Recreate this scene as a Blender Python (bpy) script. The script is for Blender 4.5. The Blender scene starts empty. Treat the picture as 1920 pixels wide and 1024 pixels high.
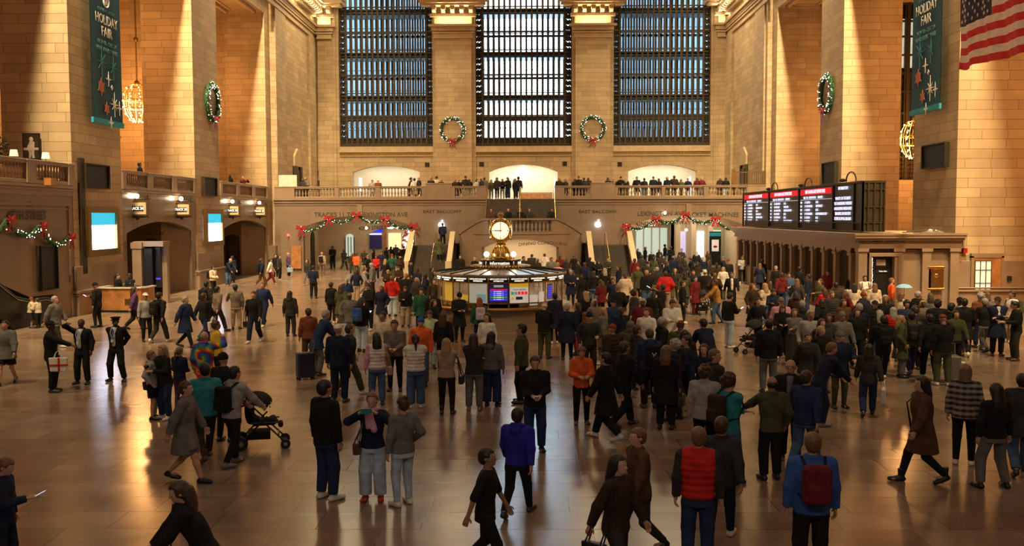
import bpy, bmesh, math, random
import numpy as np
from mathutils import Vector, Matrix
C = bpy.context.scene.collection
random.seed(5)
PI = math.pi
# ---------------------------------------------------------------- camera geometry
F = 1772.0; H = 4.3
def _rot():
    yaw = math.atan2(25, F); pit = math.atan2(107, F); roll = math.radians(0.17)
    f = (-math.sin(yaw)*math.cos(pit), math.cos(yaw)*math.cos(pit), -math.sin(pit))
    r = (math.cos(yaw), math.sin(yaw), 0.0)
    u = (r[1]*f[2]-r[2]*f[1], r[2]*f[0]-r[0]*f[2], r[0]*f[1]-r[1]*f[0])
    c, s = math.cos(roll), math.sin(roll)
    return tuple(c*r[i]-s*u[i] for i in range(3)), tuple(s*r[i]+c*u[i] for i in range(3)), f
R_, U_, F_ = _rot()
def ray(px, py):
    a = (px-960)/F; b = -(py-512)/F
    return tuple(F_[i]+a*R_[i]+b*U_[i] for i in range(3))
def atY(px, py, Y):
    d = ray(px, py); t = Y/d[1]; return (d[0]*t, Y, H+d[2]*t)
def atX(px, py, X):
    d = ray(px, py); t = X/d[0]; return (X, d[1]*t, H+d[2]*t)
def atZ(px, py, Z=0.0):
    d = ray(px, py); t = (Z-H)/d[2]; return (d[0]*t, d[1]*t, Z)
cd = bpy.data.cameras.new('camera'); cam = bpy.data.objects.new('camera', cd); C.objects.link(cam)
cd.sensor_width = 36; cd.lens = 36*F/1920; cd.clip_end = 600
cam.matrix_world = Matrix(((R_[0], U_[0], -F_[0], 0), (R_[1], U_[1], -F_[1], 0), (R_[2], U_[2], -F_[2], H), (0, 0, 0, 1)))
bpy.context.scene.camera = cam
# ---------------------------------------------------------------- materials
def N(nt, t, x=0, **kw):
    n = nt.nodes.new(t)
    for k, v in kw.items():
        if k in n.inputs.keys(): n.inputs[k].default_value = v
        else: setattr(n, k, v)
    return n
M = {}
def mat(name, col, rough=.6, metal=0, emit=0, ecol=None, var=0.12, scale=4.0, bump=0.0, alpha=1, trans=0, spec=.5, objcol=False):
    """plain surface with a little noise in tone and, if asked, a bump"""
    m = bpy.data.materials.new(name); m.use_nodes = True; nt = m.node_tree
    b = nt.nodes['Principled BSDF']; L = nt.links.new
    b.inputs['Roughness'].default_value = rough; b.inputs['Metallic'].default_value = metal
    b.inputs['Specular IOR Level'].default_value = spec
    tc = N(nt, 'ShaderNodeTexCoord'); nz = N(nt, 'ShaderNodeTexNoise'); nz.inputs['Scale'].default_value = scale
    nz.inputs['Detail'].default_value = 3
    L(tc.outputs['Object'], nz.inputs['Vector'])
    mr = N(nt, 'ShaderNodeMapRange'); mr.inputs['To Min'].default_value = 1-var; mr.inputs['To Max'].default_value = 1+var
    mr.inputs['From Min'].default_value = .3; mr.inputs['From Max'].default_value = .7
    L(nz.outputs['Fac'], mr.inputs['Value'])
    mx = N(nt, 'ShaderNodeVectorMath', operation='SCALE')
    if objcol:
        oi = N(nt, 'ShaderNodeObjectInfo'); L(oi.outputs['Color'], mx.inputs[0])
    else: mx.inputs[0].default_value = col[:3]
    L(mr.outputs['Result'], mx.inputs['Scale']); L(mx.outputs['Vector'], b.inputs['Base Color'])
    if bump:
        bp = N(nt, 'ShaderNodeBump'); bp.inputs['Strength'].default_value = bump; bp.inputs['Distance'].default_value = .02
        L(nz.outputs['Fac'], bp.inputs['Height']); L(bp.outputs['Normal'], b.inputs['Normal'])
    if emit:
        b.inputs['Emission Color'].default_value = (*(ecol or col)[:3], 1); b.inputs['Emission Strength'].default_value = emit
        if emit < 3: m.cycles.emission_sampling = 'NONE'
    if trans: b.inputs['Transmission Weight'].default_value = trans
    if alpha < 1: b.inputs['Alpha'].default_value = alpha
    M[name] = m; return m
def stone(name, c1, c2, mortar, rough=.7, bw=1.7, rh=.55, msize=.012, floor=False, spec=.4, bias=0.0, veins=.1):
    """coursed stone blocks laid out in world metres: (x or y, z) on walls, (x, y) on floors"""
    m = bpy.data.materials.new(name); m.use_nodes = True; nt = m.node_tree
    b = nt.nodes['Principled BSDF']; L = nt.links.new
    g = N(nt, 'ShaderNodeNewGeometry'); sp = N(nt, 'ShaderNodeSeparateXYZ'); L(g.outputs['Position'], sp.inputs[0])
    cb = N(nt, 'ShaderNodeCombineXYZ')
    if floor:
        L(sp.outputs['X'], cb.inputs['X']); L(sp.outputs['Y'], cb.inputs['Y'])
    else:
        sn = N(nt, 'ShaderNodeSeparateXYZ'); L(g.outputs['True Normal'], sn.inputs[0])
        ab = N(nt, 'ShaderNodeMath', operation='ABSOLUTE'); L(sn.outputs['X'], ab.inputs[0])
        gt = N(nt, 'ShaderNodeMath', operation='GREATER_THAN'); gt.inputs[1].default_value = .7; L(ab.outputs[0], gt.inputs[0])
        mi = N(nt, 'ShaderNodeMix'); mi.data_type = 'FLOAT'; L(gt.outputs[0], mi.inputs['Factor'])
        L(sp.outputs['X'], mi.inputs[2]); L(sp.outputs['Y'], mi.inputs[3])
        L(mi.outputs[0], cb.inputs['X']); L(sp.outputs['Z'], cb.inputs['Y'])
    br = N(nt, 'ShaderNodeTexBrick'); L(cb.outputs[0], br.inputs['Vector'])
    br.inputs['Scale'].default_value = 1; br.inputs['Brick Width'].default_value = bw; br.inputs['Row Height'].default_value = rh
    br.inputs['Mortar Size'].default_value = msize; br.inputs['Mortar Smooth'].default_value = .3; br.inputs['Bias'].default_value = bias
    br.offset = .37; br.offset_frequency = 2; br.squash = .7; br.squash_frequency = 3
    br.inputs['Color1'].default_value = (*c1, 1); br.inputs['Color2'].default_value = (*c2, 1); br.inputs['Mortar'].default_value = (*mortar, 1)
    nz = N(nt, 'ShaderNodeTexNoise'); nz.inputs['Scale'].default_value = .7 if not floor else 1.1; nz.inputs['Detail'].default_value = 5
    L(g.outputs['Position'], nz.inputs['Vector'])
    mr = N(nt, 'ShaderNodeMapRange'); mr.inputs['From Min'].default_value = .3; mr.inputs['From Max'].default_value = .7
    mr.inputs['To Min'].default_value = 1-veins; mr.inputs['To Max'].default_value = 1+veins; L(nz.outputs['Fac'], mr.inputs['Value'])
    mx = N(nt, 'ShaderNodeVectorMath', operation='SCALE'); L(br.outputs['Color'], mx.inputs[0]); L(mr.outputs['Result'], mx.inputs['Scale'])
    L(mx.outputs['Vector'], b.inputs['Base Color'])
    b.inputs['Specular IOR Level'].default_value = spec
    rr = N(nt, 'ShaderNodeMapRange'); rr.inputs['To Min'].default_value = rough*.8; rr.inputs['To Max'].default_value = rough*1.25
    L(nz.outputs['Fac'], rr.inputs['Value']); L(rr.outputs['Result'], b.inputs['Roughness'])
    bp = N(nt, 'ShaderNodeBump'); bp.inputs['Strength'].default_value = .5 if not floor else .12; bp.inputs['Distance'].default_value = .02; bp.invert = True
    L(br.outputs['Fac'], bp.inputs['Height']); L(bp.outputs['Normal'], b.inputs['Normal'])
    M[name] = m; return m
stone('limestone', (.47, .35, .215), (.37, .27, .16), (.2, .135, .075), bw=1.6, rh=.42, msize=.012, veins=.14)
stone('marble_wall', (.225, .16, .115), (.195, .14, .1), (.11, .075, .05), rough=.28, bw=2.6, rh=1.9, msize=.006, spec=.5, veins=.1)
stone('floor_marble', (.29, .215, .155), (.21, .12, .085), (.12, .075, .05), rough=.2, bw=1.45, rh=.75, msize=.008, floor=True, spec=.55, bias=-.25, veins=.22)
mat('trim_stone', (.45, .33, .2), .6, scale=2); mat('marble_plain', (.26, .185, .13), .28, scale=1.5, var=.1)
mat('cream_plaster', (.55, .43, .29), .7, var=.05); mat('store_white', (.8, .74, .6), .7, var=.03)
mat('teal_glass', (.012, .06, .085), .4); mat('dark_bronze', (.038, .027, .015), .5, .4, var=.3, scale=9); mat('gold', (.75, .5, .17), .22, 1, var=.15, scale=20)
mat('bronze', (.28, .17, .06), .35, .9, var=.3, scale=15); mat('black_panel', (.008, .008, .01), .6, var=.2)
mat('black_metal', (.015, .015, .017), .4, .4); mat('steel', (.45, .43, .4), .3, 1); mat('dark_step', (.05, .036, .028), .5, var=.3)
mat('wood', (.36, .15, .05), .4, var=.3, scale=3); mat('counter_top', (.62, .58, .5), .3); mat('letter_dark', (.05, .035, .025), .7)
mat('banner_teal', (.002, .055, .09), .75, var=.1); mat('banner_edge', (.01, .27, .38), .7); mat('banner_white', (.75, .72, .68), .7)
mat('banner_faint', (.06, .2, .24), .7); mat('banner_orange', (.4, .1, .05), .7); mat('banner_mid', (.015, .15, .2), .7)
mat('flag_red', (.62, .015, .025), .7); mat('flag_white', (.85, .76, .68), .7); mat('flag_blue', (.016, .014, .06), .7)
mat('bow_red', (.32, .006, .012), .45, var=.25, scale=6); mat('fir', (.02, .07, .02), .7, var=.5, scale=12)
mat('bulb', (1, .74, .36), emit=9); mat('fairy', (1, .93, .78), emit=5)
mat('fairy_pink', (1, .5, .45), emit=4); mat('lamp_globe', (1, .85, .6), emit=22); mat('clock_glow', (1, .88, .6), emit=1.15)
mat('screen_white', (.82, .82, 1), emit=9); mat('screen_cyan', (.02, .32, .45), emit=1.8); mat('screen_grey', (.5, .45, .7), emit=.9)
mat('board_black', (.012, .013, .02), .35); mat('board_text', (.72, .78, 1), emit=1.1); mat('board_red', (.75, .01, .02), emit=.75)
mat('sign_text', (1, .93, .75), emit=1.2); mat('screen_blue', (.05, .04, .8), emit=.8); mat('screen_navy', (.015, .012, .08), emit=.3)
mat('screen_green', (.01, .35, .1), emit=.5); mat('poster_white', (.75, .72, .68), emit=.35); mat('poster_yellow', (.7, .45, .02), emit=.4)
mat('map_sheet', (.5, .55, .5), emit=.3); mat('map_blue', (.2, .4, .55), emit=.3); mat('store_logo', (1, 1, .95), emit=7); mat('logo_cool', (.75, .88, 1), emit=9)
mat('blue_glow', (.01, .02, .8), emit=1.5); mat('red_glow', (1, .05, .04), emit=9); mat('door_glow', (.6, .7, .58), emit=.7)
mat('warm_glow', (1, .66, .34), emit=1.1); mat('phone_screen', (.75, .8, 1), emit=1.4); mat('white_glow', (.95, .95, 1), emit=2.0); mat('plaster_dark', (.2, .12, .07), .8)
mat('tower_glass', (.085, .145, .19), .5, var=.2, scale=.15); mat('paper', (.6, .55, .5), .8); mat('lampshade', (.9, .8, .6), emit=.5)
mat('photo_dark', (.03, .02, .018), .4, var=.5); mat('photo_light', (.4, .33, .28), .4, var=.3)
mat('pot', (.2, .1, .05), .7); mat('leaf', (.015, .03, .01), .6, var=.4); mat('rubber', (.012, .012, .012), .55)
gl = mat('glass', (.8, .9, .9), .05, alpha=.13, spec=.6)
mat('cloth', (1, 1, 1), .85, objcol=True, var=.22, scale=9, bump=.5, spec=.2)
mat('skin', (1, 1, 1), .55, objcol=True, var=.06, scale=6); mat('hair', (1, 1, 1), .5, objcol=True, var=.35, scale=30, bump=.4)
mat('leather', (1, 1, 1), .4, objcol=True, var=.1)
# ---------------------------------------------------------------- mesh builder
class MB:
    def __init__(s): s.v = []; s.f = []
    def add(s, vs, fs):
        o = len(s.v); s.v += [tuple(p) for p in vs]; s.f += [tuple(i+o for i in f) for f in fs]; return s
    def box(s, x0, x1, y0, y1, z0, z1):
        v = [(x, y, z) for z in (z0, z1) for y in (y0, y1) for x in (x0, x1)]
        return s.add(v, [(0, 2, 3, 1), (4, 5, 7, 6), (0, 1, 5, 4), (2, 6, 7, 3), (0, 4, 6, 2), (1, 3, 7, 5)])
    def obox(s, c, u, v, w, a, b, d):
        """box centred on c with half sizes a,b,d along unit vectors u,v,w"""
        c, u, v, w = Vector(c), Vector(u), Vector(v), Vector(w)
        p = [c+u*a*i+v*b*j+w*d*k for k in (-1, 1) for j in (-1, 1) for i in (-1, 1)]
        return s.add(p, [(0, 2, 3, 1), (4, 5, 7, 6), (0, 1, 5, 4), (2, 6, 7, 3), (0, 4, 6, 2), (1, 3, 7, 5)])
    def lathe(s, prof, c=(0, 0, 0), seg=12, axis='z'):
        vs = []
        for r, h in prof:
            for k in range(seg):
                a = 2*PI*k/seg; x, y = r*math.cos(a), r*math.sin(a)
                p = {'z': (x, y, h), 'y': (x, h, y), 'x': (h, x, y)}[axis]
                vs.append((p[0]+c[0], p[1]+c[1], p[2]+c[2]))
        n = len(prof); fs = [(i*seg+k, i*seg+(k+1) % seg, (i+1)*seg+(k+1) % seg, (i+1)*seg+k) for i in range(n-1) for k in range(seg)]
        fs += [tuple(range(seg))[::-1], tuple((n-1)*seg+k for k in range(seg))]
        return s.add(vs, fs)
    def tube(s, pts, r, seg=8, closed=False):
        pts = [Vector(p) for p in pts]; n = len(pts); vs = []; up = Vector((.13, .21, .97)).normalized()
        for i, p in enumerate(pts):
            t = (pts[(i+1) % n] if (closed or i < n-1) else p)-(pts[i-1] if (closed or i > 0) else p)
            t = t.normalized() if t.length > 1e-9 else Vector((0, 0, 1))
            a = t.cross(up)
            if a.length < .05: a = t.cross(Vector((1, 0, 0)))
            a.normalize(); b = t.cross(a); rr = r[i] if isinstance(r, (list, tuple)) else r
            vs += [p+a*rr*math.cos(2*PI*k/seg)+b*rr*math.sin(2*PI*k/seg) for k in range(seg)]
        m = n if closed else n-1
        fs = [(i*seg+k, i*seg+(k+1) % seg, ((i+1) % n)*seg+(k+1) % seg, ((i+1) % n)*seg+k) for i in range(m) for k in range(seg)]
        if not closed: fs += [tuple(range(seg))[::-1], tuple((n-1)*seg+k for k in range(seg))]
        return s.add(vs, fs)
    def prism(s, poly, axis, a, b):
        """polygon (u,v) extruded from a to b; axis y: u=x v=z, axis x: u=y v=z, axis z: u=x v=y"""
        f = {'y': lambda u, v, w: (u, w, v), 'x': lambda u, v, w: (w, u, v), 'z': lambda u, v, w: (u, v, w)}[axis]
        n = len(poly); vs = [f(u, v, a) for u, v in poly]+[f(u, v, b) for u, v in poly]
        return s.add(vs, [tuple(range(n)), tuple(range(2*n-1, n-1, -1))]+[(i, (i+1) % n, n+(i+1) % n, n+i) for i in range(n)])
    def sphere(s, c, r, seg=10, rings=6, sc=(1, 1, 1)):
        vs = [(c[0], c[1], c[2]+r*sc[2])]
        for i in range(1, rings):
            t = PI*i/rings
            vs += [(c[0]+r*sc[0]*math.sin(t)*math.cos(2*PI*k/seg), c[1]+r*sc[1]*math.sin(t)*math.sin(2*PI*k/seg), c[2]+r*sc[2]*math.cos(t)) for k in range(seg)]
        vs.append((c[0], c[1], c[2]-r*sc[2])); fs = [(0, 1+k, 1+(k+1) % seg) for k in range(seg)]
        for i in range(rings-2): fs += [(1+i*seg+k, 1+(i+1)*seg+k, 1+(i+1)*seg+(k+1) % seg, 1+i*seg+(k+1) % seg) for k in range(seg)]
        e = len(vs)-1; fs += [(e, 1+(rings-2)*seg+(k+1) % seg, 1+(rings-2)*seg+k) for k in range(seg)]
        return s.add(vs, fs)
    def build(s, name, m, parent=None, smooth=False, bevel=0, me_name=None):
        me = bpy.data.meshes.new(me_name or name)
        o = bpy.data.objects.new(name, me); C.objects.link(o)
        org = Vector((0, 0, 0))
        if parent is None and s.v:
            xs = [v[0] for v in s.v]; ys = [v[1] for v in s.v]; zs = [v[2] for v in s.v]
            org = Vector(((min(xs)+max(xs))/2, (min(ys)+max(ys))/2, min(zs)))
        me.from_pydata([(v[0]-org[0], v[1]-org[1], v[2]-org[2]) for v in s.v], [], s.f)
        bm = bmesh.new(); bm.from_mesh(me); bmesh.ops.recalc_face_normals(bm, faces=bm.faces)
        if smooth:
            for f in bm.faces: f.smooth = True
            for e in bm.edges:
                if len(e.link_faces) == 2 and e.calc_face_angle(0) > .7: e.smooth = False
        bm.to_mesh(me); bm.free()
        me.materials.append(M[m] if isinstance(m, str) else m)
        if bevel:
            bv = o.modifiers.new('edge', 'BEVEL'); bv.width = bevel; bv.segments = 2; bv.limit_method = 'ANGLE'
        if parent is not None: o.parent = parent
        else: o.location = org
        return o
def tag(o, label=None, cat=None, group=None, kind=None):
    if label: o['label'] = label
    if cat: o['category'] = cat
    if group: o['group'] = group
    if kind: o['kind'] = kind
    return o
def empty(name, loc=(0, 0, 0), rz=0, label=None, cat=None, group=None, kind=None):
    o = bpy.data.objects.new(name, None); C.objects.link(o); o.location = loc; o.rotation_euler = (0, 0, rz)
    o.empty_display_size = .1
    return tag(o, label, cat, group, kind)
def copy_tree(o, parent=None):
    c = o.copy(); C.objects.link(c); c.parent = parent
    for ch in list(o.children): copy_tree(ch, c)
    return c
def struct(o, label=None): o['kind'] = 'structure'; return tag(o, label) if label else o
def text(s, c, size, u, v, name, m, parent=None, bend=None, ext=.004, sx=1.0, align='CENTER', weight=0):
    """lettering centred at c, running along u with v up; bend(x) lifts each point along v"""
    cu = bpy.data.curves.new('t', 'FONT'); cu.body = s; cu.size = size; cu.align_x = align; cu.align_y = 'CENTER'; cu.extrude = ext
    cu.resolution_u = 2; cu.offset = weight
    o = bpy.data.objects.new('t', cu); C.objects.link(o); bpy.context.view_layer.update()
    me = bpy.data.meshes.new_from_object(o.evaluated_get(bpy.context.evaluated_depsgraph_get()))
    bpy.data.objects.remove(o); bpy.data.curves.remove(cu)
    u, v, c = Vector(u).normalized(), Vector(v).normalized(), Vector(c); w = u.cross(v)
    base = c if parent is None else Vector((0, 0, 0))
    for q in me.vertices:
        x, y, z = q.co; x *= sx
        if bend: y += bend(x)
        q.co = (u*x+v*y+w*z) + (c if parent is not None else Vector((0, 0, 0)))
    me.materials.clear(); me.materials.append(M[m]); ob = bpy.data.objects.new(name, me); C.objects.link(ob)
    if parent is not None: ob.parent = parent
    else: ob.location = c
    return ob
def arc(u0, u1, zs, za, n=14):
    """segmental arch curve from (u0,zs) over the crown za to (u1,zs)"""
    uc, hw, r = (u0+u1)/2, (u1-u0)/2, za-zs; R = (hw*hw+r*r)/(2*r)
    return [(uc+hw*(-1+2*i/n), za-R+math.sqrt(R*R-(hw*(-1+2*i/n))**2)) for i in range(n+1)]
def area(name, loc, size, sizey, power, col, direction=(0, 0, -1), spread=PI):
    l = bpy.data.lights.new(name, 'AREA'); l.shape = 'RECTANGLE'; l.size = size; l.size_y = sizey; l.energy = power; l.color = col; l.spread = spread
    o = bpy.data.objects.new(name, l); C.objects.link(o); o.location = loc
    o.rotation_euler = Vector(direction).to_track_quat('-Z', 'Y').to_euler(); return o
def point(name, loc, power, col, r=.15):
    l = bpy.data.lights.new(name, 'POINT'); l.energy = power; l.color = col; l.shadow_soft_size = r
    o = bpy.data.objects.new(name, l); C.objects.link(o); o.location = loc; return o
# ================================================================ the room
NX, SX, EY, BY = -19.6, 18.7, 87.0, 72.6      # north wall face, south wall face, east wall face, balcony front
struct(MB().box(-32, 31, -8, 125, -.3, 0).build('floor', 'floor_marble'))
# pale border strips laid along both walls
struct(MB().box(NX, NX+1.1, -4, 72.6, .0, .012).box(SX-1.1, SX, -4, 41.3, 0, .012).build('trim_1', 'marble_plain'))
# barrel ceiling, above the frame
m = MB(); cp = []
for i in range(19):
    a = PI*i/18; cp.append((-.45-21.5*math.cos(a), 26+9*math.sin(a)))
m.prism(cp+[(22, 35.6), (-22.9, 35.6)], 'y', -6, 90)
struct(m.build('ceiling', 'plaster_dark'))
PN = [(25.5, 30.5), (40.8, 45.8), (56.1, 60.55), (71.8, 73.2)]
PS = [(25.5, 30.5), (41.4, 46.0), (56.4, 60.6), (71.2, 72.6)]
def side_wall(face, back, out, piers, name):
    """piers, lintel over the openings and the solid parts of one long wall"""
    m = MB(); x0, x1 = sorted((face, back))
    for a, b in piers: m.box(x0, x1, a, b, 0, 19.6)
    m.box(x0, x1, -4, 10, 0, 19.6)
    m.box(x0, x1, -4, 73.2, 19.6, 27)
    # solid bay next to the east wall, with shallow pilaster strips
    s = 1 if face < 0 else -1
    f2 = face+s*.35
    y1 = piers[-1][1]
    xx = sorted((f2, back)); m.box(xx[0], xx[1], y1, 87.6, 0, 27)
    xx = sorted((f2+s*.22, f2)); m.box(xx[0], xx[1], 84.2, 87, 5.6, 20.3)
    xx = sorted((f2+s*.12, f2)); m.box(xx[0], xx[1], 73.2, 76.3, 5.6, 20.3)
    # outer aisle wall and cross walls
    xx = sorted((out, out+(-1 if face < 0 else 1)*.5)); m.box(xx[0], xx[1], -4, 88, 0, 27)
    xx = sorted((back, out)); m.box(min(back, out)-.4, max(back, out)+.4, 87.3, 88.2, 0, 27); m.box(min(back, out)-.4, max(back, out)+.4, 72.2, 73, 0, 27)
    if face < 0: m.box(xx[0], xx[1], 63.2, 64, 0, 27).box(xx[0], xx[1], 33.5, 34.3, 0, 27)
    else: m.box(xx[0], xx[1], 63.2, 64, 0, 6.6).box(xx[0], 24.2, 63.2, 64, 6.6, 27).box(26.4, xx[1], 63.2, 64, 6.6, 27).box(24.2, 26.4, 63.2, 64, 18.2, 27)
    return struct(m.build(name, 'limestone'))
side_wall(NX, -22.6, -28.5, PN, 'wall_north')
side_wall(SX, 22.1, 28, PS, 'wall_south')
# aisle roofs
struct(MB().box(-28.6, -22.5, -4, 88, 21.5, 21.8).box(22, 28.1, -4, 88, 21.5, 21.8).build('trim_2', 'limestone'))
# coffers under the lintels
m = MB()
for s, bays in ((-1, [(46.6, 55.4), (61.3, 71.0)]), (1, [(46.8, 55.6), (61.4, 70.4)])):
    for a, b in bays:
        x0, x1 = ((-22.2, -20.0) if s < 0 else (19.1, 21.7))
        for d in (0, .35):
            for (p, q, r, t) in ((x0+d, x0+d+.16, a+d, b-d), (x1-d-.16, x1-d, a+d, b-d), (x0+d, x1-d, a+d, a+d+.16), (x0+d, x1-d, b-d-.16, b-d)):
                m.box(p, q, r, t, 19.38+d*.4, 19.62)
struct(m.build('trim_3', 'trim_stone'))
# west end, behind the camera
struct(MB().box(-29, 28.5, -6, -5, 0, 35.6).build('wall_west', 'limestone'))
# ---- lower north wall: marble front with arched niches and doors to the tracks
def niche_wall(y0, y1, a0, a1, zs, za, plan, door, dz, name):
    m = MB()
    poly = [(y0, 0), (a0, 0)]+arc(a0, a1, zs, za)+[(a1, 0), (y1, 0), (y1, 5.25), (y0, 5.25)]
    m.prism(poly, 'x', NX-.35, NX-.02)
    # niche shell: side walls and back
    for (p, q) in zip(plan[:-1], plan[1:]):
        d = Vector((q[0]-p[0], q[1]-p[1], 0)); L_ = d.length; d.normalize(); n = Vector((-d.y, d.x, 0))
        c = (Vector((p[0], p[1], 0))+Vector((q[0], q[1], 0)))/2
        m.obox((c.x, c.y, 2.3), d, n, (0, 0, 1), L_/2+.02, .05, 2.3)
    # door wall facing west with an arched doorway
    dx0, dx1, dy = door; xl = -24.3
    m.prism([(xl, 0), (dx0, 0)]+arc(dx0, dx1, dz-.22, dz, 8)+[(dx1, 0), (plan[1][0], 0), (plan[1][0], 4.6), (xl, 4.6)], 'y', dy, dy+.5)
    m.box(xl-.1, NX-.05, y0, y1, 4.55, 4.65); m.box(xl-.1, xl, y0, y1, 0, 4.6)
    o = struct(m.build(name, 'marble_wall')); return o
niche_wall(45.8, 56.1, 46.3, 55.25, 3.5, 4.05, [(-19.7, 55.3), (-20.95, 54.15)], (-22.15, -21.0, 54.1), 3.08, 'wall_north_lower')
niche_wall(60.55, 71.8, 61.2, 71.3, 3.5, 4.05, [(-19.7, 71.4), (-21.15, 70.1)], (-22.5, -21.25, 70.05), 3.0, 'wall_north_lower')
struct(MB().prism([(30.5, 3.5), (33, 2.5), (35, 1.8), (37, 1.15), (38.9, 1.1), (38.9, 0), (40.8, 0), (40.8, 5.25), (30.5, 5.25)], 'x', NX-.4, NX-.02).build('wall_north_lower', 'marble_wall'))
struct(MB().box(-28, NX-.5, 34.0, 34.2, 0, 5.25).build('wall_north_recess', 'marble_wall'))
# raised panel frame of the 45th street wall
m = MB()
for b in ((31, 40.4, 4.78, 4.86), (31, 40.4, 4.62, 4.68)): m.box(NX-.02, NX+.05, b[0], b[1], b[2], b[3])
m.box(NX-.02, NX+.05, 40.32, 40.4, 1.5, 4.8)
struct(m.build('trim_4', 'marble_plain'))
# balcony slab, fascia and moulding, north and east, south
m = MB(); m.box(-28.4, NX-.05, 10, 72, 5.25, 5.6)
for a, b in ((30.5, 40.8), (45.8, 56.1), (60.55, 71.8)):
    m.box(NX-.3, NX+.02, a, b, 5.2, 5.66); m.box(NX-.1, NX+.14, a, b, 5.52, 5.62); m.box(NX-.1, NX+.08, a, b, 5.4, 5.5)
struct(m.build('balcony_north', 'marble_plain'))
# plinths and base blocks of the piers
m = MB()
for a, b in PN[1:3]:
    m.box(NX-.1, NX+.12, a-.12, b+.12, 0, 2.15); m.box(NX-.1, NX+.22, a-.2, b+.2, 0, 1.05); m.box(NX-.1, NX+.3, a-.3, b+.3, .98, 1.1); m.box(NX-.1, NX+.26, a-.26, b+.26, .88, .95)
    m.box(-22.7, NX+.02, a-.12, a+.1, 0, 2.15); m.box(-22.7, NX+.02, a-.3, a, 0, 1.1)
m.box(NX-.1, NX+.52, 71.9, 73.2, 0, 2.1); m.box(NX-.1, NX+.7, 71.75, 73.2, .98, 1.12); m.box(NX-.1, NX+.6, 71.8, 73.2, 0, .98)
a, b = PS[1]
m.box(SX-.12, 22.3, a-.12, a+.1, 0, 2.3); m.box(SX-.26, 22.3, a-.26, a, 0, .98); m.box(SX-.34, 22.3, a-.34, a, .95, 1.05); m.box(SX-.3, 22.3, a-.3, a, 1.09, 1.15)
struct(m.build('baseboard_piers', 'marble_plain', bevel=.02))
# ---- entablature round the top of the visible part of the hall
EM = []
def entab(name, p, q, n, ext=(0, 0)):
    """frieze, ledge mouldings, modillion blocks and crown running from p to q (plan), n pointing into the hall"""
    d = Vector((q[0]-p[0], q[1]-p[1], 0)); L_ = d.length; d.normalize(); n = Vector((n[0], n[1], 0)); c0 = Vector((p[0], p[1], 0)); m = MB()
    def bar(out, z0, z1, e=0):
        c = c0+d*(L_/2)+n*(out/2); m.obox((c.x, c.y, (z0+z1)/2), d, n, (0, 0, 1), L_/2+e, out/2+.02, (z1-z0)/2)
    for out, z0, z1 in ((.16, 20.35, 20.5), (.1, 20.5, 20.78), (.24, 20.78, 20.92), (.3, 21.0, 21.35), (.52, 21.35, 21.55), (.06, 21.55, 22.25), (.42, 22.25, 22.5), (.2, 22.5, 23.15), (1.1, 23.1, 23.3), (1.3, 23.3, 23.6), (1.45, 23.6, 23.85)): bar(out, z0, z1, out if ext[0] else 0)
    o = struct(m.build(name, 'trim_stone')); m = MB(); k = max(1, int(L_/.68))
    for i in range(k+1):
        c = c0+d*(L_*i/k)+n*.6
        m.obox((c.x, c.y, 22.98), d, n, (0, 0, 1), .2, .42, .13); m.obox((c.x, c.y, 22.72), d, n, (0, 0, 1), .17, .3, .18); m.lathe([(.16, -.17), (.16, .17)], (c.x+n.x*.3, c.y+n.y*.3, 22.74), 8, 'x' if abs(d.x) > .5 else 'y')
    for i in range(int(L_/.16)):
        c = c0+d*(.16*i)+n*.3; m.obox((c.x, c.y, 21.25), d, n, (0, 0, 1), .05, .08, .1)
    q = m.build('modillions', 'trim_stone', o); q.location = -o.location
    return o
entab('trim_5', (-19.25, 70.5), (-19.25, 87), (1, 0)); entab('trim_6', (18.35, 87), (18.35, 70.5), (-1, 0))
# ---- the east wall
WIN = [(-17.0, -8.42), (-4.5, 4.27), (8.06, 16.9)]; PIL = [(-8.42, -4.5), (4.27, 8.06)]
ARCH = [(-15.86, -9.67, 8.35, 8.95), (-3.3, 3.0, 8.35, 9.02), (9.43, 15.7, 8.35, 8.95)]
m = MB()
poly = [(-19.3, 5.0)]
for a, b, zs, za in ARCH: poly += [(a, 5.0)]+arc(a, b, zs, za)+[(b, 5.0)]
poly += [(18.4, 5.0), (18.4, 10.2), (-19.3, 10.2)]
m.prism(poly, 'y', EY, EY+.9)
m.box(-19.3, -17.0, EY, EY+1.2, 10.2, 30); m.box(16.9, 18.4, EY, EY+1.2, 10.2, 30)
m.box(-19.3, 18.4, EY, EY+1.2, 27, 36)
struct(m.build('wall_east', 'limestone'))
m = MB()
for a, b in PIL:
    m.box(a, b, EY-.15, EY+1.2, 5.6, 27); m.box(a+.3, b-.35, EY-.45, EY, 5.6, 20.4); m.box(a+.15, b-.2, EY-.28, EY, 5.6, 20.6)
m.box(-18.85, -17.5, EY-.35, EY, 5.6, 20.4); m.box(17.3, 18.3, EY-.35, EY, 5.6, 20.4); m.box(-18.85, -17.25, EY-.2, EY, 5.6, 27); m.box(17.15, 18.3, EY-.2, EY, 5.6, 27)
struct(m.build('pillar_east', 'limestone'))
for i, (a, b) in enumerate(PIL+[(-19.0, -17.3), (17.2, 18.3)]):
    o = entab('trim_%d' % (7+i), (a+.28, EY-.4), (b-.33, EY-.4), (0, -1), ext=(1, 1))
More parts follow.
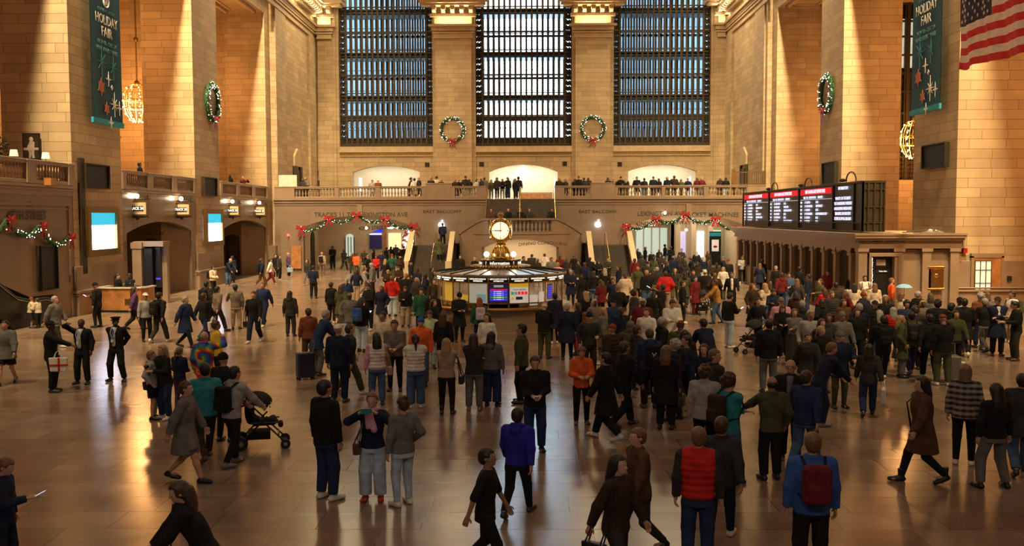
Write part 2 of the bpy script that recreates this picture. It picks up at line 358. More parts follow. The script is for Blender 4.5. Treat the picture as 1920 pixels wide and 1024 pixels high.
# sills and carved band beneath the windows
m = MB(); mb2 = MB()
for a, b in WIN:
    m.box(a, b, EY-.12, EY+.3, 10.2, 10.68); m.box(a, b, EY-.2, EY, 10.14, 10.26); m.box(a, b, EY-.14, EY, 9.78, 9.86)
    mb2.box(a, b, EY-.05, EY, 9.86, 10.14)
    for k in range(int((b-a)/.3)):
        x = a+.15+k*.3; mb2.obox((x, EY-.07, 10.0), Vector((1, 0, .6)).normalized(), (0, 1, 0), Vector((-.6, 0, 1)).normalized(), .11, .04, .025); mb2.sphere((x, EY-.07, 10.0), .055, 6, 4)
o = struct(m.build('trim_11', 'trim_stone')); q = mb2.build('carved_band', 'bronze', o); q.location = -o.location
# window voussoirs above the arches are drawn as shallow radial joints
m = MB()
for a, b, zs, za in ARCH:
    uc = (a+b)/2
    for k in range(-7, 8):
        ang = k*.085; z0 = za+.02-abs(k)**2*.0125; x0 = uc+k*.41
        m.obox((x0+math.sin(ang)*.45, EY-.005, z0+.45), (math.cos(ang), 0, -math.sin(ang)), (0, 1, 0), (math.sin(ang), 0, math.cos(ang)), .018, .02, .42)
struct(m.build('trim_12', 'trim_stone'))
# ---- the tall windows: two layers of bronze frame with glass walkways between
ZB = [13.5, 15.3, 17.2, 19.2, 21.1, 23.1, 25.1]
for i, (a, b) in enumerate(WIN):
    root = empty('window_%d' % (i+1), ((a+b)/2, EY+.5, 10.68)); struct(root); ox, oy, oz = root.location
    def B(m_, x0, x1, y0, y1, z0, z1): m_.box(x0-ox, x1-ox, y0-oy, y1-oy, z0-oz, z1-oz)
    s0, s1 = a+.62, b-.62; n = 15; pit = (s1-s0)/n
    fr = MB(); rear = MB()
    for k in range(n+1):
        x = s0+k*pit; B(fr, x-.09, x+.09, EY+.35, EY+.6, 10.7, 27); B(rear, x-.08, x+.08, EY+2.6, EY+2.75, 10.7, 27)
    for x in (a+.04, b-.04): B(fr, x-.05, x+.05, EY+.3, EY+.6, 10.7, 27)
    for j, z in enumerate(ZB):
        B(fr, a, b, EY+.3, EY+.62, z-.06, z+.06)
        if j % 2 == 1: B(fr, a, b, EY+.34, EY+.6, z+.24, z+.3); B(fr, a, b, EY+.34, EY+.6, z-.32, z-.27)
        else: B(fr, a, b, EY+.34, EY+.6, z-.16, z-.12)
        B(rear, a, b, EY+2.6, EY+2.75, z-.1, z+.1); B(rear, a, b, EY+2.62, EY+2.7, z+.75, z+.79)
    fr.build('frame', 'dark_bronze', root); rear.build('rear_frame', 'dark_bronze', root)
    m = MB()
    for j, z in enumerate(ZB[1::2]): B(m, a, b, EY+.62, EY+2.7, z-.4, z+.06)
    B(m, a, b, EY+.5, EY+2.7, 10.6, 10.75)
    m.build('walkway', 'teal_glass', root)
    # pierced ornament: side strips, base panel and cresting
    m = MB()
    def ring(x, z, r, t=.035):
        pts = [(x+r*math.cos(q*PI/4)-ox, EY+.45-oy, z+r*math.sin(q*PI/4)-oz) for q in range(8)]
        m.tube(pts, t, 4, closed=True)
    for x in (a+.33, b-.33):
        z = 10.9; k = 0
        for q in range(29): B(m, x-.27, x+.27, EY+.52, EY+.55, 10.75+q*.5, 11.12+q*.5)
        while z < 25.5:
            ring(x, z, .17); m.sphere((x-ox, EY+.45-oy, z-oz), .06, 5, 3)
            for q in (1, -1):
                m.obox((x+q*.13-ox, EY+.45-oy, z+.25-oz), Vector((q*.7, 0, .7)), (0, 1, 0), Vector((-.7*q, 0, .7)), .13, .03, .035)
                m.obox((x+q*.13-ox, EY+.45-oy, z+.25-oz), Vector((-q*.7, 0, .7)), (0, 1, 0), Vector((.7*q, 0, .7)), .13, .03, .035)
            z += .5
    B(m, a, b, EY+.5, EY+.56, 10.7, 11.44); B(m, a, b, EY+.5, EY+.55, 13.0, 13.4); B(m, a, b, EY+.4, EY+.5, 10.7, 11.0); B(m, a, b, EY+.4, EY+.5, 11.42, 11.5); B(m, a, b, EY+.4, EY+.5, 13.28, 13.42)
    for k in range(int((s1-s0)/.28)):
        x = s0+.14+k*.28; ring(x, 11.22, .12, .03)
    for k in range(n):
        x = s0+(k+.5)*pit
        for q in (-1, 0, 1): B(m, x+q*.13-.015, x+q*.13+.015, EY+.42, EY+.48, 11.45, 12.2)
        ring(x, 12.35, .13, .028); ring(x, 12.68, .1, .026); ring(x, 13.0, .14, .028); B(m, x-.2, x+.2, EY+.42, EY+.48, 13.12, 13.3)
        for q in (-1, 1): m.sphere((x+q*.17-ox, EY+.45-oy, 12.85-oz), .05, 4, 3)
    m.build('ornament', 'dark_bronze', root)
    g = MB(); B(g, a, b, EY+2.66, EY+2.67, 10.7, 27); g.build('pane', 'glass', root)
# buildings across the street, seen through the outer windows
for x0, x1, y0, y1, h, w in ((-60, -9.5, 128, 150, 70, 0), (9.0, 60, 122, 150, 85, 0)):
    r = MB().box(x0, x1, y0, y1, 0, h).build('office_tower', 'tower_glass')
    tag(r, 'pale blue office block beyond the %s tall window' % ('left' if x0 < 0 else 'right'), 'building')
# ---- store rooms behind the three small arches
m = MB()
m.box(-18, 17.5, 91.2, 91.4, 5.6, 9.4); m.box(-18, 17.5, EY+.9, 91.4, 9.3, 9.4)
for x in (-16.8, -8.9, -4.3, 3.9, 8.6, 16.6): m.box(x-.15, x+.15, EY+.9, 91.3, 5.6, 9.4)
struct(m.build('wall_store', 'store_white'))
# ---- east balcony front with its two wide passage arches
def wallpoly(xa, xb, arcs, z1): 
    p = [(xa, 0)]
    for a, b, zs, za in arcs: p += [(a, 0)]+arc(a, b, zs, za, 20)+[(b, 0)]
    return p+[(xb, 0), (xb, z1), (xa, z1)]
struct(MB().prism(wallpoly(-19.3, 18.4, [(-17.1, -8.45, 3.45, 4.35), (8.0, 16.9, 3.5, 4.38)], 5.2), 'y', BY, BY+.5).build('wall_balcony', 'marble_wall'))
XC = -.35
SG = 2.62   # half width of the upper flight
m = MB()
for xa, xb in ((-19.3, XC-SG), (XC+SG, 18.4)):
    m.box(xa, xb, BY-.05, BY+.4, 5.15, 5.35); m.box(xa, xb, BY-.16, BY+.4, 5.35, 5.45); m.box(xa, xb, BY-.26, BY+.4, 5.55, 5.66); m.box(xa, xb, BY-.1, BY+.4, 5.45, 5.55)
m.box(-19.3, 18.4, BY+.4, EY+5, 5.2, 5.6)
m.box(-12.9, -12.5, BY-.12, BY+.1, 4.3, 5.15); m.box(12.3, 12.7, BY-.12, BY+.1, 4.3, 5.15)
struct(m.build('balcony_east', 'marble_plain'))
# panel joints of the balcony front
# ---- balustrades
BAL = None
def baluster_mesh():
    m = MB(); m.box(-.085, .085, -.085, .085, 0, .05); m.lathe([(.05, .05), (.035, .09), (.075, .2), (.08, .28), (.045, .42), (.032, .52), (.05, .56), (.032, .6)], seg=8); m.box(-.075, .075, -.075, .075, .6, .64)
    o = m.build('baluster', 'marble_plain', smooth=True); me = o.data; off = o.location.copy(); bpy.data.objects.remove(o)
    for v in me.vertices: v.co += off
    return me
BME = baluster_mesh()
def balustrade(axis, fix, spans, peds, label, top=6.6, base=5.66, name='balustrade', pitch=.24):
    """spans: stretches with balusters; peds: (a, b, top) solid pedestals; axis x or y is the running direction"""
    lo = min([s[0] for s in spans]+[p[0] for p in peds]); hi = max([s[1] for s in spans]+[p[1] for p in peds])
    mid = (lo+hi)/2; loc = (mid, fix, base) if axis == 'x' else (fix, mid, base)
    root = empty(name, loc); struct(root, label)
    rail = MB(); ped = MB()
    def bx(m, a, b, w, z0, z1):
        if axis == 'x': m.box(a-mid, b-mid, -w, w, z0-base, z1-base)
        else: m.box(-w, w, a-mid, b-mid, z0-base, z1-base)
    for a, b in spans:
        bx(rail, a-.05, b+.05, .17, top-.17, top-.04); bx(rail, a-.05, b+.05, .2, top-.06, top); bx(rail, a-.05, b+.05, .16, base, base+.14)
        n = max(2, int(round((b-a)/pitch)))
        for k in range(n):
            c = a+(k+.5)*(b-a)/n-mid
            o = bpy.data.objects.new('baluster', BME); C.objects.link(o); o.parent = root
            o.location = (c, 0, .14) if axis == 'x' else (0, c, .14); o.scale = (1, 1, (top-base-.31)/.64)
    for a, b, z in peds: bx(ped, a, b, .21, base, z-.05); bx(ped, a-.03, b+.03, .24, z-.08, z)
    rail.build('rail', 'marble_plain', root, bevel=.015); ped.build('pedestal', 'marble_plain', root, bevel=.015)
    return root
def px2x(px, Y=BY): return atY(px, 350, Y)[0]
q = px2x
balustrade('x', BY, [(q(553), q(628)), (q(636), q(704)), (q(714), q(791)), (q(853), q(893))],
           [(-19.2, q(553), 6.6), (q(628), q(636), 6.6), (q(704), q(714), 6.6), (q(791), q(799), 6.6), (q(799), q(845), 6.83), (q(845), q(853), 6.6), (q(893), XC-SG, 6.6)], 'balustrade of the east balcony left of the stairs')
balustrade('x', BY, [(q(1058), q(1107)), (q(1158), q(1240)), (q(1247), q(1319)), (q(1328), q(1400))],
           [(XC+SG, q(1058), 6.6), (q(1107), q(1153), 6.83), (q(1153), q(1158), 6.6), (q(1240), q(1247), 6.6), (q(1319), q(1328), 6.6), (q(1400), 18.3, 6.6)], 'balustrade of the east balcony right of the stairs')
for (a, b), nm in (((30.5, 40.8), 'above the forty fifth street wall'), ((45.8, 56.1), 'above the arch with the wooden desk'), ((60.55, 71.8), 'above the far track arch')):
    L3 = (b-a)/3
    balustrade('y', NX-.1, [(a+.35+k*L3*.985, a+L3*.985*(k+1)-.35) for k in range(3)],
               [(a, a+.35, 6.6), (b-.5, b, 6.6)]+[(a+L3*.985*k-.35, a+L3*.985*k+.35, 6.6) for k in (1, 2)], 'balustrade '+nm)
# ---- the stairs
def steps(m, x0, x1, y0, y1, z0, z1, n):
    """flight descending from (y1, z1) down to (y0, z0); solid steps"""
    for k in range(n):
        za = z0+(z1-z0)*(k+1)/n; ya = y0+(y1-y0)*k/n
        m.box(x0, x1, ya, y1+.05, z0 if k == 0 else z0+(z1-z0)*k/n-.01, za)
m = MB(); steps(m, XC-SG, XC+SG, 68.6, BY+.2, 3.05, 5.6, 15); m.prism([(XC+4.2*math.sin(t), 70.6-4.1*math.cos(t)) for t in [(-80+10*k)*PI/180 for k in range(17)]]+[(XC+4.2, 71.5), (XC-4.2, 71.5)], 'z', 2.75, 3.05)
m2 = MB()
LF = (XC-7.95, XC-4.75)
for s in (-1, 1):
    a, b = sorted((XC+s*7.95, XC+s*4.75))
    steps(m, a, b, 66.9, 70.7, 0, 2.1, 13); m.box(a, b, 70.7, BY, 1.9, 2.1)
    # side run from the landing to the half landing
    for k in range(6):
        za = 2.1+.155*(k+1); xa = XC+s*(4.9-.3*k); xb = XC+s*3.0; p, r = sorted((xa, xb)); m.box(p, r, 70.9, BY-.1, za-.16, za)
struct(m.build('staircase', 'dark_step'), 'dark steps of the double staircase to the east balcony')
# bowed front of the staircase with its arch and sloping parapets
def bow(t): return (XC+4.55*math.sin(t), 70.6-4.5*math.cos(t))
def ztop(x):
    d = abs(x-XC)
    return 4.12 if d < 2.6 else 4.12-(d-2.6)**1.15*.52
m = MB(); n = 48; outer = []; T = PI/2*.985
for k in range(n+1):
    t = -T+2*T*k/n; x, y = bow(t); d = abs(x-XC)
    zb = 0 if d > 2.78 else (2.05+ (1-(d/2.78)**2)*.62)
    outer.append((x, y, zb, ztop(x)))
for (p, q_) in zip(outer[:-1], outer[1:]):
    zb = max(p[2], q_[2]) if (p[2] == 0) != (q_[2] == 0) else None
    zp, zq = (p[2], q_[2]) if zb is None else ((0, 0) if False else (zb if p[2] else 0, zb if q_[2] else 0))
    if zb is not None: zp = zq = 0
    # pierced where the little balustrade sits
    def quadwall(z0a, z0b, z1a, z1b, th=.28, push=0):
        vs = []
        for (x, y), za, zc in (((p[0], p[1]), z0a, z1a), ((q_[0], q_[1]), z0b, z1b)):
            nx, ny = (x-XC)/4.55, (y-70.6)/4.5; l = math.hypot(nx, ny); nx /= l; ny /= l
            for o in (push, -th):
                vs += [(x+nx*o, y+ny*o, za), (x+nx*o, y+ny*o, zc)]
        m.add(vs, [(0, 1, 5, 4), (2, 6, 7, 3), (1, 3, 7, 5), (0, 4, 6, 2), (0, 2, 3, 1), (4, 5, 7, 6)])
    if abs((p[0]+q_[0])/2-XC) < 2.35:
        quadwall(zp, zq, 3.2, 3.2); quadwall(4.0, 4.0, p[3], q_[3])
    else: quadwall(zp, zq, p[3], q_[3])
    quadwall(p[3]-.12, q_[3]-.12, p[3]+.02, q_[3]+.02, .34, .07)
    quadwall(3.0, 3.0, 3.1, 3.1, .28, .06) if abs(p[0]-XC) < 3.4 else None
for s in (-1, 1):
    # inner and outer stringers of the lower flights with pale coping
    for xi in (4.6, 7.95):
        xa = XC+s*(xi+(.32 if xi < 5 else 0)); xa0, xa1 = sorted((xa, xa-s*.0+s*.3))
        m.prism([(66.5, 0), (71.2, 0), (71.2, 3.05), (70.6, 3.05), (66.9, .95), (66.5, .95)], 'x', xa0, xa1)
o = struct(m.build('staircase_front', 'marble_wall'))
m = MB()
for s in (-1, 1):
    for xi in (4.92, 7.95):
        xa0, xa1 = sorted((XC+s*xi-.04*s, XC+s*(xi+.34)))
        m.prism([(66.5, .95), (66.9, .95), (70.6, 3.05), (71.2, 3.05), (71.2, 3.15), (70.55, 3.15), (66.85, 1.05), (66.5, 1.05)], 'x', xa0, xa1)
        m.box(xa0-.03, xa1+.03, 66.35, 66.75, 0, 1.12)
m.build('coping', 'cream_plaster', o)
rl = MB()
for s in (-1, 1):
    x = XC+s*6.35; rl.tube([(x, 66.9, 0), (x, 66.9, 1.0), (x, 70.6, 3.05), (x, 71.6, 3.05), (x, 71.6, 2.1)], .028, 6)
    for xi in (5.0, 7.9): x = XC+s*xi; rl.tube([(x, 66.6, .9), (x, 70.6, 3.0), (x, 71.3, 3.0)], .025, 6)
for x in (XC-2.55, XC-.05, XC+2.55): rl.tube([(x, 68.3, 3.05), (x, 68.3, 4.0), (x, 72.5, 6.5), (x, 73, 6.5), (x, 73, 5.6)], .03, 6)
rl.build('handrail', 'gold', o)
for k in range(17):
    x = XC-2.2+4.4*k/16; t = math.asin((x-XC)/4.55); y = 70.6-4.5*math.cos(t)
    b = bpy.data.objects.new('baluster', BME); C.objects.link(b); b.parent = o; b.location = Vector((x, y+.13, 3.22))-o.location; b.scale = (1, 1, 1.22)
for ch in o.children:
    if ch.type == 'MESH' and not ch.name.startswith('baluster'):
        for v in ch.data.vertices: v.co -= o.location
# lit passage under the stairs
struct(MB().box(XC-4.2, XC-2.95, 69.4, BY, 0, 2.74).box(XC+2.95, XC+4.2, 69.4, BY, 0, 2.74).box(XC-4, XC+4, 71.8, 72.2, 0, 2.8).build('wall_stair_passage', 'cream_plaster'))
# ---- rooms behind the passage arches
m = MB()
# left: vestibule with angled end, inner arch, corridor
m.box(-17.4, -17.1, BY+.4, 79, 0, 4.9); m.box(-8.45, -8.15, BY+.4, 112, 0, 4.9); m.box(-18, 18, BY+.5, 112, 4.75, 4.9)
m.prism([(-17.3, 0), (-13.15, 0)]+arc(-13.15, -8.5, 2.75, 3.42)+[(-8.5, 0), (-8.2, 0), (-8.2, 4.8), (-17.3, 4.8)], 'y', 78.5, 79)
m.prism([(-13.2, 79), (-15.6, 92), (-15.9, 92), (-13.5, 79)], 'z', 0, 4.9); m.box(-16, -8.2, 90.5, 91, 0, 4.9)
# right: wide inner arch, corridor and hall of columns
m.box(7.7, 8.0, BY+.4, 112, 0, 4.9); m.box(17.6, 17.9, BY+.4, 86, 0, 4.9)
m.prism([(7.9, 0), (8.5, 0)]+arc(8.5, 17.3, 2.9, 3.75)+[(17.3, 0), (17.7, 0), (17.7, 4.8), (7.9, 4.8)], 'y', 77.6, 78.1)
m.box(12.9, 17.8, 84, 84.3, 0, 4.9); m.prism([(12.9, 84), (15.6, 101), (15.9, 101), (13.2, 84)], 'z', 0, 4.9); m.box(7.9, 15.9, 100, 100.5, 0, 4.9)
struct(m.build('wall_passage', 'cream_plaster'))
m = MB()
for x, y in ((13.35, 83), (14.7, 83), (16.2, 83)): m.box(x-.2, x+.2, y-.2, y+.2, 0, 4.8)
struct(m.build('pillar_passage', 'cream_plaster'))
# ---- south: ticket office block with pilasters, cornice and end front
TX, TY0, TY1, TZ = 14.4, 41.0, 65.3, 3.5
m = MB(); m.box(TX+.55, SX+.2, TY0+.35, TY1, 0, TZ-.2); m.box(TX+.1, SX+.3, TY0+.1, TY1, 2.85, TZ-.22)
m.box(TX+.1, TX+.6, TY0+.12, TY1, 0, 1.0)
# end front: pilasters, door surround
for x in (14.4, 15.95, 17.15, 18.35): m.box(x, x+.38, TY0, TY0+.4, 0, 2.85)
for x in (14.4, 15.95, 17.15, 18.35): m.box(x-.05, x+.43, TY0-.06, TY0+.4, 2.7, 2.85)
m.box(14.85, 14.98, TY0-.03, TY0+.4, 0, 2.62); m.box(16.1, 16.25, TY0-.03, TY0+.4, 0, 2.62); m.box(14.85, 16.25, TY0-.04, TY0+.4, 2.5, 2.66)
m.box(16.3, 18.8, TY0+.22, TY0+.5, 0, 2.8)
struct(m.build('ticket_office', 'marble_plain', bevel=.015), 'long marble ticket office along the right hand side')
m = MB()
for out, z0, z1 in ((.06, 2.85, 2.93), (.03, 2.93, 3.12), (.1, 3.12, 3.2), (.2, 3.2, 3.3), (.3, 3.3, 3.42), (.34, 3.42, 3.5)):
    m.box(TX-out+.05, SX+.1+out*.3, TY0-out, TY1+out, z0, z1)
struct(m.build('trim_13', 'marble_plain'))
YP = [64.2, 62.5, 60.6, 58.9, 57.0, 55.2, 53.4, 51.5, 49.6, 47.7, 45.9, 44.2, 42.1]
pil = MB()
for y in YP:
    pil.box(TX, TX+.5, y-.17, y+.17, 0, 2.62); pil.box(TX-.05, TX+.5, y-.26, y+.26, 2.5, 2.62); pil.box(TX-.04, TX+.5, y-.25, y+.25, 0, .9)
for y0_, y1_ in zip(YP[1:], YP[:-1]): pil.prism([(y0_, 2.86)]+arc(y0_+.17, y1_-.17, 2.52, 2.72, 6)+[(y1_, 2.86)], 'x', TX+.05, TX+.35)
struct(pil.build('pillar_ticket_office', 'marble_plain'))
# dark ticket windows
for i, (y0_, y1_) in enumerate(zip(YP[1:], YP[:-1])):
    r = MB().box(TX+.2, TX+.52, y0_+.17, y1_-.17, .9, 2.66).build('window_%d' % (10+i), 'black_panel'); struct(r)
    g = MB(); w = (y1_-y0_-.4)
    lx, ly, lz = r.location
    for k in range(1, 7): g.box(TX+.16-lx, TX+.19-lx, y0_+.2+w*k/7-ly-.012, y0_+.2+w*k/7-ly+.012, 1.05-lz, 2.5-lz)
    g.box(TX+.08-lx, TX+.2-lx, y0_+.2-ly, y1_-.2-ly, 1.0-lz, 1.06-lz)
    g.build('grille', 'bronze', r)

# tall grille window in the south aisle
wr = empty('window_30', (25.3, 63.3, 6.6)); struct(wr); m = MB()
for k in range(9): x = -1.1+2.2*k/8; m.box(x-.04, x+.04, -.05, .1, 0, 11.6)
for z in (0, 1.5, 3, 4.4, 5.8, 7.0, 8.2, 9.4, 10.4, 11.5): m.box(-1.1, 1.1, -.06, .1, z-.06, z+.06)
for x in (-1.1, -.1, 1.0): m.box(x-.1, x+.1, -.1, .12, 0, 11.6)
m.build('frame', 'dark_bronze', wr); MB().box(-1.1, 1.1, .3, .36, 0, 7.4).build('dark_pane', 'black_panel', wr); MB().box(-1.1, 1.1, .3, .36, 7.4, 10.6).build('lit_pane', 'door_glow', wr); MB().box(-1.1, 1.1, .3, .36, 10.6, 11.6).build('dark_pane', 'black_panel', wr)
m = MB()
for k in range(16):
    for j in range(5): m.tube([(-1.0+.14*k+.05*math.cos(q*PI/3), -.08, .3+.28*j+.1*math.sin(q*PI/3)) for q in range(6)], .015, 4, closed=True)
m.build('ornament', 'bronze', wr)
# ================================================================ things in the hall
def L0(x, y, z): return (x, y, z)
# ---- information booth
bx_, by_ = -0.94, 35.4
booth = empty('information_booth', (bx_, by_, 0), 0, 'round marble and glass information booth beneath the gold clock', 'booth')
NS = 24
def ringpts(r, n=NS, off=0.0): return [(r*math.sin(2*PI*(k+off)/n), -r*math.cos(2*PI*(k+off)/n)) for k in range(n)]
MB().lathe([(2.5, 0), (2.5, .18), (2.42, .2), (2.42, .95), (2.5, 1.0)], seg=48).build('base', 'marble_plain', booth, smooth=True)
MB().lathe([(2.3, 1.0), (2.62, 1.0), (2.66, 1.04), (2.62, 1.08), (2.3, 1.08)], seg=48).build('counter', 'gold', booth, smooth=True)
MB().lathe([(2.28, 2.14), (2.5, 2.14), (2.5, 2.2), (2.45, 2.24), (.9, 2.4), (.9, 2.36)], seg=48).build('roof', 'steel', booth)
m = MB()
for (x, y), (x2, y2) in zip(ringpts(2.47), ringpts(.95)):
    m.tube([(x, y, 2.245), (x2, y2, 2.41)], .022, 4)
m.build('roof_rib', 'black_metal', booth)
m = MB()
for k, (x, y) in enumerate(ringpts(2.33, 20, .5)): m.tube([(x, y, 1.08), (x, y, 2.15)], .028, 6)
m.lathe([(2.3, 1.93), (2.37, 1.93), (2.37, 1.97), (2.3, 1.97)], seg=60); m.lathe([(2.3, 1.2), (2.36, 1.2), (2.36, 1.24), (2.3, 1.24)], seg=60)
m.build('frame', 'gold', booth)
MB().lathe([(2.32, 1.97), (2.34, 1.97), (2.34, 2.14), (2.32, 2.14)], seg=60).build('sign_band', 'board_black', booth)
MB().lathe([(.7, 1.0), (.7, 2.3)], seg=16).build('core', 'cream_plaster', booth)
nb = 20
def seg_at(k):
    a = 2*PI*(k+1)/nb-2*PI*.5/nb*0
    return a
def plate(a, z0, z1, w, r, name, mt, th=.01, shift=0.0):
    u = Vector((math.cos(a), math.sin(a), 0)); n = Vector((math.sin(a), -math.cos(a), 0)); c = n*r+u*shift
    return MB().obox((c.x, c.y, (z0+z1)/2), u, n, (0, 0, 1), w/2, th, (z1-z0)/2).build(name, mt, booth)
def btext(s, a, z, r, size, name, mt, sx=1, shift=0, w=0.0):
    u = Vector((math.cos(a), math.sin(a), 0)); n = Vector((math.sin(a), -math.cos(a), 0)); c = n*r+u*shift
    return text(s, (c.x, c.y, z), size, u, (0, 0, 1), name, mt, booth, sx=sx, weight=w)
for k in range(-4, 6):
    a = 2*PI*k/nb
    btext('METRO-NORTH RAILROAD', a, 2.085, 2.36, .062, 'lettering', 'sign_text', .78, w=.002); btext('INFORMATION', a, 2.015, 2.36, .06, 'lettering', 'sign_text', .85, w=.002)
# bay faces, left to right as seen from the hall
da = 2*PI/nb
plate(-3*da, 1.25, 1.92, .55, 2.24, 'ticket_machine', 'poster_yellow')
plate(-2*da, 1.28, 1.5, .5, 2.22, 'leaflet_tray', 'poster_yellow')
p = plate(-1*da, 1.24, 1.94, .66, 2.33, 'map', 'map_sheet'); 
plate(-1*da, 1.28, 1.55, .34, 2.345, 'map_water', 'map_blue', shift=.12)
plate(0, 1.24, 1.94, .68, 2.33, 'screen', 'screen_navy')
for z0, z1, mt in ((1.7, 1.74, 'board_red'), (1.6, 1.69, 'screen_blue'), (1.5, 1.585, 'screen_blue'), (1.42, 1.48, 'screen_green'), (1.33, 1.4, 'screen_blue')): plate(0, z0, z1, .62, 2.345, 'screen_row', mt)
plate(0, 1.8, 1.88, .34, 2.345, 'screen_caption', 'map_sheet')
for j in range(5): btext('9:0%d   STAMFORD   %d' % (j, 11+j*3), 0, 1.655-j*.07, 2.362, .045, 'lettering', 'sign_text', .8)
plate(da, 1.24, 1.94, .68, 2.33, 'poster', 'poster_white'); plate(da, 1.8, 1.94, .68, 2.345, 'poster_header', 'poster_yellow')
btext('Customer information', da, 1.72, 2.362, .06, 'lettering', 'screen_navy', .9)
for j, mt in enumerate(('screen_green', 'map_blue', 'board_red', 'board_red', 'board_red')): plate(da, 1.54, 1.64, .09, 2.348, 'poster_square', mt, shift=-.25+j*.125)
plate(da, 1.36, 1.46, .24, 2.348, 'poster_box', 'screen_navy'); plate(da, 1.37, 1.46, .08, 2.348, 'poster_box', 'poster_yellow', shift=-.25)
plate(2*da, 1.12, 1.5, .34, 2.26, 'notice', 'poster_white', shift=-.12); plate(2*da, 1.2, 1.6, .2, 2.3, 'notice', 'poster_white', shift=.2)
plate(3*da, 1.3, 1.85, .3, 2.24, 'screen', 'screen_navy'); 
for j in range(6): plate(3*da, 1.34+.08*j, 1.39+.08*j, .24, 2.255, 'screen_row', 'screen_blue')
MB().lathe([(2.3, 1.24), (2.31, 1.24), (2.31, 1.94), (2.3, 1.94)], seg=60).build('pane', 'glass', booth)
MB().lathe([(1.1, 2.3), (1.1, 2.44), (1.06, 2.48), (.8, 2.5)], seg=40).build('upper_drum', 'bronze', booth, smooth=True)
m = MB()
for k in range(56):
    a = 2*PI*k/56; m.sphere((1.12*math.cos(a), 1.12*math.sin(a), 2.44), .035, 5, 4)
m.build('bead_row', 'gold', booth)
MB().lathe([(.76, 2.46), (.76, 2.66), (.72, 2.68), (.3, 2.7)], seg=40).build('sign_ring', 'board_black', booth, smooth=True)
MB().lathe([(.74, 2.655), (.79, 2.655), (.79, 2.69), (.74, 2.69)], seg=40).build('ring_rim', 'gold', booth)
def ring_text(s, a0, r, z, size, mt):
    """lettering wrapped around the drum, centred on angle a0"""
    o = text(s, (0, 0, 0), size, (1, 0, 0), (0, 0, 1), 'lettering', mt, booth, weight=.001)
    for v in o.data.vertices:
        x = v.co.x; a = a0+x/r; v.co = Vector((math.sin(a)*(r+.006), -math.cos(a)*(r+.006), z+v.co.z))
for a0 in (0, 1.5, -1.5, 3.1): ring_text('information', a0, .775, 2.565, .16, 'sign_text')
for a0 in (.72, -.72, 2.3, -2.3): ring_text('?', a0, .775, 2.565, .15, 'sign_text')
tag(booth)
# staff and papers in the booth give way to the desk lamps
point('booth_light', (bx_+.9, by_-1.6, 2.0), 9, (1, .8, .5), .1); point('booth_light', (bx_-1.2, by_-1.3, 2.0), 9, (1, .8, .45), .1)
# ---- four faced clock on the booth
ck = empty('clock', (bx_+.02, by_, 2.7), 0, 'four faced gold ball clock standing on the information booth', 'clock')
MB().lathe([(.42, 0), (.44, .06), (.38, .1), (.36, .2), (.3, .24), (.27, .34), (.2, .42), (.17, .5), (.2, .53), (.2, .56), (.15, .58), (.16, .6), (.24, .63), (.22, .67)], seg=24).build('pedestal', 'gold', ck, smooth=True)
m = MB()
for k in range(16):
    a = 2*PI*k/16; m.tube([(.4*math.cos(a), .4*math.sin(a), .08), (.33*math.cos(a), .33*math.sin(a), .22), (.27*math.cos(a), .27*math.sin(a), .35), (.19*math.cos(a), .19*math.sin(a), .45)], .02, 4)
m.build('flute', 'bronze', ck)
bm = bmesh.new(); bmesh.ops.create_uvsphere(bm, u_segments=32, v_segments=20, radius=.47)
for v in bm.verts:
    v.co.x = max(-.36, min(.36, v.co.x)); v.co.y = max(-.36, min(.36, v.co.y)); v.co.z = v.co.z*.97+1.06
me = bpy.data.meshes.new('case'); bm.to_mesh(me); bm.free(); me.materials.append(M['gold'])
o = bpy.data.objects.new('case', me); C.objects.link(o); o.parent = ck
for k in range(4):
    a = k*PI/2; n = Vector((math.sin(a), -math.cos(a), 0)); u = Vector((math.cos(a), math.sin(a), 0)); up = Vector((0, 0, 1))
    def disc(r, d, name, mt, dome=.0, par=None):
        vs = [n*(d+dome)+up*1.06]; fs = []
        for ri, rr in enumerate((r*.5, r*.85, r)):
            for q_ in range(32):
                t = 2*PI*q_/32; vs.append(n*(d+dome*(1-(rr/r)**2))+up*(1.06+rr*math.sin(t))+u*rr*math.cos(t))
        fs = [(0, 1+q_, 1+(q_+1) % 32) for q_ in range(32)]
        for ri in range(2): fs += [(1+ri*32+q_, 1+(ri+1)*32+q_, 1+(ri+1)*32+(q_+1) % 32, 1+ri*32+(q_+1) % 32) for q_ in range(32)]
        return MB().add(vs, fs).build(name, mt, ck, smooth=True)
    disc(.325, .375, 'face', 'clock_glow', .06)
    mm = MB(); mm.tube([n*.38+up*(1.06+.345*math.sin(2*PI*q_/28))+u*.345*math.cos(2*PI*q_/28) for q_ in range(28)], .028, 6, closed=True); mm.build('bezel', 'gold', ck, smooth=True)
    mm = MB()
    for h in range(12):
        t = PI/2-h*PI/6; d = u*math.cos(t)+up*math.sin(t); mm.obox(n*.412+up*1.06+d*.275, d, n, d.cross(n), .03, .003, .006 if h % 3 else .012)
    mm.build('hour_mark', 'bronze', ck)
    for ln, ang, wd in ((.29, PI/2, .009), (.22, PI, .014)):
        d = u*math.cos(ang)+up*math.sin(ang); mm = MB(); mm.obox(n*.442+up*1.06+d*(ln/2-.03), d, n, d.cross(n), ln/2+.03, .004, wd); mm.build('hand', 'black_metal', ck)
m = MB(); m.lathe([(.2, 1.42), (.22, 1.47), (.12, 1.51), (.05, 1.53), (.05, 1.57), (.1, 1.6), (.11, 1.66), (.07, 1.72), (.02, 1.77)], seg=14); m.build('acorn_finial', 'gold', ck, smooth=True)
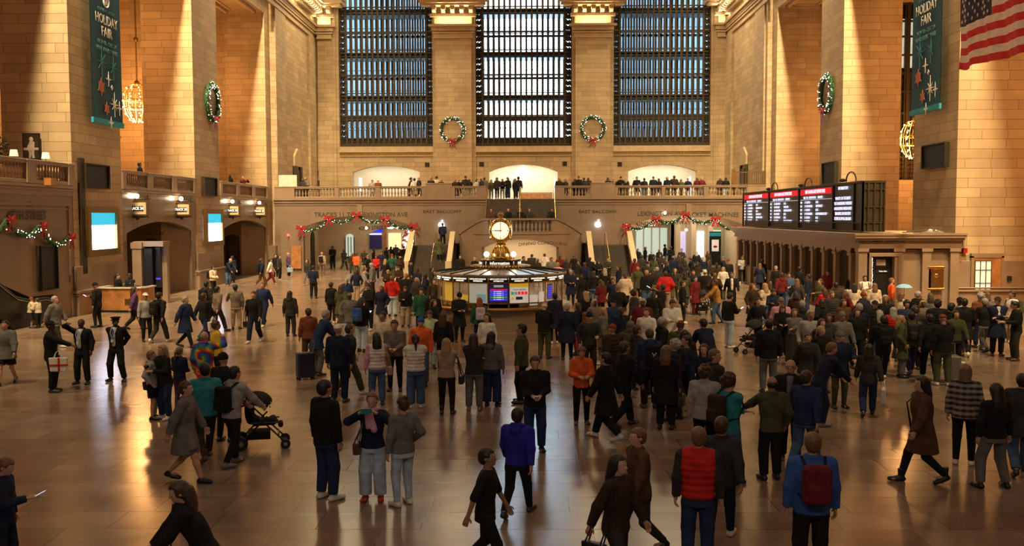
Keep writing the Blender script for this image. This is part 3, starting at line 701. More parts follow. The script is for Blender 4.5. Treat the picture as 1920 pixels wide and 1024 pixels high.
for sx, nm in ((-.5, 'left'), (.5, 'right')):
    l = empty('booth_lamp', (bx_+sx, by_-.3, 2.69), 0, 'glowing globe lamp on the booth %s of the gold clock' % nm, 'lamp', 'globe lamps under the gold clock')
    MB().lathe([(.05, 0), (.05, .02), (.015, .03), (.015, .09), (.04, .1)], seg=8).build('stem', 'gold', l); MB().sphere((0, 0, .19), .1, 14, 8).build('globe', 'lamp_globe', l, smooth=True)
# ---- departure board
dx, dy0, dy1, dz0, dz1 = 15.0, 42.3, 65.2, 3.55, 5.78
db = empty('departure_board', (dx+.45, (dy0+dy1)/2, dz0), 0, 'long black train departure board on the ticket office roof', 'departure board'); oy = (dy0+dy1)/2; ox = dx+.45
def BX(m, x0, x1, y0, y1, z0, z1): m.box(x0-ox, x1-ox, y0-oy, y1-oy, z0-dz0, z1-dz0)
m = MB(); BX(m, dx+.08, dx+.95, dy0+.02, dy1, dz0, dz1); m.build('cabinet', 'dark_bronze', db)
m = MB(); BX(m, dx+.03, dx+.08, dy0+.1, dy1-.1, dz0+.42, dz1-.08); m.build('screen', 'board_black', db)
m = MB()
YE = [atX(p_, 420, dx)[1] for p_ in (1393, 1441, 1497, 1561, 1600)]+[dy0]
for y in YE: BX(m, dx-.03, dx+.06, y-.05, y+.05, dz0, dz1)
BX(m, dx-.02, dx+.08, dy0, dy1, dz0+.36, dz0+.42); BX(m, dx-.05, dx+1, dy0-.02, dy1, dz1-.06, dz1+.04); BX(m, dx-.02, dx+.08, dy0, dy1, dz0, dz0+.06)
for x in (dx, dx+.22, dx+.5, dx+.78, dx+.95): BX(m, x-.03, x+.03, dy0-.05, dy0+.06, dz0, dz1)
for z in (dz0+.4, dz0+1.1, dz1-.35): BX(m, dx, dx+.95, dy0-.04, dy0+.06, z-.02, z+.02)
m.build('frame', 'dark_bronze', db)
rows = [('HUDSON LINE DEPARTURES', [('9:02', '16', 'STAMFORD', 'LOCAL'), ('9:07', '11', 'NEW HAVEN', 'STAMFORD 1ST STOP'), ('9:10', '25', 'HARRISON', 'LOCAL'), ('9:22', '19', 'STAMFORD', '125TH STREET 1ST'), ('9:34', '13', 'NEW HAVEN', 'GREENWICH 1ST STOP'), ('9:37', '24', 'HARRISON', 'LOCAL')]),
        ('NEW HAVEN LINE DEPARTURES', [('9:05', '32', 'CRESTWOOD', 'LOCAL'), ('9:13', '34', 'SOUTHEAST', 'WHITE PLAINS'), ('9:25', '28', 'N WHITE PLNS', 'CRESTWOOD 1ST STOP'), ('9:31', '30', 'SOUTHEAST', 'LOCAL'), ('9:43', '27', 'CRESTWOOD', 'LOCAL'), ('9:55', '35', 'WASSAIC', 'CHANGE AT SOUTHEAST')]),
        ('NEW HAVEN LINE DEPARTURES', [('9:08', '37', 'CROTON', 'LOCAL'), ('9:18', '39', 'POUGHKEEPSIE', 'TARRYTOWN 1ST'), ('9:20', '41', 'CROTON', 'LOCAL'), ('9:43', '38', 'POUGHKEEPSIE', 'CROTON HARMON 1ST STOP'), ('9:50', '36', 'CROTON', 'LOCAL'), ('9:56', '40', 'YONKERS', 'LOCAL')])]
for i, (hd, rr) in enumerate(rows):
    ya, yb = YE[i], YE[i+1]; yc = (ya+yb)/2-oy; w = ya-yb
    b = MB(); BX(b, dx, dx+.03, yb+.3, ya-.3, dz1-.42, dz1-.12); b.build('header', 'board_red', db)
    u, v = (0, -1, 0), (0, 0, 1); X = dx-ox-.012
    text(hd, (X, yc, dz1-.27-dz0), .25, u, v, 'lettering', 'board_text', db, sx=w/6.2, weight=.006)
    b = MB(); BX(b, dx+.01, dx+.03, yb+.25, ya-.25, dz1-.68, dz1-.665); b.build('rule', 'board_text', db)
    text('TIME  TRK  DESTINATION      REMARKS', (X, yc+w*.06, dz1-.57-dz0), .17, u, v, 'lettering', 'board_text', db, sx=w/5.2, weight=.004)
    for j, (t1, t2, t3, t4) in enumerate(rr):
        z = dz1-.82-j*.2-dz0
        text(t1, (X, ya-oy-w*.06, z), .17, u, v, 'lettering', 'board_text', db, sx=w/5.4, align='LEFT', weight=.005)
        text(t2+'  '+t3, (X, ya-oy-w*.2, z), .17, u, v, 'lettering', 'board_text', db, sx=w/6.2, align='LEFT', weight=.005)
        text(t4, (X, ya-oy-w*.53, z), .17, u, v, 'lettering', 'board_text', db, sx=w/7.2, align='LEFT', weight=.005)
yc = (YE[3]+YE[4])/2-oy; w = YE[3]-YE[4]
for j, s in enumerate(('INFORMATION', '', "WHAT'S ON THE MENU", 'THIS THANKSGIVING WEEKEND?', 'A BIGGER HELPING OF METRO-NORTH', 'TRAIN SERVICE. PLAN YOUR TRIP BY', 'GETTING THE APP OR AT MTA.INFO')):
    if s: text(s, (dx-ox-.012, yc, dz1-.22-j*.24-dz0), .2, (0, -1, 0), (0, 0, 1), 'lettering', 'board_text', db, sx=min(1.0, w*.92/(len(s)*.125)), weight=.006)
m = MB()
for y, z in ((dy0+3.2, dz1+.12), (dy0+10, dz1+.1), (dy0+17, dz1+.1)):
    m.tube([(.1, y-oy+.7*math.cos(q_), z-dz0+.45*math.sin(q_)) for q_ in [PI*k/8 for k in range(9)]], .035, 6); m.sphere((-.3, y-oy, z-dz0+.05), .16, 8, 5, (1, 1, .6))
m.build('flood_lamp', 'black_metal', db)
m = MB()
for k in range(5): m.tube([(16.5+.2*k, 41.6, 3.53+.03*k), (17.3+.12*k, 41.8, 3.56+.03*k), (18.3-.1*k, 41.6, 3.53+.025*k)], .03, 5)
tag(m.build('folded_barriers', 'steel'), 'folded steel barriers lying on the office roof beside the board', 'barriers')
# ---- lettering cut in stone
def wall_text(s, px, py, Y, size, bendr=None, sx=1, label=None):
    c = atY(px, py, Y-.02); b = (lambda x: -x*x*bendr) if bendr else None
    o = text(s, c, size, (1, 0, 0), (0, 0, 1), 'trim_lettering', 'letter_dark', None, bend=b, sx=sx, weight=.004); struct(o, 'carved words %s on marble' % s.lower()); return o
wall_text('TRACKS 11 TO 31', 635, 403, BY, .5, None, .95); wall_text('LEXINGTON AVE', 720, 403, BY, .5, None, .95)
wall_text('EAST BALCONY', 829, 397, BY, .33, None, 1.25); wall_text('EAST BALCONY', 1121, 397, BY, .33, None, 1.25)
wall_text('LEXINGTON AVE', 1240, 401, BY, .5, None, .95); wall_text('TICKET MACHINES', 1336, 403, BY, .5, None, .95)
wall_text('42ND STREET PASSAGE SUBWAY', 735, 427, 78.5, .42, .012, .9); wall_text('42ND STREET  SUBWAY 4 5 6 7 S', 1262, 418, 77.6, .42, .012, 1.0)
wall_text('DINING CONCOURSE', 1018, 456, 66.1, .3, .04, 1.15)
wall_text('CUSTOMER SERVICE', 1650, 452, TY0-.1, .2, None, 1.15)
o = text('45TH STREET', (NX+.03, 37.0, 4.36), .5, (0, 1, 0), (0, 0, 1), 'trim_lettering', 'letter_dark', None, sx=1.0, weight=.004); struct(o, 'carved words 45th street')
o = text('24 TRACK 24', (-21.5, 54.05, 3.35), .24, (1, 0, 0), (0, 0, 1), 'trim_lettering', 'letter_dark', None); struct(o)
for i, o in enumerate([o for o in bpy.data.objects if o.name.startswith('trim_lettering')]): pass
# ---- holiday banners on the front piers
def banner(X, ya, yb, z0, z1, s, label):
    """hangs flat along y; s = +1 when it faces +x"""
    w = abs(yb-ya); yc = (ya+yb)/2
    r = empty('banner', (X, yc, z0), 0, label, 'banner'); n = s
    U = Vector((0, 1*s, 0)); V = Vector((0, 0, 1))
    m = MB(); nseg = 10
    vs = []; 
    for j in range(15):
        for i in range(nseg+1):
            yy = -w/2+w*i/nseg; zz = (z1-z0)*j/14
            for t in (0, .02): vs.append((n*(.03*math.sin(i*.9)*(1-j/16)+t), yy, zz))
    def I(i, j, t): return (j*(nseg+1)+i)*2+t
    fs = [(I(i, j, t), I(i+1, j, t), I(i+1, j+1, t), I(i, j+1, t)) for t in (0, 1) for i in range(nseg) for j in range(14)]
    m.add(vs, fs).build('cloth', 'banner_teal', r, smooth=True)
    MB().obox((n*.02, 0, .1), U, V, (n, 0, 0), w/2+.05, .12, .055).build('hem', 'banner_edge', r)
    o = n*.07
    def T(sx_, x, z, size, mt, k=1.0): text(sx_, (o, x*s, z), size, U, V, 'lettering', mt, r, sx=k, weight=.002)
    T('HOLIDAY', 0, 4.72, .62, 'banner_white', .86); T('FAIR', 0, 4.18, .62, 'banner_white', .9)
    T('GRAND CENTRAL', 0, 5.15, .22, 'banner_faint'); T('NOV 10 - DEC 24', 0, 3.68, .26, 'banner_faint'); T('VANDERBILT HALL', 0, 3.38, .26, 'banner_faint')
    mm = MB(); mm.tube([(o, .25*math.cos(q_*PI/8), 5.6+.25*math.sin(q_*PI/8)) for q_ in range(16)], .04, 5, closed=True); mm.obox((o, 0, 5.6), (0, 1, 0), (0, 0, 1), (1, 0, 0), .12, .14, .02); mm.build('emblem', 'banner_white', r)
    def star(x, z, R, npt, mt, inner=.16):
        pts = []
        for q_ in range(2*npt):
            a = PI/2+q_*PI/npt; rr = R*(1 if q_ % 4 == 0 or npt < 6 else .62) if q_ % 2 == 0 else R*inner
            pts.append((x*s+rr*math.cos(a), z+rr*math.sin(a)))
        MB().prism([(p_[0], p_[1]) for p_ in pts], 'x', o-.006*s, o+.006*s).build('star', mt, r)
    h = (z1-z0)
    star(.62, 1.0, .58, 8, 'banner_white', .17); star(1.15, .88, .34, 4, 'banner_white', .2); star(.05, 2.1, .34, 4, 'banner_white', .2); star(.38, 1.75, .12, 8, 'banner_white', .8)
    star(-.72, 1.65, .42, 12, 'banner_orange', .6); star(-.2, .72, .32, 12, 'banner_orange', .6); star(-.6, 2.8, .8, 8, 'banner_mid', .12); star(.6, 2.7, .6, 8, 'banner_mid', .12); star(.2, .12, .28, 4, 'banner_white', .3)
    MB().tube([(0, -w/2-.1, h), (0, w/2+.1, h)], .04, 6).build('pole', 'black_metal', r)
banner(NX+.35, 42.15, 45.25, 8.55, 15.4, 1, 'teal holiday fair banner on the pier left of the chandelier')
banner(SX-.35, 42.4, 45.5, 9.0, 15.9, -1, 'teal holiday fair banner on the pier beside the flag')
# ---- flag
_f0, _f1 = atX(1797, 135, 16.5), atX(1797, 57, 16.5)
fl = empty('flag', (16.5, _f0[1]-3.0, _f0[2]+.1), 0, 'large american flag hanging beside the right hand pier', 'flag')
Hh, Lf = (_f1[2]-_f0[2])*13/6, 6.6
def fy(u): return 3.0-u*Lf
def fz(u, v): return Hh*v-.0-.22*math.sin(min(1, u*2.2)*PI/2)*(1-v)*.0+.25*u*(1-v)*-1+.12*math.sin(u*9)*(1-v)*.3-(.12*math.sin(PI*min(1, u*5)))*(1-v)
def fx(u, v): return .07*math.sin(u*26+v*3)*(.3+.7*(1-v))+.03*math.sin(u*61+v*8)
def patch(u0, u1, v0, v1, name, mt, d=0.0):
    vs = []; nu = max(2, int((u1-u0)*60)); nv = 2
    for j in range(nv+1):
        for i in range(nu+1):
            u = u0+(u1-u0)*i/nu; v = v0+(v1-v0)*j/nv; vs.append((fx(u, v)-d, fy(u), fz(u, v)))
    fs = [(j*(nu+1)+i, j*(nu+1)+i+1, (j+1)*(nu+1)+i+1, (j+1)*(nu+1)+i) for j in range(nv) for i in range(nu)]
    return MB().add(vs, fs).build(name, mt, fl, smooth=True)
for k in range(13):
    v1 = 1-k/13; v0 = 1-(k+1)/13; patch(.38 if k < 7 else 0, 1, v0, v1, 'stripe', 'flag_red' if k % 2 == 0 else 'flag_white')
patch(0, .38, 6/13, 1, 'canton', 'flag_blue')
for r_ in range(9):
    for c_ in range(6 if r_ % 2 == 0 else 5):
        u = .38*(c_*2+1+(r_ % 2))/12; v = 1-(7/13)*(r_+.9)/9.8; cx, cyy, cz = fx(u, v), fy(u), fz(u, v)
        pts = [(cyy+(.085 if q_ % 2 == 0 else .035)*math.sin(q_*PI/5), cz+(.085 if q_ % 2 == 0 else .035)*math.cos(q_*PI/5)) for q_ in range(10)]
        MB().prism(pts, 'x', cx-.03, cx-.022).build('star', 'flag_white', fl)
MB().tube([(0, 3.05, Hh+.02), (0, -3.7, Hh+.02)], .03, 6).build('pole', 'steel', fl)
# ---- wreaths
def wreath(loc, R, n, label, seed):
    rnd = random.Random(seed); r = empty('wreath', loc, 0, label, 'wreath', None); n = Vector(n); u = Vector((-n.y, n.x, 0)); up = Vector((0, 0, 1))
    m = MB(); m.tube([u*R*math.cos(2*PI*k/28)+up*R*math.sin(2*PI*k/28)+n*.1 for k in range(28)], R*.14, 6, closed=True)
    for k in range(330):
        a = rnd.uniform(0, 2*PI); b = rnd.uniform(-PI*.1, PI*1.1); c = u*math.cos(a)+up*math.sin(a); p = c*R+n*.1
        d = (c*math.cos(b)+n*math.sin(b)); q0 = p+d*R*.1; q1 = p+d*R*rnd.uniform(.2, .3)+(u*-math.sin(a)+up*math.cos(a))*rnd.uniform(-.12, .12)*R
        s_ = d.cross(u*-math.sin(a)+up*math.cos(a)).normalized()*.035*R; m.add([q0-s_, q0+s_, q1], [(0, 1, 2)])
    m.build('fir_ring', 'fir', r)
    ls = MB(); lp = MB()
    for k in range(95):
        a = rnd.uniform(0, 2*PI); b = rnd.uniform(.1, PI-.1); c = u*math.cos(a)+up*math.sin(a); p = c*R+n*.1+(c*math.cos(b)+n*math.sin(b))*R*.2
        (lp if k % 6 == 0 else ls).sphere(p, .024, 5, 4)
    tag(ls.build('light_string', 'fairy', r), kind='stuff'); lp.build('bauble', 'bow_red', r)
    bow(r, up*(-R*.98)+n*.3, u, up, n, R*.42); return r
def bow(par, c, u, up, n, s, name='bow'):
    b = MB(); c = Vector(c)
    for q_ in (-1, 1):
        for t in (.45, -.1):
            pts = [c+(u*q_*math.cos(t)*k*s*.9+up*(math.sin(t)*k*s*.9))*1 for k in (0, .35, .7, 1)]
            w = [.06, .2, .24, .1]
            vs = []
            for p, ww in zip(pts, w):
                for e in (1, -1): vs += [p+up*ww*s*e+n*(.02+.12*s*math.sin(ww*6)), p+up*ww*s*e*.6-n*.04*s]
            fs = []
            for i in range(3):
                o = i*4; fs += [(o, o+4, o+6, o+2), (o+1, o+3, o+7, o+5), (o, o+1, o+5, o+4), (o+2, o+6, o+7, o+3)]
            b.add(vs, fs)
        e1 = c+u*q_*s*.25-up*s*.7; e2 = c+u*q_*s*.55-up*s*1.45
        d = u*.16*s; b.add([c-d*.4, c+d*.4, e1+d, e1-d, e2+d, e2-d, e2+up*.12*s], [(0, 1, 2, 3), (3, 2, 4, 6), (3, 6, 5)])
        b.add([p-n*.03 for p in (c-d*.4, c+d*.4, e1+d, e1-d, e2+d, e2-d)], [(0, 1, 2, 3), (3, 2, 4, 5)])
    b.sphere(c+n*.04*s, .17*s, 7, 5)
    return b.build(name, 'bow_red', par)
wreath((NX+.08, 59.0, 11.4), 1.08, (1, 0, 0), 'lit wreath with red bow on the left wall pier', 1)
wreath((SX-.08, 58.9, 11.75), 1.08, (-1, 0, 0), 'lit wreath with red bow on the right wall pier', 2)
wreath((-6.6, EY-.5, 12.15), 1.02, (0, -1, 0), 'lit wreath between the left and middle tall windows', 3)
wreath((6.15, EY-.5, 12.2), 1.02, (0, -1, 0), 'lit wreath between the middle and right tall windows', 4)
# ---- garlands with bows
def garland(pts, n, label, seed, bs=.32, gr=.13):
    """pts: bow points; garland sags between them"""
    rnd = random.Random(seed); c0 = Vector(pts[len(pts)//2]); r = empty('garland', c0, 0, label, 'garland', 'lit garlands with red bows'); n = Vector(n); m = MB(); li = MB(); up = Vector((0, 0, 1))
    for a, b in zip(pts[:-1], pts[1:]):
        a, b = Vector(a)-c0, Vector(b)-c0; L_ = (b-a).length; sag = L_*.2; k = int(L_*6)
        path = [a.lerp(b, i/k)-up*sag*4*(i/k)*(1-i/k)+n*.12 for i in range(k+1)]; m.tube(path, gr*.6, 5)
        for _ in range(int(L_*75)):
            t = rnd.random(); p = a.lerp(b, t)-up*sag*4*t*(1-t)+n*.12; d = Vector((rnd.gauss(0, 1), rnd.gauss(0, 1), rnd.gauss(0, 1))).normalized()
            q1 = p+d*gr*rnd.uniform(1, 1.7); s_ = d.cross(Vector((.3, .5, .8))).normalized()*gr*.28; m.add([p+d*gr*.3-s_, p+d*gr*.3+s_, q1], [(0, 1, 2)])
        for _ in range(int(L_*8)):
            t = rnd.random(); p = a.lerp(b, t)-up*sag*4*t*(1-t)+n*(.14+gr); li.sphere(p+up*rnd.uniform(-gr, gr), .019, 5, 4)
    m.build('fir_rope', 'fir', r); tag(li.build('light_string', 'fairy', r), kind='stuff')
    u = Vector((-n.y, n.x, 0))
    for p in pts: bow(r, Vector(p)-c0+n*.3, u, up, n, bs)
P = lambda x, y: atY(x, y, BY-.12)
garland([P(566, 428), P(618, 409), P(670, 402), P(723, 410), P(777, 423)], (0, -1, 0), 'lit fir garland with red bows over the left passage arch', 11, .42, .15)
garland([P(1174, 424), P(1229, 410), P(1284, 402), P(1340, 410), P(1384, 428)], (0, -1, 0), 'lit fir garland with red bows over the right passage arch', 12, .42, .15)
Q = lambda x, y: atX(x, y, NX+.1)
garland([Q(-70, 428), Q(6, 412), Q(68, 424), Q(122, 445)], (1, 0, 0), 'lit fir garland with red bows below the forty fifth street lettering', 13, .34, .13)
# ---- chandeliers
def chandelier(loc, ztop, label):
    r = empty('chandelier', loc, 0, label, 'chandelier', 'melon shaped chandeliers'); m = MB(); lb = MB()
    prof = [(.16, 1.25), (.45, 1.15), (.62, .95), (.78, .6), (.84, .2), (.84, -.1), (.78, -.45), (.62, -.8), (.42, -1.05), (.2, -1.15)]
    for k in range(12):
        a = 2*PI*k/12; m.tube([(p_*math.cos(a), p_*math.sin(a), z) for p_, z in prof], .022, 5)
    m.build('rib', 'gold', r)
    for p_, z in ((.62, .95), (.84, .2), (.82, -.3)):
        mm = MB(); mm.tube([(p_*math.cos(2*PI*k/24), p_*math.sin(2*PI*k/24), z) for k in range(24)], .03, 5, closed=True); mm.build('band', 'gold', r)
    for zz, rr in ((.95, .66), (.55, .84), (.15, .9), (-.25, .88), (-.65, .76), (-1.0, .5), (-1.12, .3)):
        for k in range(9):
            a = 2*PI*(k+.5)/9; lb.sphere((rr*math.cos(a), rr*math.sin(a), zz), .045, 6, 4)
    lb.build('bulb', 'bulb', r)
    m = MB(); m.lathe([(.1, 1.2), (.16, 1.3), (.08, 1.4), (.05, 1.5), (.05, ztop-loc[2]-3)], seg=8); m.sphere((0, 0, 4.0), .16, 8, 6); m.lathe([(.03, ztop-loc[2]-3), (.03, ztop-loc[2])], seg=6); m.sphere((0, 0, 1.3), .18, 8, 6); m.build('stem', 'bronze', r)
chandelier((-24.35, 59.6, 11.4), 21.4, 'glowing gold chandelier behind the left wall pier')
chandelier((24.35, 59.8, 8.95), 21.4, 'glowing gold chandelier below the right banner')
# ---- track signs with lamps on the north wall
def track_sign(px0, px1, pyt, pyb, Y, num, label):
    c0, c1 = atY(px0, pyb, Y), atY(px1, pyt, Y); w, h = (c1[0]-c0[0]), (c1[2]-c0[2]); r = empty('track_sign', ((c0[0]+c1[0])/2, Y, c0[2]), 0, label, 'sign', 'track signs along the left wall')
    MB().box(-w/2, w/2, -.1, .12, 0, h).build('case', 'bronze', r); MB().box(-w/2+.08, w/2-.08, -.12, -.09, .08, h-.1).build('face_panel', 'cream_plaster', r)
    MB().box(-w*.32, w*.32, -.14, -.11, h*.32, h*.64).build('number_window', 'board_black', r)
    text('TRACK '+num, (0, -.15, h*.48), h*.26, (1, 0, 0), (0, 0, 1), 'lettering', 'sign_text', r, sx=.8, weight=.006)
    m = MB(); m.lathe([(w*.28, 0), (w*.2, -.08), (w*.1, -.12), (.03, -.22)], seg=10); m.tube([(-w*.6, .1, -.02), (-w*.2, .0, -.1), (w*.3, 0, -.06), (w*.46, 0, -.02), (w*.5, 0, -.1)], .03, 5)
    m.tube([(-w*1.2, .05, h+.1), (w*.6, .05, h+.08)], .03, 6); m.tube([(-.1, 0, h), (-.05, -.02, h+.12)], .03, 5); m.obox((w*.42, 0, h+.16), (1, 0, 0), (0, 1, 0), (0, 0, 1), .08, .06, .12); m.build('bracket', 'dark_bronze', r)
    MB().sphere((0, -.05, h+.22), .12, 12, 8).build('globe', 'lamp_globe', r, smooth=True)
    point('sign_lamp', (r.location[0], Y-.45, c1[2]+.3), 5, (1, .75, .42), .1)
track_sign(237, 278, 376, 405, 47.2, '24', 'lit track sign nearest the first advert screen')
track_sign(323, 358, 380, 405, 53.0, '25', 'lit track sign just before the second wall pier')
track_sign(423, 450, 384, 405, 62.4, '26', 'lit track sign right of the second advert screen')
track_sign(475, 499, 386, 405, 68.5, '27', 'lit track sign farthest along the left wall')
# ---- advert screens, speaker panels and plaques
def wall_panel(name, px0, px1, pyt, pyb, X, label, cat, mt, frame=None, fw=.12):
    ya = atX(px0, 400, X)[1]; yb = atX(px1, 400, X)[1]; ya, yb = min(ya, yb), max(ya, yb); pc = px0 if X < 0 else px1
    z1 = atX(px0, pyt, X)[2]; z0 = atX(px0, pyb, X)[2]; s = 1 if X < 0 else -1
    r = empty(name, (X, (ya+yb)/2, z0), 0, label, cat); w = yb-ya
    x0, x1 = sorted((0, s*.1)); MB().box(x0, x1, -w/2, w/2, 0, z1-z0).build('panel', mt, r)
    if frame:
        m = MB(); a, b = sorted((0, s*.2))
        for q_ in ((-w/2-fw, -w/2, -fw, z1-z0+fw), (w/2, w/2+fw, -fw, z1-z0+fw), (-w/2, w/2, -fw, 0), (-w/2, w/2, z1-z0, z1-z0+fw)): m.box(a, b, q_[0], q_[1], q_[2], q_[3])
        m.build('frame', frame, r)
    return r, w, z1-z0, s
for args in ((163, 211, 399, 469, 'bright advert screen on the pier behind the wooden desk'), (384, 411, 401, 453, 'bright advert screen on the pier beyond the track doors')):
    r, w, h, s = wall_panel('advert_screen', *args[:4], NX+.06, args[4], 'screen', 'screen_white', 'bronze', .3)
    MB().box(.1, .11, -w/2, w/2, h*.66, h).build('cyan_band', 'screen_cyan', r)
    text('180 flavors of', (.12, -w*.05, h*.6), h*.13, (0, 1, 0), (0, 0, 1), 'lettering', 'screen_grey', r, sx=1.2, weight=.004); text('Grand Central', (.12, 0, h*.47), h*.12, (0, 1, 0), (0, 0, 1), 'lettering', 'screen_grey', r, sx=1.2)
    for k in range(3): MB().box(.1, .108, -w*.38, w*(.05+.1*k), h*(.36-.05*k), h*(.37-.05*k)).build('text_line', 'screen_grey', r)
for a in ((157, 200, 308, 350, NX+.02, 'black square speaker grille on the pier above the first advert screen'), (380, 403, 333, 366, NX+.02, 'black square speaker grille on the pier above the second advert screen'),
          (1545, 1569, 308, 345, SX-.02, 'black square speaker grille on the pier beside the departure board'), (1733, 1776, 276, 316, SX-.02, 'black square speaker grille on the pier under the right banner')):
    px0, px1 = a[0], a[1]
    r, w, h, s = wall_panel('speaker_grille', px0, px1, a[2], a[3], a[4], a[5], 'speaker', 'black_panel', 'dark_bronze', .05)
r, w, h, s = wall_panel('wall_plaque', 67, 97, 463, 545, NX+.0, 'tall narrow black panel under the left garland', 'panel', 'black_panel', 'dark_bronze', .04)
m = MB(); m.box(-.3, .3, -.06, 0, 0, 1.9); r = m.build('wall_plaque', 'black_panel'); c = (-20.35, 54.72, 1.2); r.location = c; r.rotation_euler = (0, 0, math.atan2(1.15, 1.25)); tag(r, 'tall narrow black panel inside the nearer track arch', 'panel')
for nm, px, py, lab in (('vent', 801, 309, 'right of the left store arch'), ('vent', 903, 308, 'left of the middle store arch'), ('vent', 1059, 307, 'right of the middle store arch'), ('vent', 1162, 308, 'left of the right store arch')):
    c = atY(px, py, EY); o = MB().box(c[0]-.2, c[0]+.2, EY-.06, EY+.02, c[2]-.2, c[2]+.2); 
    r = o.build('wall_vent', 'black_panel'); tag(r, 'small square dark vent '+lab, 'vent'); mm = MB()
    for k in range(5): mm.box(-.19, .19, -.07, -.04, .04+.08*k-.01, .04+.08*k+.01)
    mm.build('louvre', 'dark_bronze', r)
# ---- glowing store emblems
def emblem(c, size, mt, label, nrm=(0, -1, 0)):
    """apple with a bite and a leaf"""
    r = empty('store_emblem', c, 0, label, 'logo'); pts = []
    for k in range(40):
        a = 2*PI*k/40; x, z = math.sin(a), math.cos(a)
        rr = 1-.1*math.exp(-((a if a < PI else 2*PI-a)/.35)**2)*1.6+.06*math.cos(2*a)*-1-.12*math.exp(-((a-PI)/.25)**2)
        px_, pz_ = x*rr*.95, z*rr*.98
        d = math.hypot(px_-1.12, pz_-.2)
        if d < .42: t = .42/d; px_ = 1.12+(px_-1.12)*t; pz_ = .2+(pz_-.2)*t
        pts.append((px_*size, pz_*size))
    MB().prism(pts, 'y', -.06, 0).build('fruit', mt, r)
    lf = [(size*(.02+.38*t+.16*math.sin(PI*t)), size*(1.08+.5*t-.16*math.sin(PI*t))) for t in (0, .25, .5, .75, 1)]+[(size*(.02+.38*t-.16*math.sin(PI*t)), size*(1.08+.5*t+.16*math.sin(PI*t))) for t in (.75, .5, .25)]
    MB().prism(lf, 'y', -.06, 0).build('leaf', mt, r)
c = atY(980, 324, 91.1); emblem(c, .38, 'store_logo', 'glowing white fruit emblem inside the middle balcony store')
c = atY(828, 422, BY-.02); emblem(c, .24, 'logo_cool', 'glowing fruit emblem left of the staircase'); point('emblem_light', (c[0], c[1]-.4, c[2]), 10, (.7, .85, 1), .2)
c = atY(1121, 421, BY-.02); emblem(c, .24, 'logo_cool', 'glowing fruit emblem right of the staircase'); point('emblem_light', (c[0], c[1]-.4, c[2]), 14, (.7, .85, 1), .2)
# display tables and a counter in the store
def table(x, y, z, w, label, mt='wood', nm='display_table'):
    r = empty(nm, (x, y, z), 0, label, 'table'); MB().box(-w/2, w/2, -.4, .4, .86, .92).build('tabletop', mt, r)
    for sx_ in (-1, 1):
        for sy in (-1, 1): MB().box(sx_*(w/2-.06)-.04, sx_*(w/2-.06)+.04, sy*.34-.04, sy*.34+.04, 0, .86).build('leg', mt, r)
    MB().box(-w/2+.03, w/2-.03, -.34, .34, .12, .82).build('cabinet', mt, r) if mt == 'wood' else None
c = atY(990, 378, 90.4); table(1.0, 90.3, 5.6, 3.2, 'wooden counter under the glowing emblem in the balcony store')
for x, l in ((-15.3, 'far left'), (-10.2, 'left of the pillar'), (10.5, 'near the right store arch'), (16.2, 'by the right balcony gate')): table(x, 83.5, 5.6, 1.6, 'pale display table on the balcony '+l, 'paper')
for x in (-3.15, 2.85): pass
for x, y, l in ((-15.4, 88.6, 'left store arch'), (15.3, 88.6, 'right store arch'), (-2.95, 88.7, 'middle store arch, left side'), (2.75, 88.7, 'middle store arch, right side')):
    r = MB().box(x-.04, x+.04, y-.6, y+.6, 5.7, 7.9).build('light_panel', 'white_glow'); tag(r, 'bright white panel lining the '+l, 'light panel')
# ---- wooden desk near the first pier, totem screens behind it
dk = empty('security_desk', (-18.2, 43.0, 0), 0, 'curved wooden desk with pale top before the first pier', 'desk')
m = MB(); pts = []
c0, c1 = atZ(163, 585), atZ(236, 585)
W2 = 1.0
prof = [(-1.15, .5), (-1.15, -.55), (-.6, -.75), (.3, -.8), (.8, -.6), (1.0, -.2), (1.0, .5), (.8, .5), (.8, -.1), (.6, -.42), (.2, -.6), (-.55, -.56), (-.95, -.4), (-.95, .5)]
m.prism(prof, 'z', 0, 1.08).build('front', 'wood', dk); MB().prism([(x*1.06, y*1.08) for x, y in prof], 'z', 1.08, 1.14).build('desktop', 'counter_top', dk)
MB().box(-1.18, 1.02, -.84, -.5, .0, .1).build('plinth', 'black_metal', dk)
MB().box(.15, .42, -.815, -.8, .35, .62).build('notice', 'bronze', dk)
MB().prism([(.0, -.3), (.55, -.25), (.55, .0), (.0, .0)], 'z', 1.14, 1.17).build('keyboard', 'black_metal', dk)
r = empty('sanitizer_bottle', (-17.75, 42.6, 1.14), 0, 'small clear bottle standing on the wooden desk', 'bottle'); MB().lathe([(.03, 0), (.035, .02), (.035, .12), (.012, .15), (.012, .19)], seg=8).build('body', 'steel', r)
tt = empty('information_totem', (-19.2, 46.6, 0), 0, 'stone framed stand with two tall dark screens beside the desk', 'screen')
MB().box(-.1, .35, -.5, -.2, 0, 3.0).box(-.15, .4, -.55, -.15, 2.75, 3.05).box(1.1, 1.35, .2, .5, 0, 3.0).box(-.1, 1.4, -.4, .5, 2.85, 3.1).build('surround', 'marble_plain', tt)
MB().box(.37, .8, -.3, -.2, .5, 2.75).build('screen', 'board_black', tt); MB().box(.85, 1.1, .0, .1, .8, 2.8).build('screen', 'board_black', tt)
MB().box(.42, .74, -.32, -.3, .78, .86).build('caption_bar', 'screen_blue', tt); MB().box(.86, 1.08, -.02, .0, 1.2, 1.28).build('caption_bar', 'screen_blue', tt)
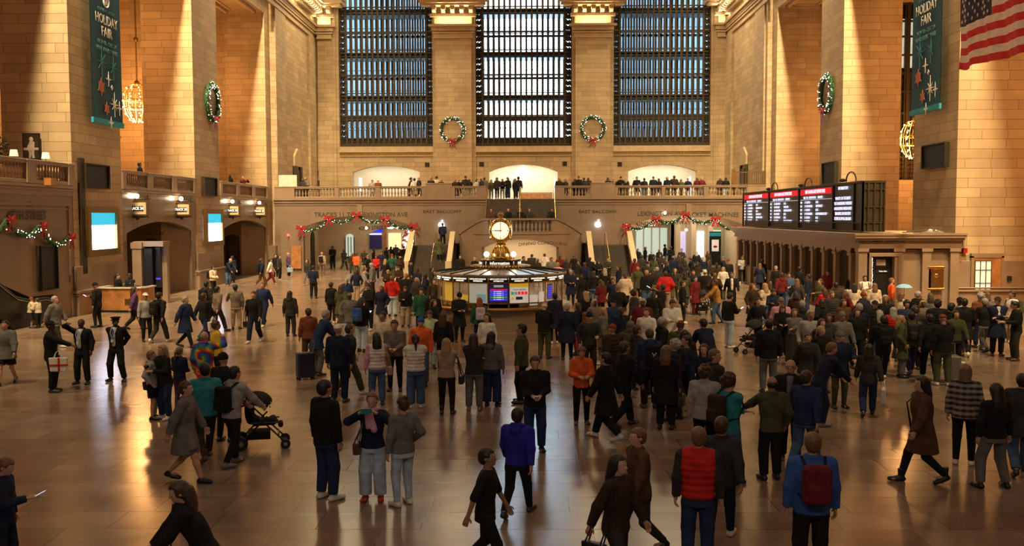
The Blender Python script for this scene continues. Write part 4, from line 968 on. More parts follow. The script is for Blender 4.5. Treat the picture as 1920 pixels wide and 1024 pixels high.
# ---- escalator at the left edge
es = empty('escalator', (-20.62, 35.5, 0), 0, 'black escalator balustrade rising beneath the garland', 'escalator')
def hand(x, h0, y0=0):
    return [(x, 2.6+y0-.0, .25), (x, 3.0+y0, .55), (x, 2.9+y0, .92), (x, 2.4+y0, 1.05), (x, 1.2+y0, 1.05), (x, .2+y0, 1.25), (x, -1+y0, 1.9), (x, -4+y0, 3.6)]
for x in (.35, 1.15):
    h_ = [(p_[1], p_[2]) for p_ in hand(0, 0)]; MB().prism(h_+[(-4, 2.5), (-1, .6), (0, 0), (2.6, 0)], 'x', x-.04, x+.04).build('side_panel', 'black_metal', es)
    MB().tube(hand(x, 0), .06, 6).build('handrail', 'rubber', es); MB().tube([(x+.07, a[1], a[2]-.08) for a in hand(x, 0)], .02, 5).build('trim_strip', 'steel', es)
st_ = MB()
for k in range(12): st_.box(.42, 1.08, -.35*k-.35, -.35*k, 0, .18*k)
st_.build('steps', 'steel', es); MB().box(.3, 1.2, 0, 3, 0, .03).build('landing_plate', 'steel', es)
# ---- lamps, photograph and plant on the left balcony
pf = empty('framed_photograph', atY(60, 299, 40.62), 0, 'large framed dark photograph leaning on the wall above the left balcony', 'picture')
MB().box(-.37, .37, -.04, .04, 0, 1.12).build('frame', 'black_metal', pf); MB().box(-.33, .33, -.05, -.04, .04, 1.08).build('print', 'photo_dark', pf)
MB().sphere((.02, -.055, .86), .09, 8, 6, (1, .1, 1.2)).prism([(-.1, .3), (.14, .3), (.16, .75), (-.04, .78), (-.16, .55)], 'y', -.06, -.052).prism([(-.1, .05), (-.02, .05), (.03, .28), (-.08, .3)], 'y', -.06, -.052).prism([(.04, .05), (.16, .05), (.12, .3), (.02, .3)], 'y', -.06, -.052).build('figure', 'photo_light', pf)
MB().box(-.33, .33, -.056, -.05, .4, .5).build('street', 'photo_light', pf)
for px, py, l in ((86, 297, 'right of the framed photograph'), (26, 292, 'left of the framed photograph')):
    c = atY(px, py, 38.5 if px > 50 else 37.6); r = empty('table_lamp', (c[0], c[1], 5.9), 0, 'small table lamp with white shade '+l, 'lamp', 'table lamps on the left balcony')
    hz = c[2]-5.9; MB().lathe([(.09, 0), (.09, .02), (.02, .04), (.02, hz)], seg=8).build('stem', 'bronze', r); MB().lathe([(.17, hz-.02), (.13, hz+.24)], seg=14).build('lamp_shade', 'lampshade', r, smooth=True)
    t_ = MB().box(c[0]-.3, c[0]+.3, c[1]-.25, c[1]+.25, 5.6, 5.9).build('side_table', 'wood'); tag(t_, 'low side table under the lamp '+l, 'table')
pl = empty('potted_tree', (-21.6, 38.4, 5.6), 0, 'dark leafy tree in a pot at the left balcony edge', 'plant'); MB().lathe([(.2, 0), (.28, .5), (.24, .5)], seg=12).build('pot', 'pot', pl); MB().tube([(0, 0, .45), (.05, 0, 1.2), (0, .03, 1.9)], .04, 6).build('trunk', 'wood', pl)
m = MB(); rnd = random.Random(9)
for k in range(420):
    d = Vector((rnd.gauss(0, 1), rnd.gauss(0, 1), rnd.gauss(0, 1))).normalized(); p = Vector((0, 0, 1.55))+Vector((d.x*.55, d.y*.5, d.z*.75))*rnd.random()**.4; u = Vector((rnd.gauss(0, 1), rnd.gauss(0, 1), rnd.gauss(0, 1))).normalized(); v_ = u.cross(d).normalized()
    m.add([p-u*.09, p+v_*.035, p+u*.09, p-v_*.035], [(0, 1, 2, 3)])
m.build('foliage', 'leaf', pl)
cm = empty('security_camera', atY(222, 257, 56.0), 0, 'small pale dome camera on a wall bracket beside the pier', 'camera'); MB().tube([(-.3, .3, .05), (0, 0, .08)], .02, 5).build('arm', 'steel', cm); MB().sphere((.08, 0, 0), .1, 8, 6).build('dome', 'paper', cm)
# pilaster pipe on the first pier
struct(MB().box(NX, NX+.12, 41.3, 41.75, 1.8, 6.9).build('trim_14', 'dark_bronze'))
# ---- doors, notices on the south side
g = MB(); dr = empty('door_1', (19.9, 41.35, 0)); struct(dr)
MB().box(-.55, -.45, -.14, .3, 0, 2.5).box(.75, .85, -.14, .3, 0, 2.5).box(-.55, .85, -.14, .3, 2.43, 2.62).build('frame', 'marble_plain', dr)
MB().box(-.45, .75, -.12, -.08, 0, 2.43).build('leaf', 'wood', dr); MB().box(-.4, .3, -.15, -.13, .9, 2.3).build('pane', 'door_glow', dr)
m = MB()
for x in (-.4, -.17, .07, .3): m.box(x-.015, x+.015, -.18, -.14, .9, 2.3)
for z in (.9, 1.33, 1.9, 2.3): m.box(-.4, .3, -.18, -.14, z-.015, z+.015)
m.build('glazing_bar', 'bronze', dr)
for px, py, sz, nm, lab, mt in ((1807, 470, .09, 'fire_alarm', 'small red fire alarm on the pier left of the glazed door', 'bow_red'), (1890, 522, .09, 'call_box', 'small dark call box right of the glazed door', 'black_panel')):
    c = atY(px, py, 41.38); r = MB().box(c[0]-sz, c[0]+sz, 41.22, 41.38, c[2]-sz*1.2, c[2]+sz*1.2).build(nm, mt); tag(r, lab, nm.replace('_', ' '))
mb = empty('mail_box', (17.75, TY0+.1, 1.05), 0, 'ornate gold letter box on the wall right of the customer service door', 'letter box')
MB().box(-.33, .33, -.1, .1, 0, 1.0).box(-.36, .36, -.12, .1, .92, 1.02).box(-.36, .36, -.12, .1, 0, .08).build('case', 'gold', mb, bevel=.01)
MB().box(-.22, .22, -.13, -.1, .12, .45).box(-.2, .2, -.14, -.1, .5, .8).build('door_plate', 'bronze', mb); MB().sphere((0, -.14, .62), .1, 10, 6, (1, .3, 1)).prism([(-.14, .82), (0, .78), (.14, .82), (.14, .9), (-.14, .9)], 'y', -.15, -.1).build('eagle_crest', 'gold', mb)
sd = empty('door_2', (15.55, TY0+.3, 0)); struct(sd); MB().box(-.5, .5, 0, .06, 0, 2.48).build('leaf', 'black_metal', sd); MB().box(-.3, .3, -.03, 0, 1.78, 1.92).build('notice', 'board_black', sd)
text('Ticket office', (0, -.04, 1.85), .07, (1, 0, 0), (0, 0, 1), 'lettering', 'sign_text', sd); MB().box(-.28, .12, -.02, 0, 2.1, 2.36).build('transom_light', 'photo_light', sd)
fairy = MB()
rnd = random.Random(4)
for x in (-.46, .46):
    for k in range(60): fairy.sphere((x+rnd.uniform(-.02, .02), -.05, .3+k*.036), .012, 4, 3)
tag(fairy.build('light_string', 'fairy', sd), kind='stuff')
# store gate on the right of the balcony, pediment plaques on the side walls
gt = empty('metal_gate', (17.1, 72.9, 5.7), 0, 'bronze railing gate at the right end of the east balcony', 'gate')
m = MB()
for k in range(14): m.tube([(-1.1+.17*k, 0, .9), (-1.1+.17*k, 0, 1.95)], .016, 4)
m.box(-1.2, 1.2, -.03, .03, 1.85, 1.92).box(-1.2, 1.2, -.03, .03, .95, 1.0); m.build('railing', 'bronze', gt); MB().box(-1.3, -1.0, -.08, .08, 0, 2.1).build('post', 'bronze', gt); MB().box(1.1, 1.25, -.08, .08, .9, 2.0).build('post', 'bronze', gt)
for s, x, l in ((1, NX+.35, 'left'), (-1, SX-.35, 'right')):
    r = empty('door_surround', (x, 79.6, 5.6), 0, 'carved stone surround with pediment on the %s wall above the balcony' % l, 'door surround')
    a, b = sorted((0, s*.18)); MB().prism([(-1.1, 2.9), (1.1, 2.9), (1.1, 3.7), (0, 4.4), (-1.1, 3.7)], 'x', a, b).build('pediment', 'trim_stone', r)
    MB().box(a, b+.1, -1.15, -.85, .9, 2.9).box(a, b+.1, .85, 1.15, .9, 2.9).build('jamb', 'dark_bronze', r); MB().box(a, b, -.55, .55, 0, 2.6).build('door', 'dark_bronze', r)
r = MB().box(-19.0, -17.6, 72.9, 73.0, 6.6, 7.5).build('notice_board', 'paper'); tag(r, 'pale notice board at the left end of the east balcony', 'notice board')
c = atY(594, 324, 86.9); r = MB().box(c[0]-.15, c[0]+.15, 86.9, 87, c[2]-.2, c[2]+.2).build('exit_sign', 'bow_red'); tag(r, 'small red sign above the left balcony doorway', 'sign')
struct(MB().box(c[0]-.3, c[0]+.3, 86.6, 86.95, 5.6, 7.6).build('door_3', 'dark_bronze'))
c = atY(548, 481, BY); r = MB().box(-17.95, -17.25, BY-.15, BY, 0, 2.9); 
rr_ = atY(557, 460, BY)
r = MB().box(rr_[0]-.4, rr_[0]+.35, BY-.2, BY-.02, .3, 2.05).build('wooden_cabinet', 'wood'); tag(r, 'brown wooden cabinet on the wall left of the left passage', 'cabinet')
c = atY(541, 441, BY); r = MB().sphere((c[0], BY-.12, c[2]), .09, 8, 6).build('alarm_light', 'red_glow'); tag(r, 'small glowing red light on the wall left of the left passage', 'light')
# ---- shop fronts and lights down the passages
def sign_box(x0, x1, y, z0, z1, mt, name, label, cat): r = MB().box(x0, x1, y-.08, y, z0, z1).build(name, mt); return tag(r, label, cat)
sign_box(-14.95, -13.7, 90.4, 2.75, 3.35, 'blue_glow', 'shop_sign', 'deep blue lit shop sign at the end of the left passage', 'sign')
sign_box(-14.9, -13.75, 90.42, 1.2, 2.5, 'screen_navy', 'shop_window', 'dark shop window under the blue sign', 'window')
sign_box(-14.9, -13.75, 90.3, 2.56, 2.66, 'white_glow', 'shop_light', 'thin strip light under the blue sign', 'light')
sign_box(-13.6, -13.25, 90.2, 0, 4.2, 'wood', 'wooden_post', 'brown wooden post right of the blue sign', 'post')
sign_box(-13.1, -11.9, 90.4, .6, 2.7, 'warm_glow', 'shop_window', 'warm bright shop window at the end of the left passage', 'window')
rb = empty('holiday_display', (-11.3, 89.6, 0), 0, 'red and gold holiday display beside the warm shop window', 'display'); m = MB(); m2 = MB(); rnd = random.Random(8)
for k in range(60):
    p = (rnd.uniform(-.4, .4), rnd.uniform(-.3, .3), rnd.uniform(.3, 3.2)); (m if k % 3 else m2).sphere(p, .1, 6, 4)
m.build('red_ball', 'bow_red', rb)['kind'] = 'stuff'; m2.build('gold_light', 'fairy', rb)['kind'] = 'stuff'; MB().tube([(0, 0, 0), (0, 0, 3.3)], .06, 6).build('stem', 'wood', rb)
sign_box(-10.7, -9.4, 90.4, .4, 3.0, 'door_glow', 'glazed_door', 'pale glazed door at the right of the left passage', 'door')
r = empty('door_4', (-17.07, 75.6, 0)); struct(r); MB().prism([(-.6, 0), (.6, 0)]+arc(.6, -.6, 2.6, 3.1, 6), 'x', 0, .06).build('leaf', 'dark_bronze', r)
nich = empty('lit_shop_window', (-14.6, 78.45, 0), 0, 'tall arched lit window on the wall inside the left passage', 'window')
MB().prism([(-.36, .95), (.36, .95)]+arc(.36, -.36, 2.5, 2.85, 8), 'y', -.05, 0).build('pane', 'door_glow', nich)
m = MB()
for x in (-.36, -.12, .12, .36): m.box(x-.03, x+.03, -.09, .0, .95, 2.6)
m.box(-.4, .4, -.1, 0, .85, .97); m.build('frame', 'black_metal', nich)
for k in range(4):
    sign_box(11.7+.85*k, 12.4+.85*k, 99.95, .1, 3.0, 'door_glow', 'glass_door', '%s of four pale glass doors at the right passage end' % ('leftmost', 'second from left', 'second from right', 'rightmost')[k], 'door')
def ceil_lamp(x, y, z, label, n=5, r0=.35):
    r = empty('ceiling_lamp', (x, y, z), 0, label, 'lamp'); m = MB()
    for k in range(n): m.sphere((r0*math.cos(2*PI*k/n), r0*math.sin(2*PI*k/n), 0), .11, 8, 6)
    m.build('bulb', 'lamp_globe', r); MB().lathe([(r0, .1), (r0*.3, .2), (.03, .3), (.03, 4.75-z)], seg=10).build('fitting', 'gold', r)
ceil_lamp(-11.6, 84, 3.3, 'cluster of bright globes down the left passage', 6, .55); ceil_lamp(-13.0, 77.2, 3.35, 'small bright lamp under the left passage arch', 1, .01)
ceil_lamp(10.3, 79.3, 3.55, 'cluster of bright globes in the right passage', 6, .45); ceil_lamp(13.4, 79, 3.1, 'small bright lamp by the right passage columns', 1, .01)
ceil_lamp(10.6, 71.4+.6, 4.5, 'bright spot lamp over the right passage arch', 1, .01)
for x, l, mt in ((13.9, 'purple lit poster between the right passage columns', 'screen_grey'), (15.5, 'bright doorway panel behind the right passage columns', 'white_glow')):
    sign_box(x-.3, x+.3, 83.9, .6, 2.9, mt, 'lit_panel', l, 'panel')
sign_box(16.6, 17.3, 83.9, .4, 3.0, 'door_glow', 'glazed_door', 'pale glazed doorway at the right end of the right passage', 'door')
kp = empty('poster_stand', atZ(1340, 497), 0, 'dark freestanding poster kiosk in front of the right passage', 'poster stand'); MB().box(-.5, .5, -.15, .15, 0, 2.9).build('body', 'black_metal', kp); MB().box(-.3, .3, -.17, -.15, 1.2, 2.2).build('poster', 'poster_white', kp); MB().box(-.5, .5, -.17, -.15, 2.5, 2.8).build('header', 'banner_edge', kp); MB().sphere((0, -.17, 1.6), .18, 10, 6, (1, .1, .6)).build('picture', 'bow_red', kp)
# ================================================================ people: bodies, hair and clothes grown from distance fields
BIG = 9.0
class Fld:
    def __init__(s, lo, hi, h):
        s.h = h; s.lo = np.array(lo, np.float32)-h*2; n = np.ceil((np.array(hi)-s.lo)/h).astype(int)+3
        s.ax = [s.lo[i]+h*np.arange(n[i], dtype=np.float32) for i in range(3)]; s.D = np.full(tuple(n), BIG, np.float32)
    def sl(s, lo, hi):
        r = []
        for i in range(3):
            a = max(0, int((lo[i]-s.lo[i])/s.h)-1); b = min(s.D.shape[i], int((hi[i]-s.lo[i])/s.h)+3); 
            if b <= a: return None
            r.append(slice(a, b))
        return tuple(r)
    def grid(s, sl, xf=None):
        X = s.ax[0][sl[0]][:, None, None]; Y = s.ax[1][sl[1]][None, :, None]; Z = s.ax[2][sl[2]][None, None, :]
        if xf is None: return X, Y, Z
        R, o = xf; X = X-o[0]; Y = Y-o[1]; Z = Z-o[2]
        return (R[0][0]*X+R[1][0]*Y+R[2][0]*Z+o[0], R[0][1]*X+R[1][1]*Y+R[2][1]*Z+o[1], R[0][2]*X+R[1][2]*Y+R[2][2]*Z+o[2])
    def put(s, sl, d, k=.0):
        c = s.D[sl]
        if k > 0:
            hh = np.clip(.5+.5*(c-d)/k, 0, 1); s.D[sl] = c*(1-hh)+d*hh-k*hh*(1-hh)
        else: s.D[sl] = np.minimum(c, d)
    def cone(s, a, b, ra, rb, k=.02, flat=False, xf=None, m=.05):
        if xf is not None: m += .12
        r = max(ra, rb)+m+k; lo = [min(a[i], b[i])-r for i in range(3)]; hi = [max(a[i], b[i])+r for i in range(3)]; sl = s.sl(lo, hi)
        if sl is None: return
        X, Y, Z = s.grid(sl, xf); d = [b[i]-a[i] for i in range(3)]; L2 = max(1e-8, sum(q*q for q in d))
        t0 = ((X-a[0])*d[0]+(Y-a[1])*d[1]+(Z-a[2])*d[2])/L2; t = np.clip(t0, 0, 1)
        q = np.sqrt((X-a[0]-t*d[0])**2+(Y-a[1]-t*d[1])**2+(Z-a[2]-t*d[2])**2)-(ra+(rb-ra)*t)
        if flat: q = np.maximum(q, (t0-1)*math.sqrt(L2))
        s.put(sl, q, k)
    def ell(s, c, r, k=.02, xf=None, m=.05):
        mm = m+k+(.12 if xf is not None else 0); sl = s.sl([c[i]-r[i]-mm for i in range(3)], [c[i]+r[i]+mm for i in range(3)])
        if sl is None: return
        X, Y, Z = s.grid(sl, xf); x, y, z = (X-c[0])/r[0], (Y-c[1])/r[1], (Z-c[2])/r[2]
        k0 = np.sqrt(x*x+y*y+z*z)+1e-6; k1 = np.sqrt((x/r[0])**2+(y/r[1])**2+(z/r[2])**2)+1e-6; s.put(sl, k0*(k0-1)/k1, k)
    def loft(s, kn, k=.03, m=.06, wav=0, wf=0):
        """kn: rows (z, xc, yc, rx, ry) bottom to top, elliptical sections with flat ends"""
        kn = sorted(kn); A = np.array(kn, np.float32); rm = A[:, 3:].max()+m; sl = s.sl([A[:, 1].min()-rm, A[:, 2].min()-rm, A[0, 0]-m], [A[:, 1].max()+rm, A[:, 2].max()+rm, A[-1, 0]+m])
        if sl is None: return
        X, Y, Z = s.grid(sl); z = Z.ravel(); it = [np.interp(z, A[:, 0], A[:, i]).astype(np.float32)[None, None, :] for i in range(1, 5)]
        if wav: it[2] = it[2]+wav*np.sin(Z*wf); it[3] = it[3]+wav*np.sin(Z*wf)
        d = (np.sqrt(((X-it[0])/it[2])**2+((Y-it[1])/it[3])**2)-1)*np.minimum(it[2], it[3])
        d = np.maximum(d, np.maximum(A[0, 0]-Z, Z-A[-1, 0])); s.put(sl, d, k)
    def rbox(s, c, hf, r, k=.02, m=.06):
        sl = s.sl([c[i]-hf[i]-m for i in range(3)], [c[i]+hf[i]+m for i in range(3)]); X, Y, Z = s.grid(sl)
        q = [np.abs(v-c[i])-(hf[i]-r) for i, v in enumerate((X, Y, Z))]
        d = np.sqrt(sum(np.maximum(a, 0)**2 for a in q))+np.minimum(np.maximum(np.maximum(q[0], q[1]), q[2]), 0)-r; s.put(sl, d, k)
    def cut(s, f):
        X, Y, Z = s.grid((slice(None),)*3); s.D = np.maximum(s.D, f(X, Y, Z))
    def mesh(s):
        D = s.D; S = D < 0; h = s.h; n = D.shape
        cnt = np.zeros((n[0]-1, n[1]-1, n[2]-1), np.float32); P = [np.zeros_like(cnt) for _ in range(3)]; cr = []
        for ax in range(3):
            a = [slice(None)]*3; b = [slice(None)]*3; a[ax] = slice(0, -1); b[ax] = slice(1, None); a, b = tuple(a), tuple(b)
            X = S[a] != S[b]; cr.append((X, S[a])); I = np.nonzero(X); da, db = D[a][I], D[b][I]; t = da/(da-db); co = [I[i].astype(np.float32) for i in range(3)]; co[ax] = co[ax]+t
            o1, o2 = [i for i in range(3) if i != ax]
            for u in (0, 1):
                for v in (0, 1):
                    c = [I[0], I[1], I[2]]; c[o1] = c[o1]-u; c[o2] = c[o2]-v
                    ok = (c[o1] >= 0) & (c[o2] >= 0) & (c[o1] < n[o1]-1) & (c[o2] < n[o2]-1); idx = tuple(q[ok] for q in c)
                    np.add.at(cnt, idx, 1)
                    for i in range(3): np.add.at(P[i], idx, co[i][ok])
        act = cnt > 0; ids = np.full(cnt.shape, -1, np.int64); m = int(act.sum()); ids[act] = np.arange(m)
        V = np.stack([s.lo[i]+h*P[i][act]/cnt[act] for i in range(3)], 1); Q = []
        for ax in range(3):
            X, Sa = cr[ax]; o1, o2 = [(1, 2), (2, 0), (0, 1)][ax]; I = list(np.nonzero(X)); ok = (I[o1] > 0) & (I[o2] > 0) & (I[o1] < n[o1]-1) & (I[o2] < n[o2]-1); I = [q[ok] for q in I]
            def g(u, v): c = list(I); c[o1] = c[o1]-u; c[o2] = c[o2]-v; return ids[tuple(c)]
            q = np.stack([g(1, 1), g(0, 1), g(0, 0), g(1, 0)], 1); f = ~Sa[tuple(I)]; q[f] = q[f][:, ::-1]; Q.append(q)
        return V, np.concatenate(Q)
def np_mesh(name, V, Q, m):
    me = bpy.data.meshes.new(name); me.vertices.add(len(V)); me.vertices.foreach_set('co', V.astype(np.float32).ravel())
    me.loops.add(len(Q)*4); me.loops.foreach_set('vertex_index', Q.ravel().astype(np.int32)); me.polygons.add(len(Q))
    me.polygons.foreach_set('loop_start', np.arange(0, len(Q)*4, 4, dtype=np.int32)); me.polygons.foreach_set('loop_total', np.full(len(Q), 4, np.int32)); me.polygons.foreach_set('use_smooth', np.ones(len(Q), bool))
    me.update(); me.validate(); me.materials.append(M[m]); return me
def ik(a, t, l1, l2, pole):
    a, t, pole = Vector(a), Vector(t), Vector(pole); d = t-a; L_ = d.length; mx = (l1+l2)*.998
    if L_ > mx: t = a+d*(mx/L_); d = t-a; L_ = mx
    if L_ < abs(l1-l2)+.02: L_ = abs(l1-l2)+.02
    x = (l1*l1-l2*l2+L_*L_)/(2*L_); y = math.sqrt(max(0, l1*l1-x*x)); dn = d.normalized(); p = pole-dn*pole.dot(dn)
    p = p.normalized() if p.length > 1e-5 else Vector((0, 1, 0)); return a+dn*x+p*y, t
# pose: wrists (left, right), ankles, pelvis height, lean, head (yaw, pitch), curl of the fingers
PO = {
 'stand': dict(), 'walk': dict(an=((-.09, -.3, .15), (.09, .27, .08)), wr=((-.25, .2, .93), (.27, -.18, .9)), pz=.89, lean=.03),
 'walk2': dict(an=((-.09, .25, .08), (.09, -.3, .15)), wr=((-.27, -.17, .9), (.25, .2, .93)), pz=.89, lean=.03),
 'stride': dict(an=((-.1, .1, .08), (.1, -.12, .08)), wr=((-.26, -.05, .88), (.26, .1, .9))),
 'wide': dict(an=((-.2, .02, .08), (.19, -.04, .08)), wr=((-.27, .0, .88), (.27, .03, .88)), pz=.91),
 'phone': dict(wr=((-.25, .02, .87), (.08, .33, 1.2)), hd=(0, -.4), an=((-.11, .03, .08), (.11, -.05, .08))),
 'look': dict(wr=((-.1, .3, 1.14), (.1, .3, 1.14)), hd=(0, -.4)), 'front': dict(wr=((-.07, .25, 1.08), (.07, .25, 1.08)), hd=(0, -.2)),
 'photo': dict(wr=((-.13, .32, 1.5), (.13, .32, 1.5))), 'photo1': dict(wr=((-.25, .02, .87), (.1, .4, 1.55)), hd=(0, .15)),
 'pocket': dict(wr=((-.25, .08, .97), (.25, .08, .97))), 'fold': dict(wr=((.1, .2, 1.16), (-.1, .22, 1.2))), 'behind': dict(wr=((-.08, -.2, .98), (.08, -.2, .98)), an=((-.2, .02, .08), (.18, -.03, .08)), pz=.915),
 'push': dict(wr=((-.2, .42, 1.0), (.2, .42, 1.0)), an=((-.1, .14, .08), (.1, -.2, .1)), lean=.08, pz=.91), 'up': dict(wr=((-.25, .05, .9), (.35, .12, 1.62))),
 'salute': dict(wr=((-.25, .02, .9), (.26, .16, 1.63)), an=((-.14, .02, .08), (.14, .0, .08))), 'point': dict(wr=((-.25, .04, .9), (.2, .52, 1.17))), 'pointl': dict(wr=((-.24, .5, 1.14), (.25, .04, .92))),
 'reach': dict(wr=((-.35, .42, 1.12), (.24, .05, .9))), 'hug': dict(wr=((-.12, .34, 1.2), (.12, .34, 1.3)), lean=.06),
 'sit': dict(an=((-.13, .42, .08), (.13, .4, .08)), pz=.5, wr=((-.12, .34, .72), (.12, .34, .72))), 'lean': dict(lean=.22, hd=(0, -.3), wr=((-.15, .42, 1.0), (.2, .4, .98)), pz=.92),
 'hip': dict(wr=((-.25, .03, .88), (.22, .1, 1.0))), 'turn': dict(hd=(.9, -.05)), 'turnr': dict(hd=(-.9, -.05)), 'lookup': dict(hd=(0, .35), wr=((-.25, .03, .88), (.23, .06, .9))),
 'talk': dict(wr=((-.2, .3, 1.15), (.25, .04, .92)), hd=(.3, 0)),
}
def skel(pose, sex):
    p = dict(an=((-.11, 0, .08), (.11, .02, .08)), wr=((-.25, .03, .87), (.25, .03, .87)), pz=.93, lean=0, hd=(0, 0)); p.update(PO[pose]); dz = p['pz']-.93; ln = p['lean']; sw = .165 if sex == 'w' else (.185 if sex == 'm' else .16)
    s = dict(dz=dz, ln=ln, sw=sw, hd=p['hd'], sex=sex, pose=pose)
    s['sh'] = [Vector((e*sw, ln, 1.42+dz)) for e in (-1, 1)]; s['hip'] = [Vector((e*.09, 0, .92+dz)) for e in (-1, 1)]; s['arm'] = []; s['leg'] = []
    for i, e in enumerate((-1, 1)):
        w = Vector(p['wr'][i])+Vector((0, ln*.6, dz)); el, w = ik(s['sh'][i], w, .285, .25, (e*.5, -.75, -.5)); s['arm'].append((el, w))
        an = Vector(p['an'][i]); kn, an = ik(s['hip'][i], an, .43, .415, (e*.12, 1, 0)); s['leg'].append((kn, an))
    yaw, pit = p['hd']; R = (Matrix.Rotation(yaw, 3, 'Z') @ Matrix.Rotation(pit, 3, 'X')); s['xf'] = (R, Vector((0, ln, 1.52+dz))); return s
def tor(s, t, zb, zt=1.47, wav=0):
    """torso sections grown by t"""
    w = s['sex'] == 'w'; c = s['sex'] == 'c'; dz, ln = s['dz'], s['ln']
    base = [(.5, .17, .13), (.72, .17, .125), (.86, .165 if w else .16, .118), (.95, .16 if w else .155, .112), (1.07, .132 if w else .15, .1), (1.22, .152 if w else .172, .12), (1.33, .16 if w else .182, .118), (1.42, .13 if w else .145, .09), (1.47, .075, .068), (1.51, .056, .056)]
    zs = sorted(set([zb, zt]+[b[0] for b in base if zb < b[0] < zt])); r = []
    for z in zs:
        rx = np.interp(z, [b[0] for b in base], [b[1] for b in base]); ry = np.interp(z, [b[0] for b in base], [b[2] for b in base]); yc = ln*max(0, (z-.93)/.49)
        f = 1 if z < 1.44 else .7
        r.append((z+dz, 0, yc, rx*(.9 if c else 1)+t*f, ry*(.95 if c else 1)+t*f))
    return r
def hand_prims(f, s, i, near):
    e = (-1, 1)[i]; el, w = s['arm'][i]; d = (w-el).normalized(); side = Vector((e, 0, 0)); nrm = d.cross(Vector((0, 1, 0)) if abs(d.y) < .8 else Vector((0, 0, 1))).normalized()
    if abs(d.z) > .6: nrm = Vector((-e, 0, 0)); nrm = (nrm-d*nrm.dot(d)).normalized()
    else: nrm = Vector((-e*.4, 0, -1)); nrm = (nrm-d*nrm.dot(d)).normalized()
    wd = d.cross(nrm).normalized()
    if wd.y < 0 and abs(d.z) > .6: wd = -wd
    if abs(d.z) <= .6 and wd.x*e > 0: wd = -wd       # thumb side
    if not near:
        f.cone(w, w+d*.075, .027, .03, .01); f.cone(w+d*.08, w+d*.15+nrm*.02, .026, .016, .01); f.cone(w+d*.03+wd*.02, w+d*.08+wd*.05, .014, .011, .01); return
    f.cone(w-d*.03, w+d*.02, .027, .025, .01); 
    for q in (-.024, -.008, .008, .024): f.cone(w+d*.02+wd*q*.7, w+d*.085+wd*q, .016, .014, .008)
    for j, (q, L_) in enumerate(((.027, .066), (.009, .075), (-.009, .07), (-.026, .055))):
        a = w+d*.088+wd*q; b = a+(d*.92+nrm*.35+wd*q*2).normalized()*L_*.5; c = b+(d*.6+nrm*.8).normalized()*L_*.5; f.cone(a, b, .0095, .009, .004); f.cone(b, c, .009, .007, .003)
    a = w+d*.03+wd*.026; b = a+(d*.6+wd*.75+nrm*.3).normalized()*.035; c = b+(d*.9+wd*.25+nrm*.35).normalized()*.03; f.cone(a, b, .013, .011, .006); f.cone(b, c, .011, .008, .004)
def build_body(s, h, near):
    zt = 1.8; f = Fld((-.62, -.5, -.02), (.62, .75, zt+max(0, s['dz'])+.12), h); dz = s['dz']; k = .025
    f.loft(tor(s, -.015, .84, 1.45), .03)
    for i in (0, 1):
        f.cone(s['sh'][i], s['arm'][i][0], .046, .037, k); f.cone(s['arm'][i][0], s['arm'][i][1], .037, .025, k); hand_prims(f, s, i, False) if not near else None
        kn, an = s['leg'][i]; f.cone(s['hip'][i].lerp(kn, .2), kn, .074, .052, k); f.cone(kn, kn.lerp(an, .4), .05, .05, k); f.cone(kn.lerp(an, .35), an, .052, .034, k); f.cone(an+Vector((0, -.03, -.035)), an+Vector((0, .12, -.045)), .03, .025, k)
    f.cone((0, s['ln']-.01, 1.4+dz), (0, s['ln']+.005, 1.55+dz), .058, .05, .03); xf = s['xf']; y, z = s['ln'], dz
    f.ell((0, y+.0, 1.665+z), (.074, .094, .098), .01, xf); f.ell((0, y+.028, 1.605+z), (.056, .066, .075), .03, xf); f.ell((0, y+.07, 1.565+z), (.026, .026, .024), .03, xf)
    f.cone((0, y+.088, 1.655+z), (0, y+.108, 1.62+z), .01, .016, .012, xf=xf)
    if h < .013: f.ell((0, y+.088, 1.585+z), (.024, .012, .009), .012, xf); f.cone((-.035, y+.086, 1.675+z), (.035, y+.086, 1.675+z), .01, .01, .012, xf=xf)
    for e in (-1, 1): f.ell((e*.077, y-.005, 1.635+z), (.012, .022, .03), .008, xf)
    V, Q = f.mesh()
    if near:
        for i in (0, 1):
            w = s['arm'][i][1]; g = Fld(w-Vector((.17, .17, .17)), w+Vector((.17, .17, .17)), .006); hand_prims(g, s, i, True); v, q = g.mesh(); Q = np.concatenate([Q, q+len(V)]); V = np.concatenate([V, v])
    return np_mesh('person', V, Q, 'skin')
def sleeves(f, s, t, full=1.0, k=.03):
    for i in (0, 1):
        a, (el, w) = s['sh'][i], s['arm'][i]; f.cone(a, el, .05+t, .043+t, k)
        if full > .5: d = (w-el); f.cone(el, el+d*full, .043+t, .031+t*.8, k, flat=True)
TOPS = {'sweater': (.022, .87, 1.475), 'tee': (.018, .89, 1.47), 'jacket': (.026, .84, 1.49), 'puffer': (.05, .9, 1.5), 'coat': (.034, .55, 1.5), 'suit': (.02, .8, 1.48), 'hoodie': (.022, .88, 1.48), 'vest': (.035, .9, 1.5), 'parka': (.04, .74, 1.5), 'crop': (.02, .98, 1.47)}
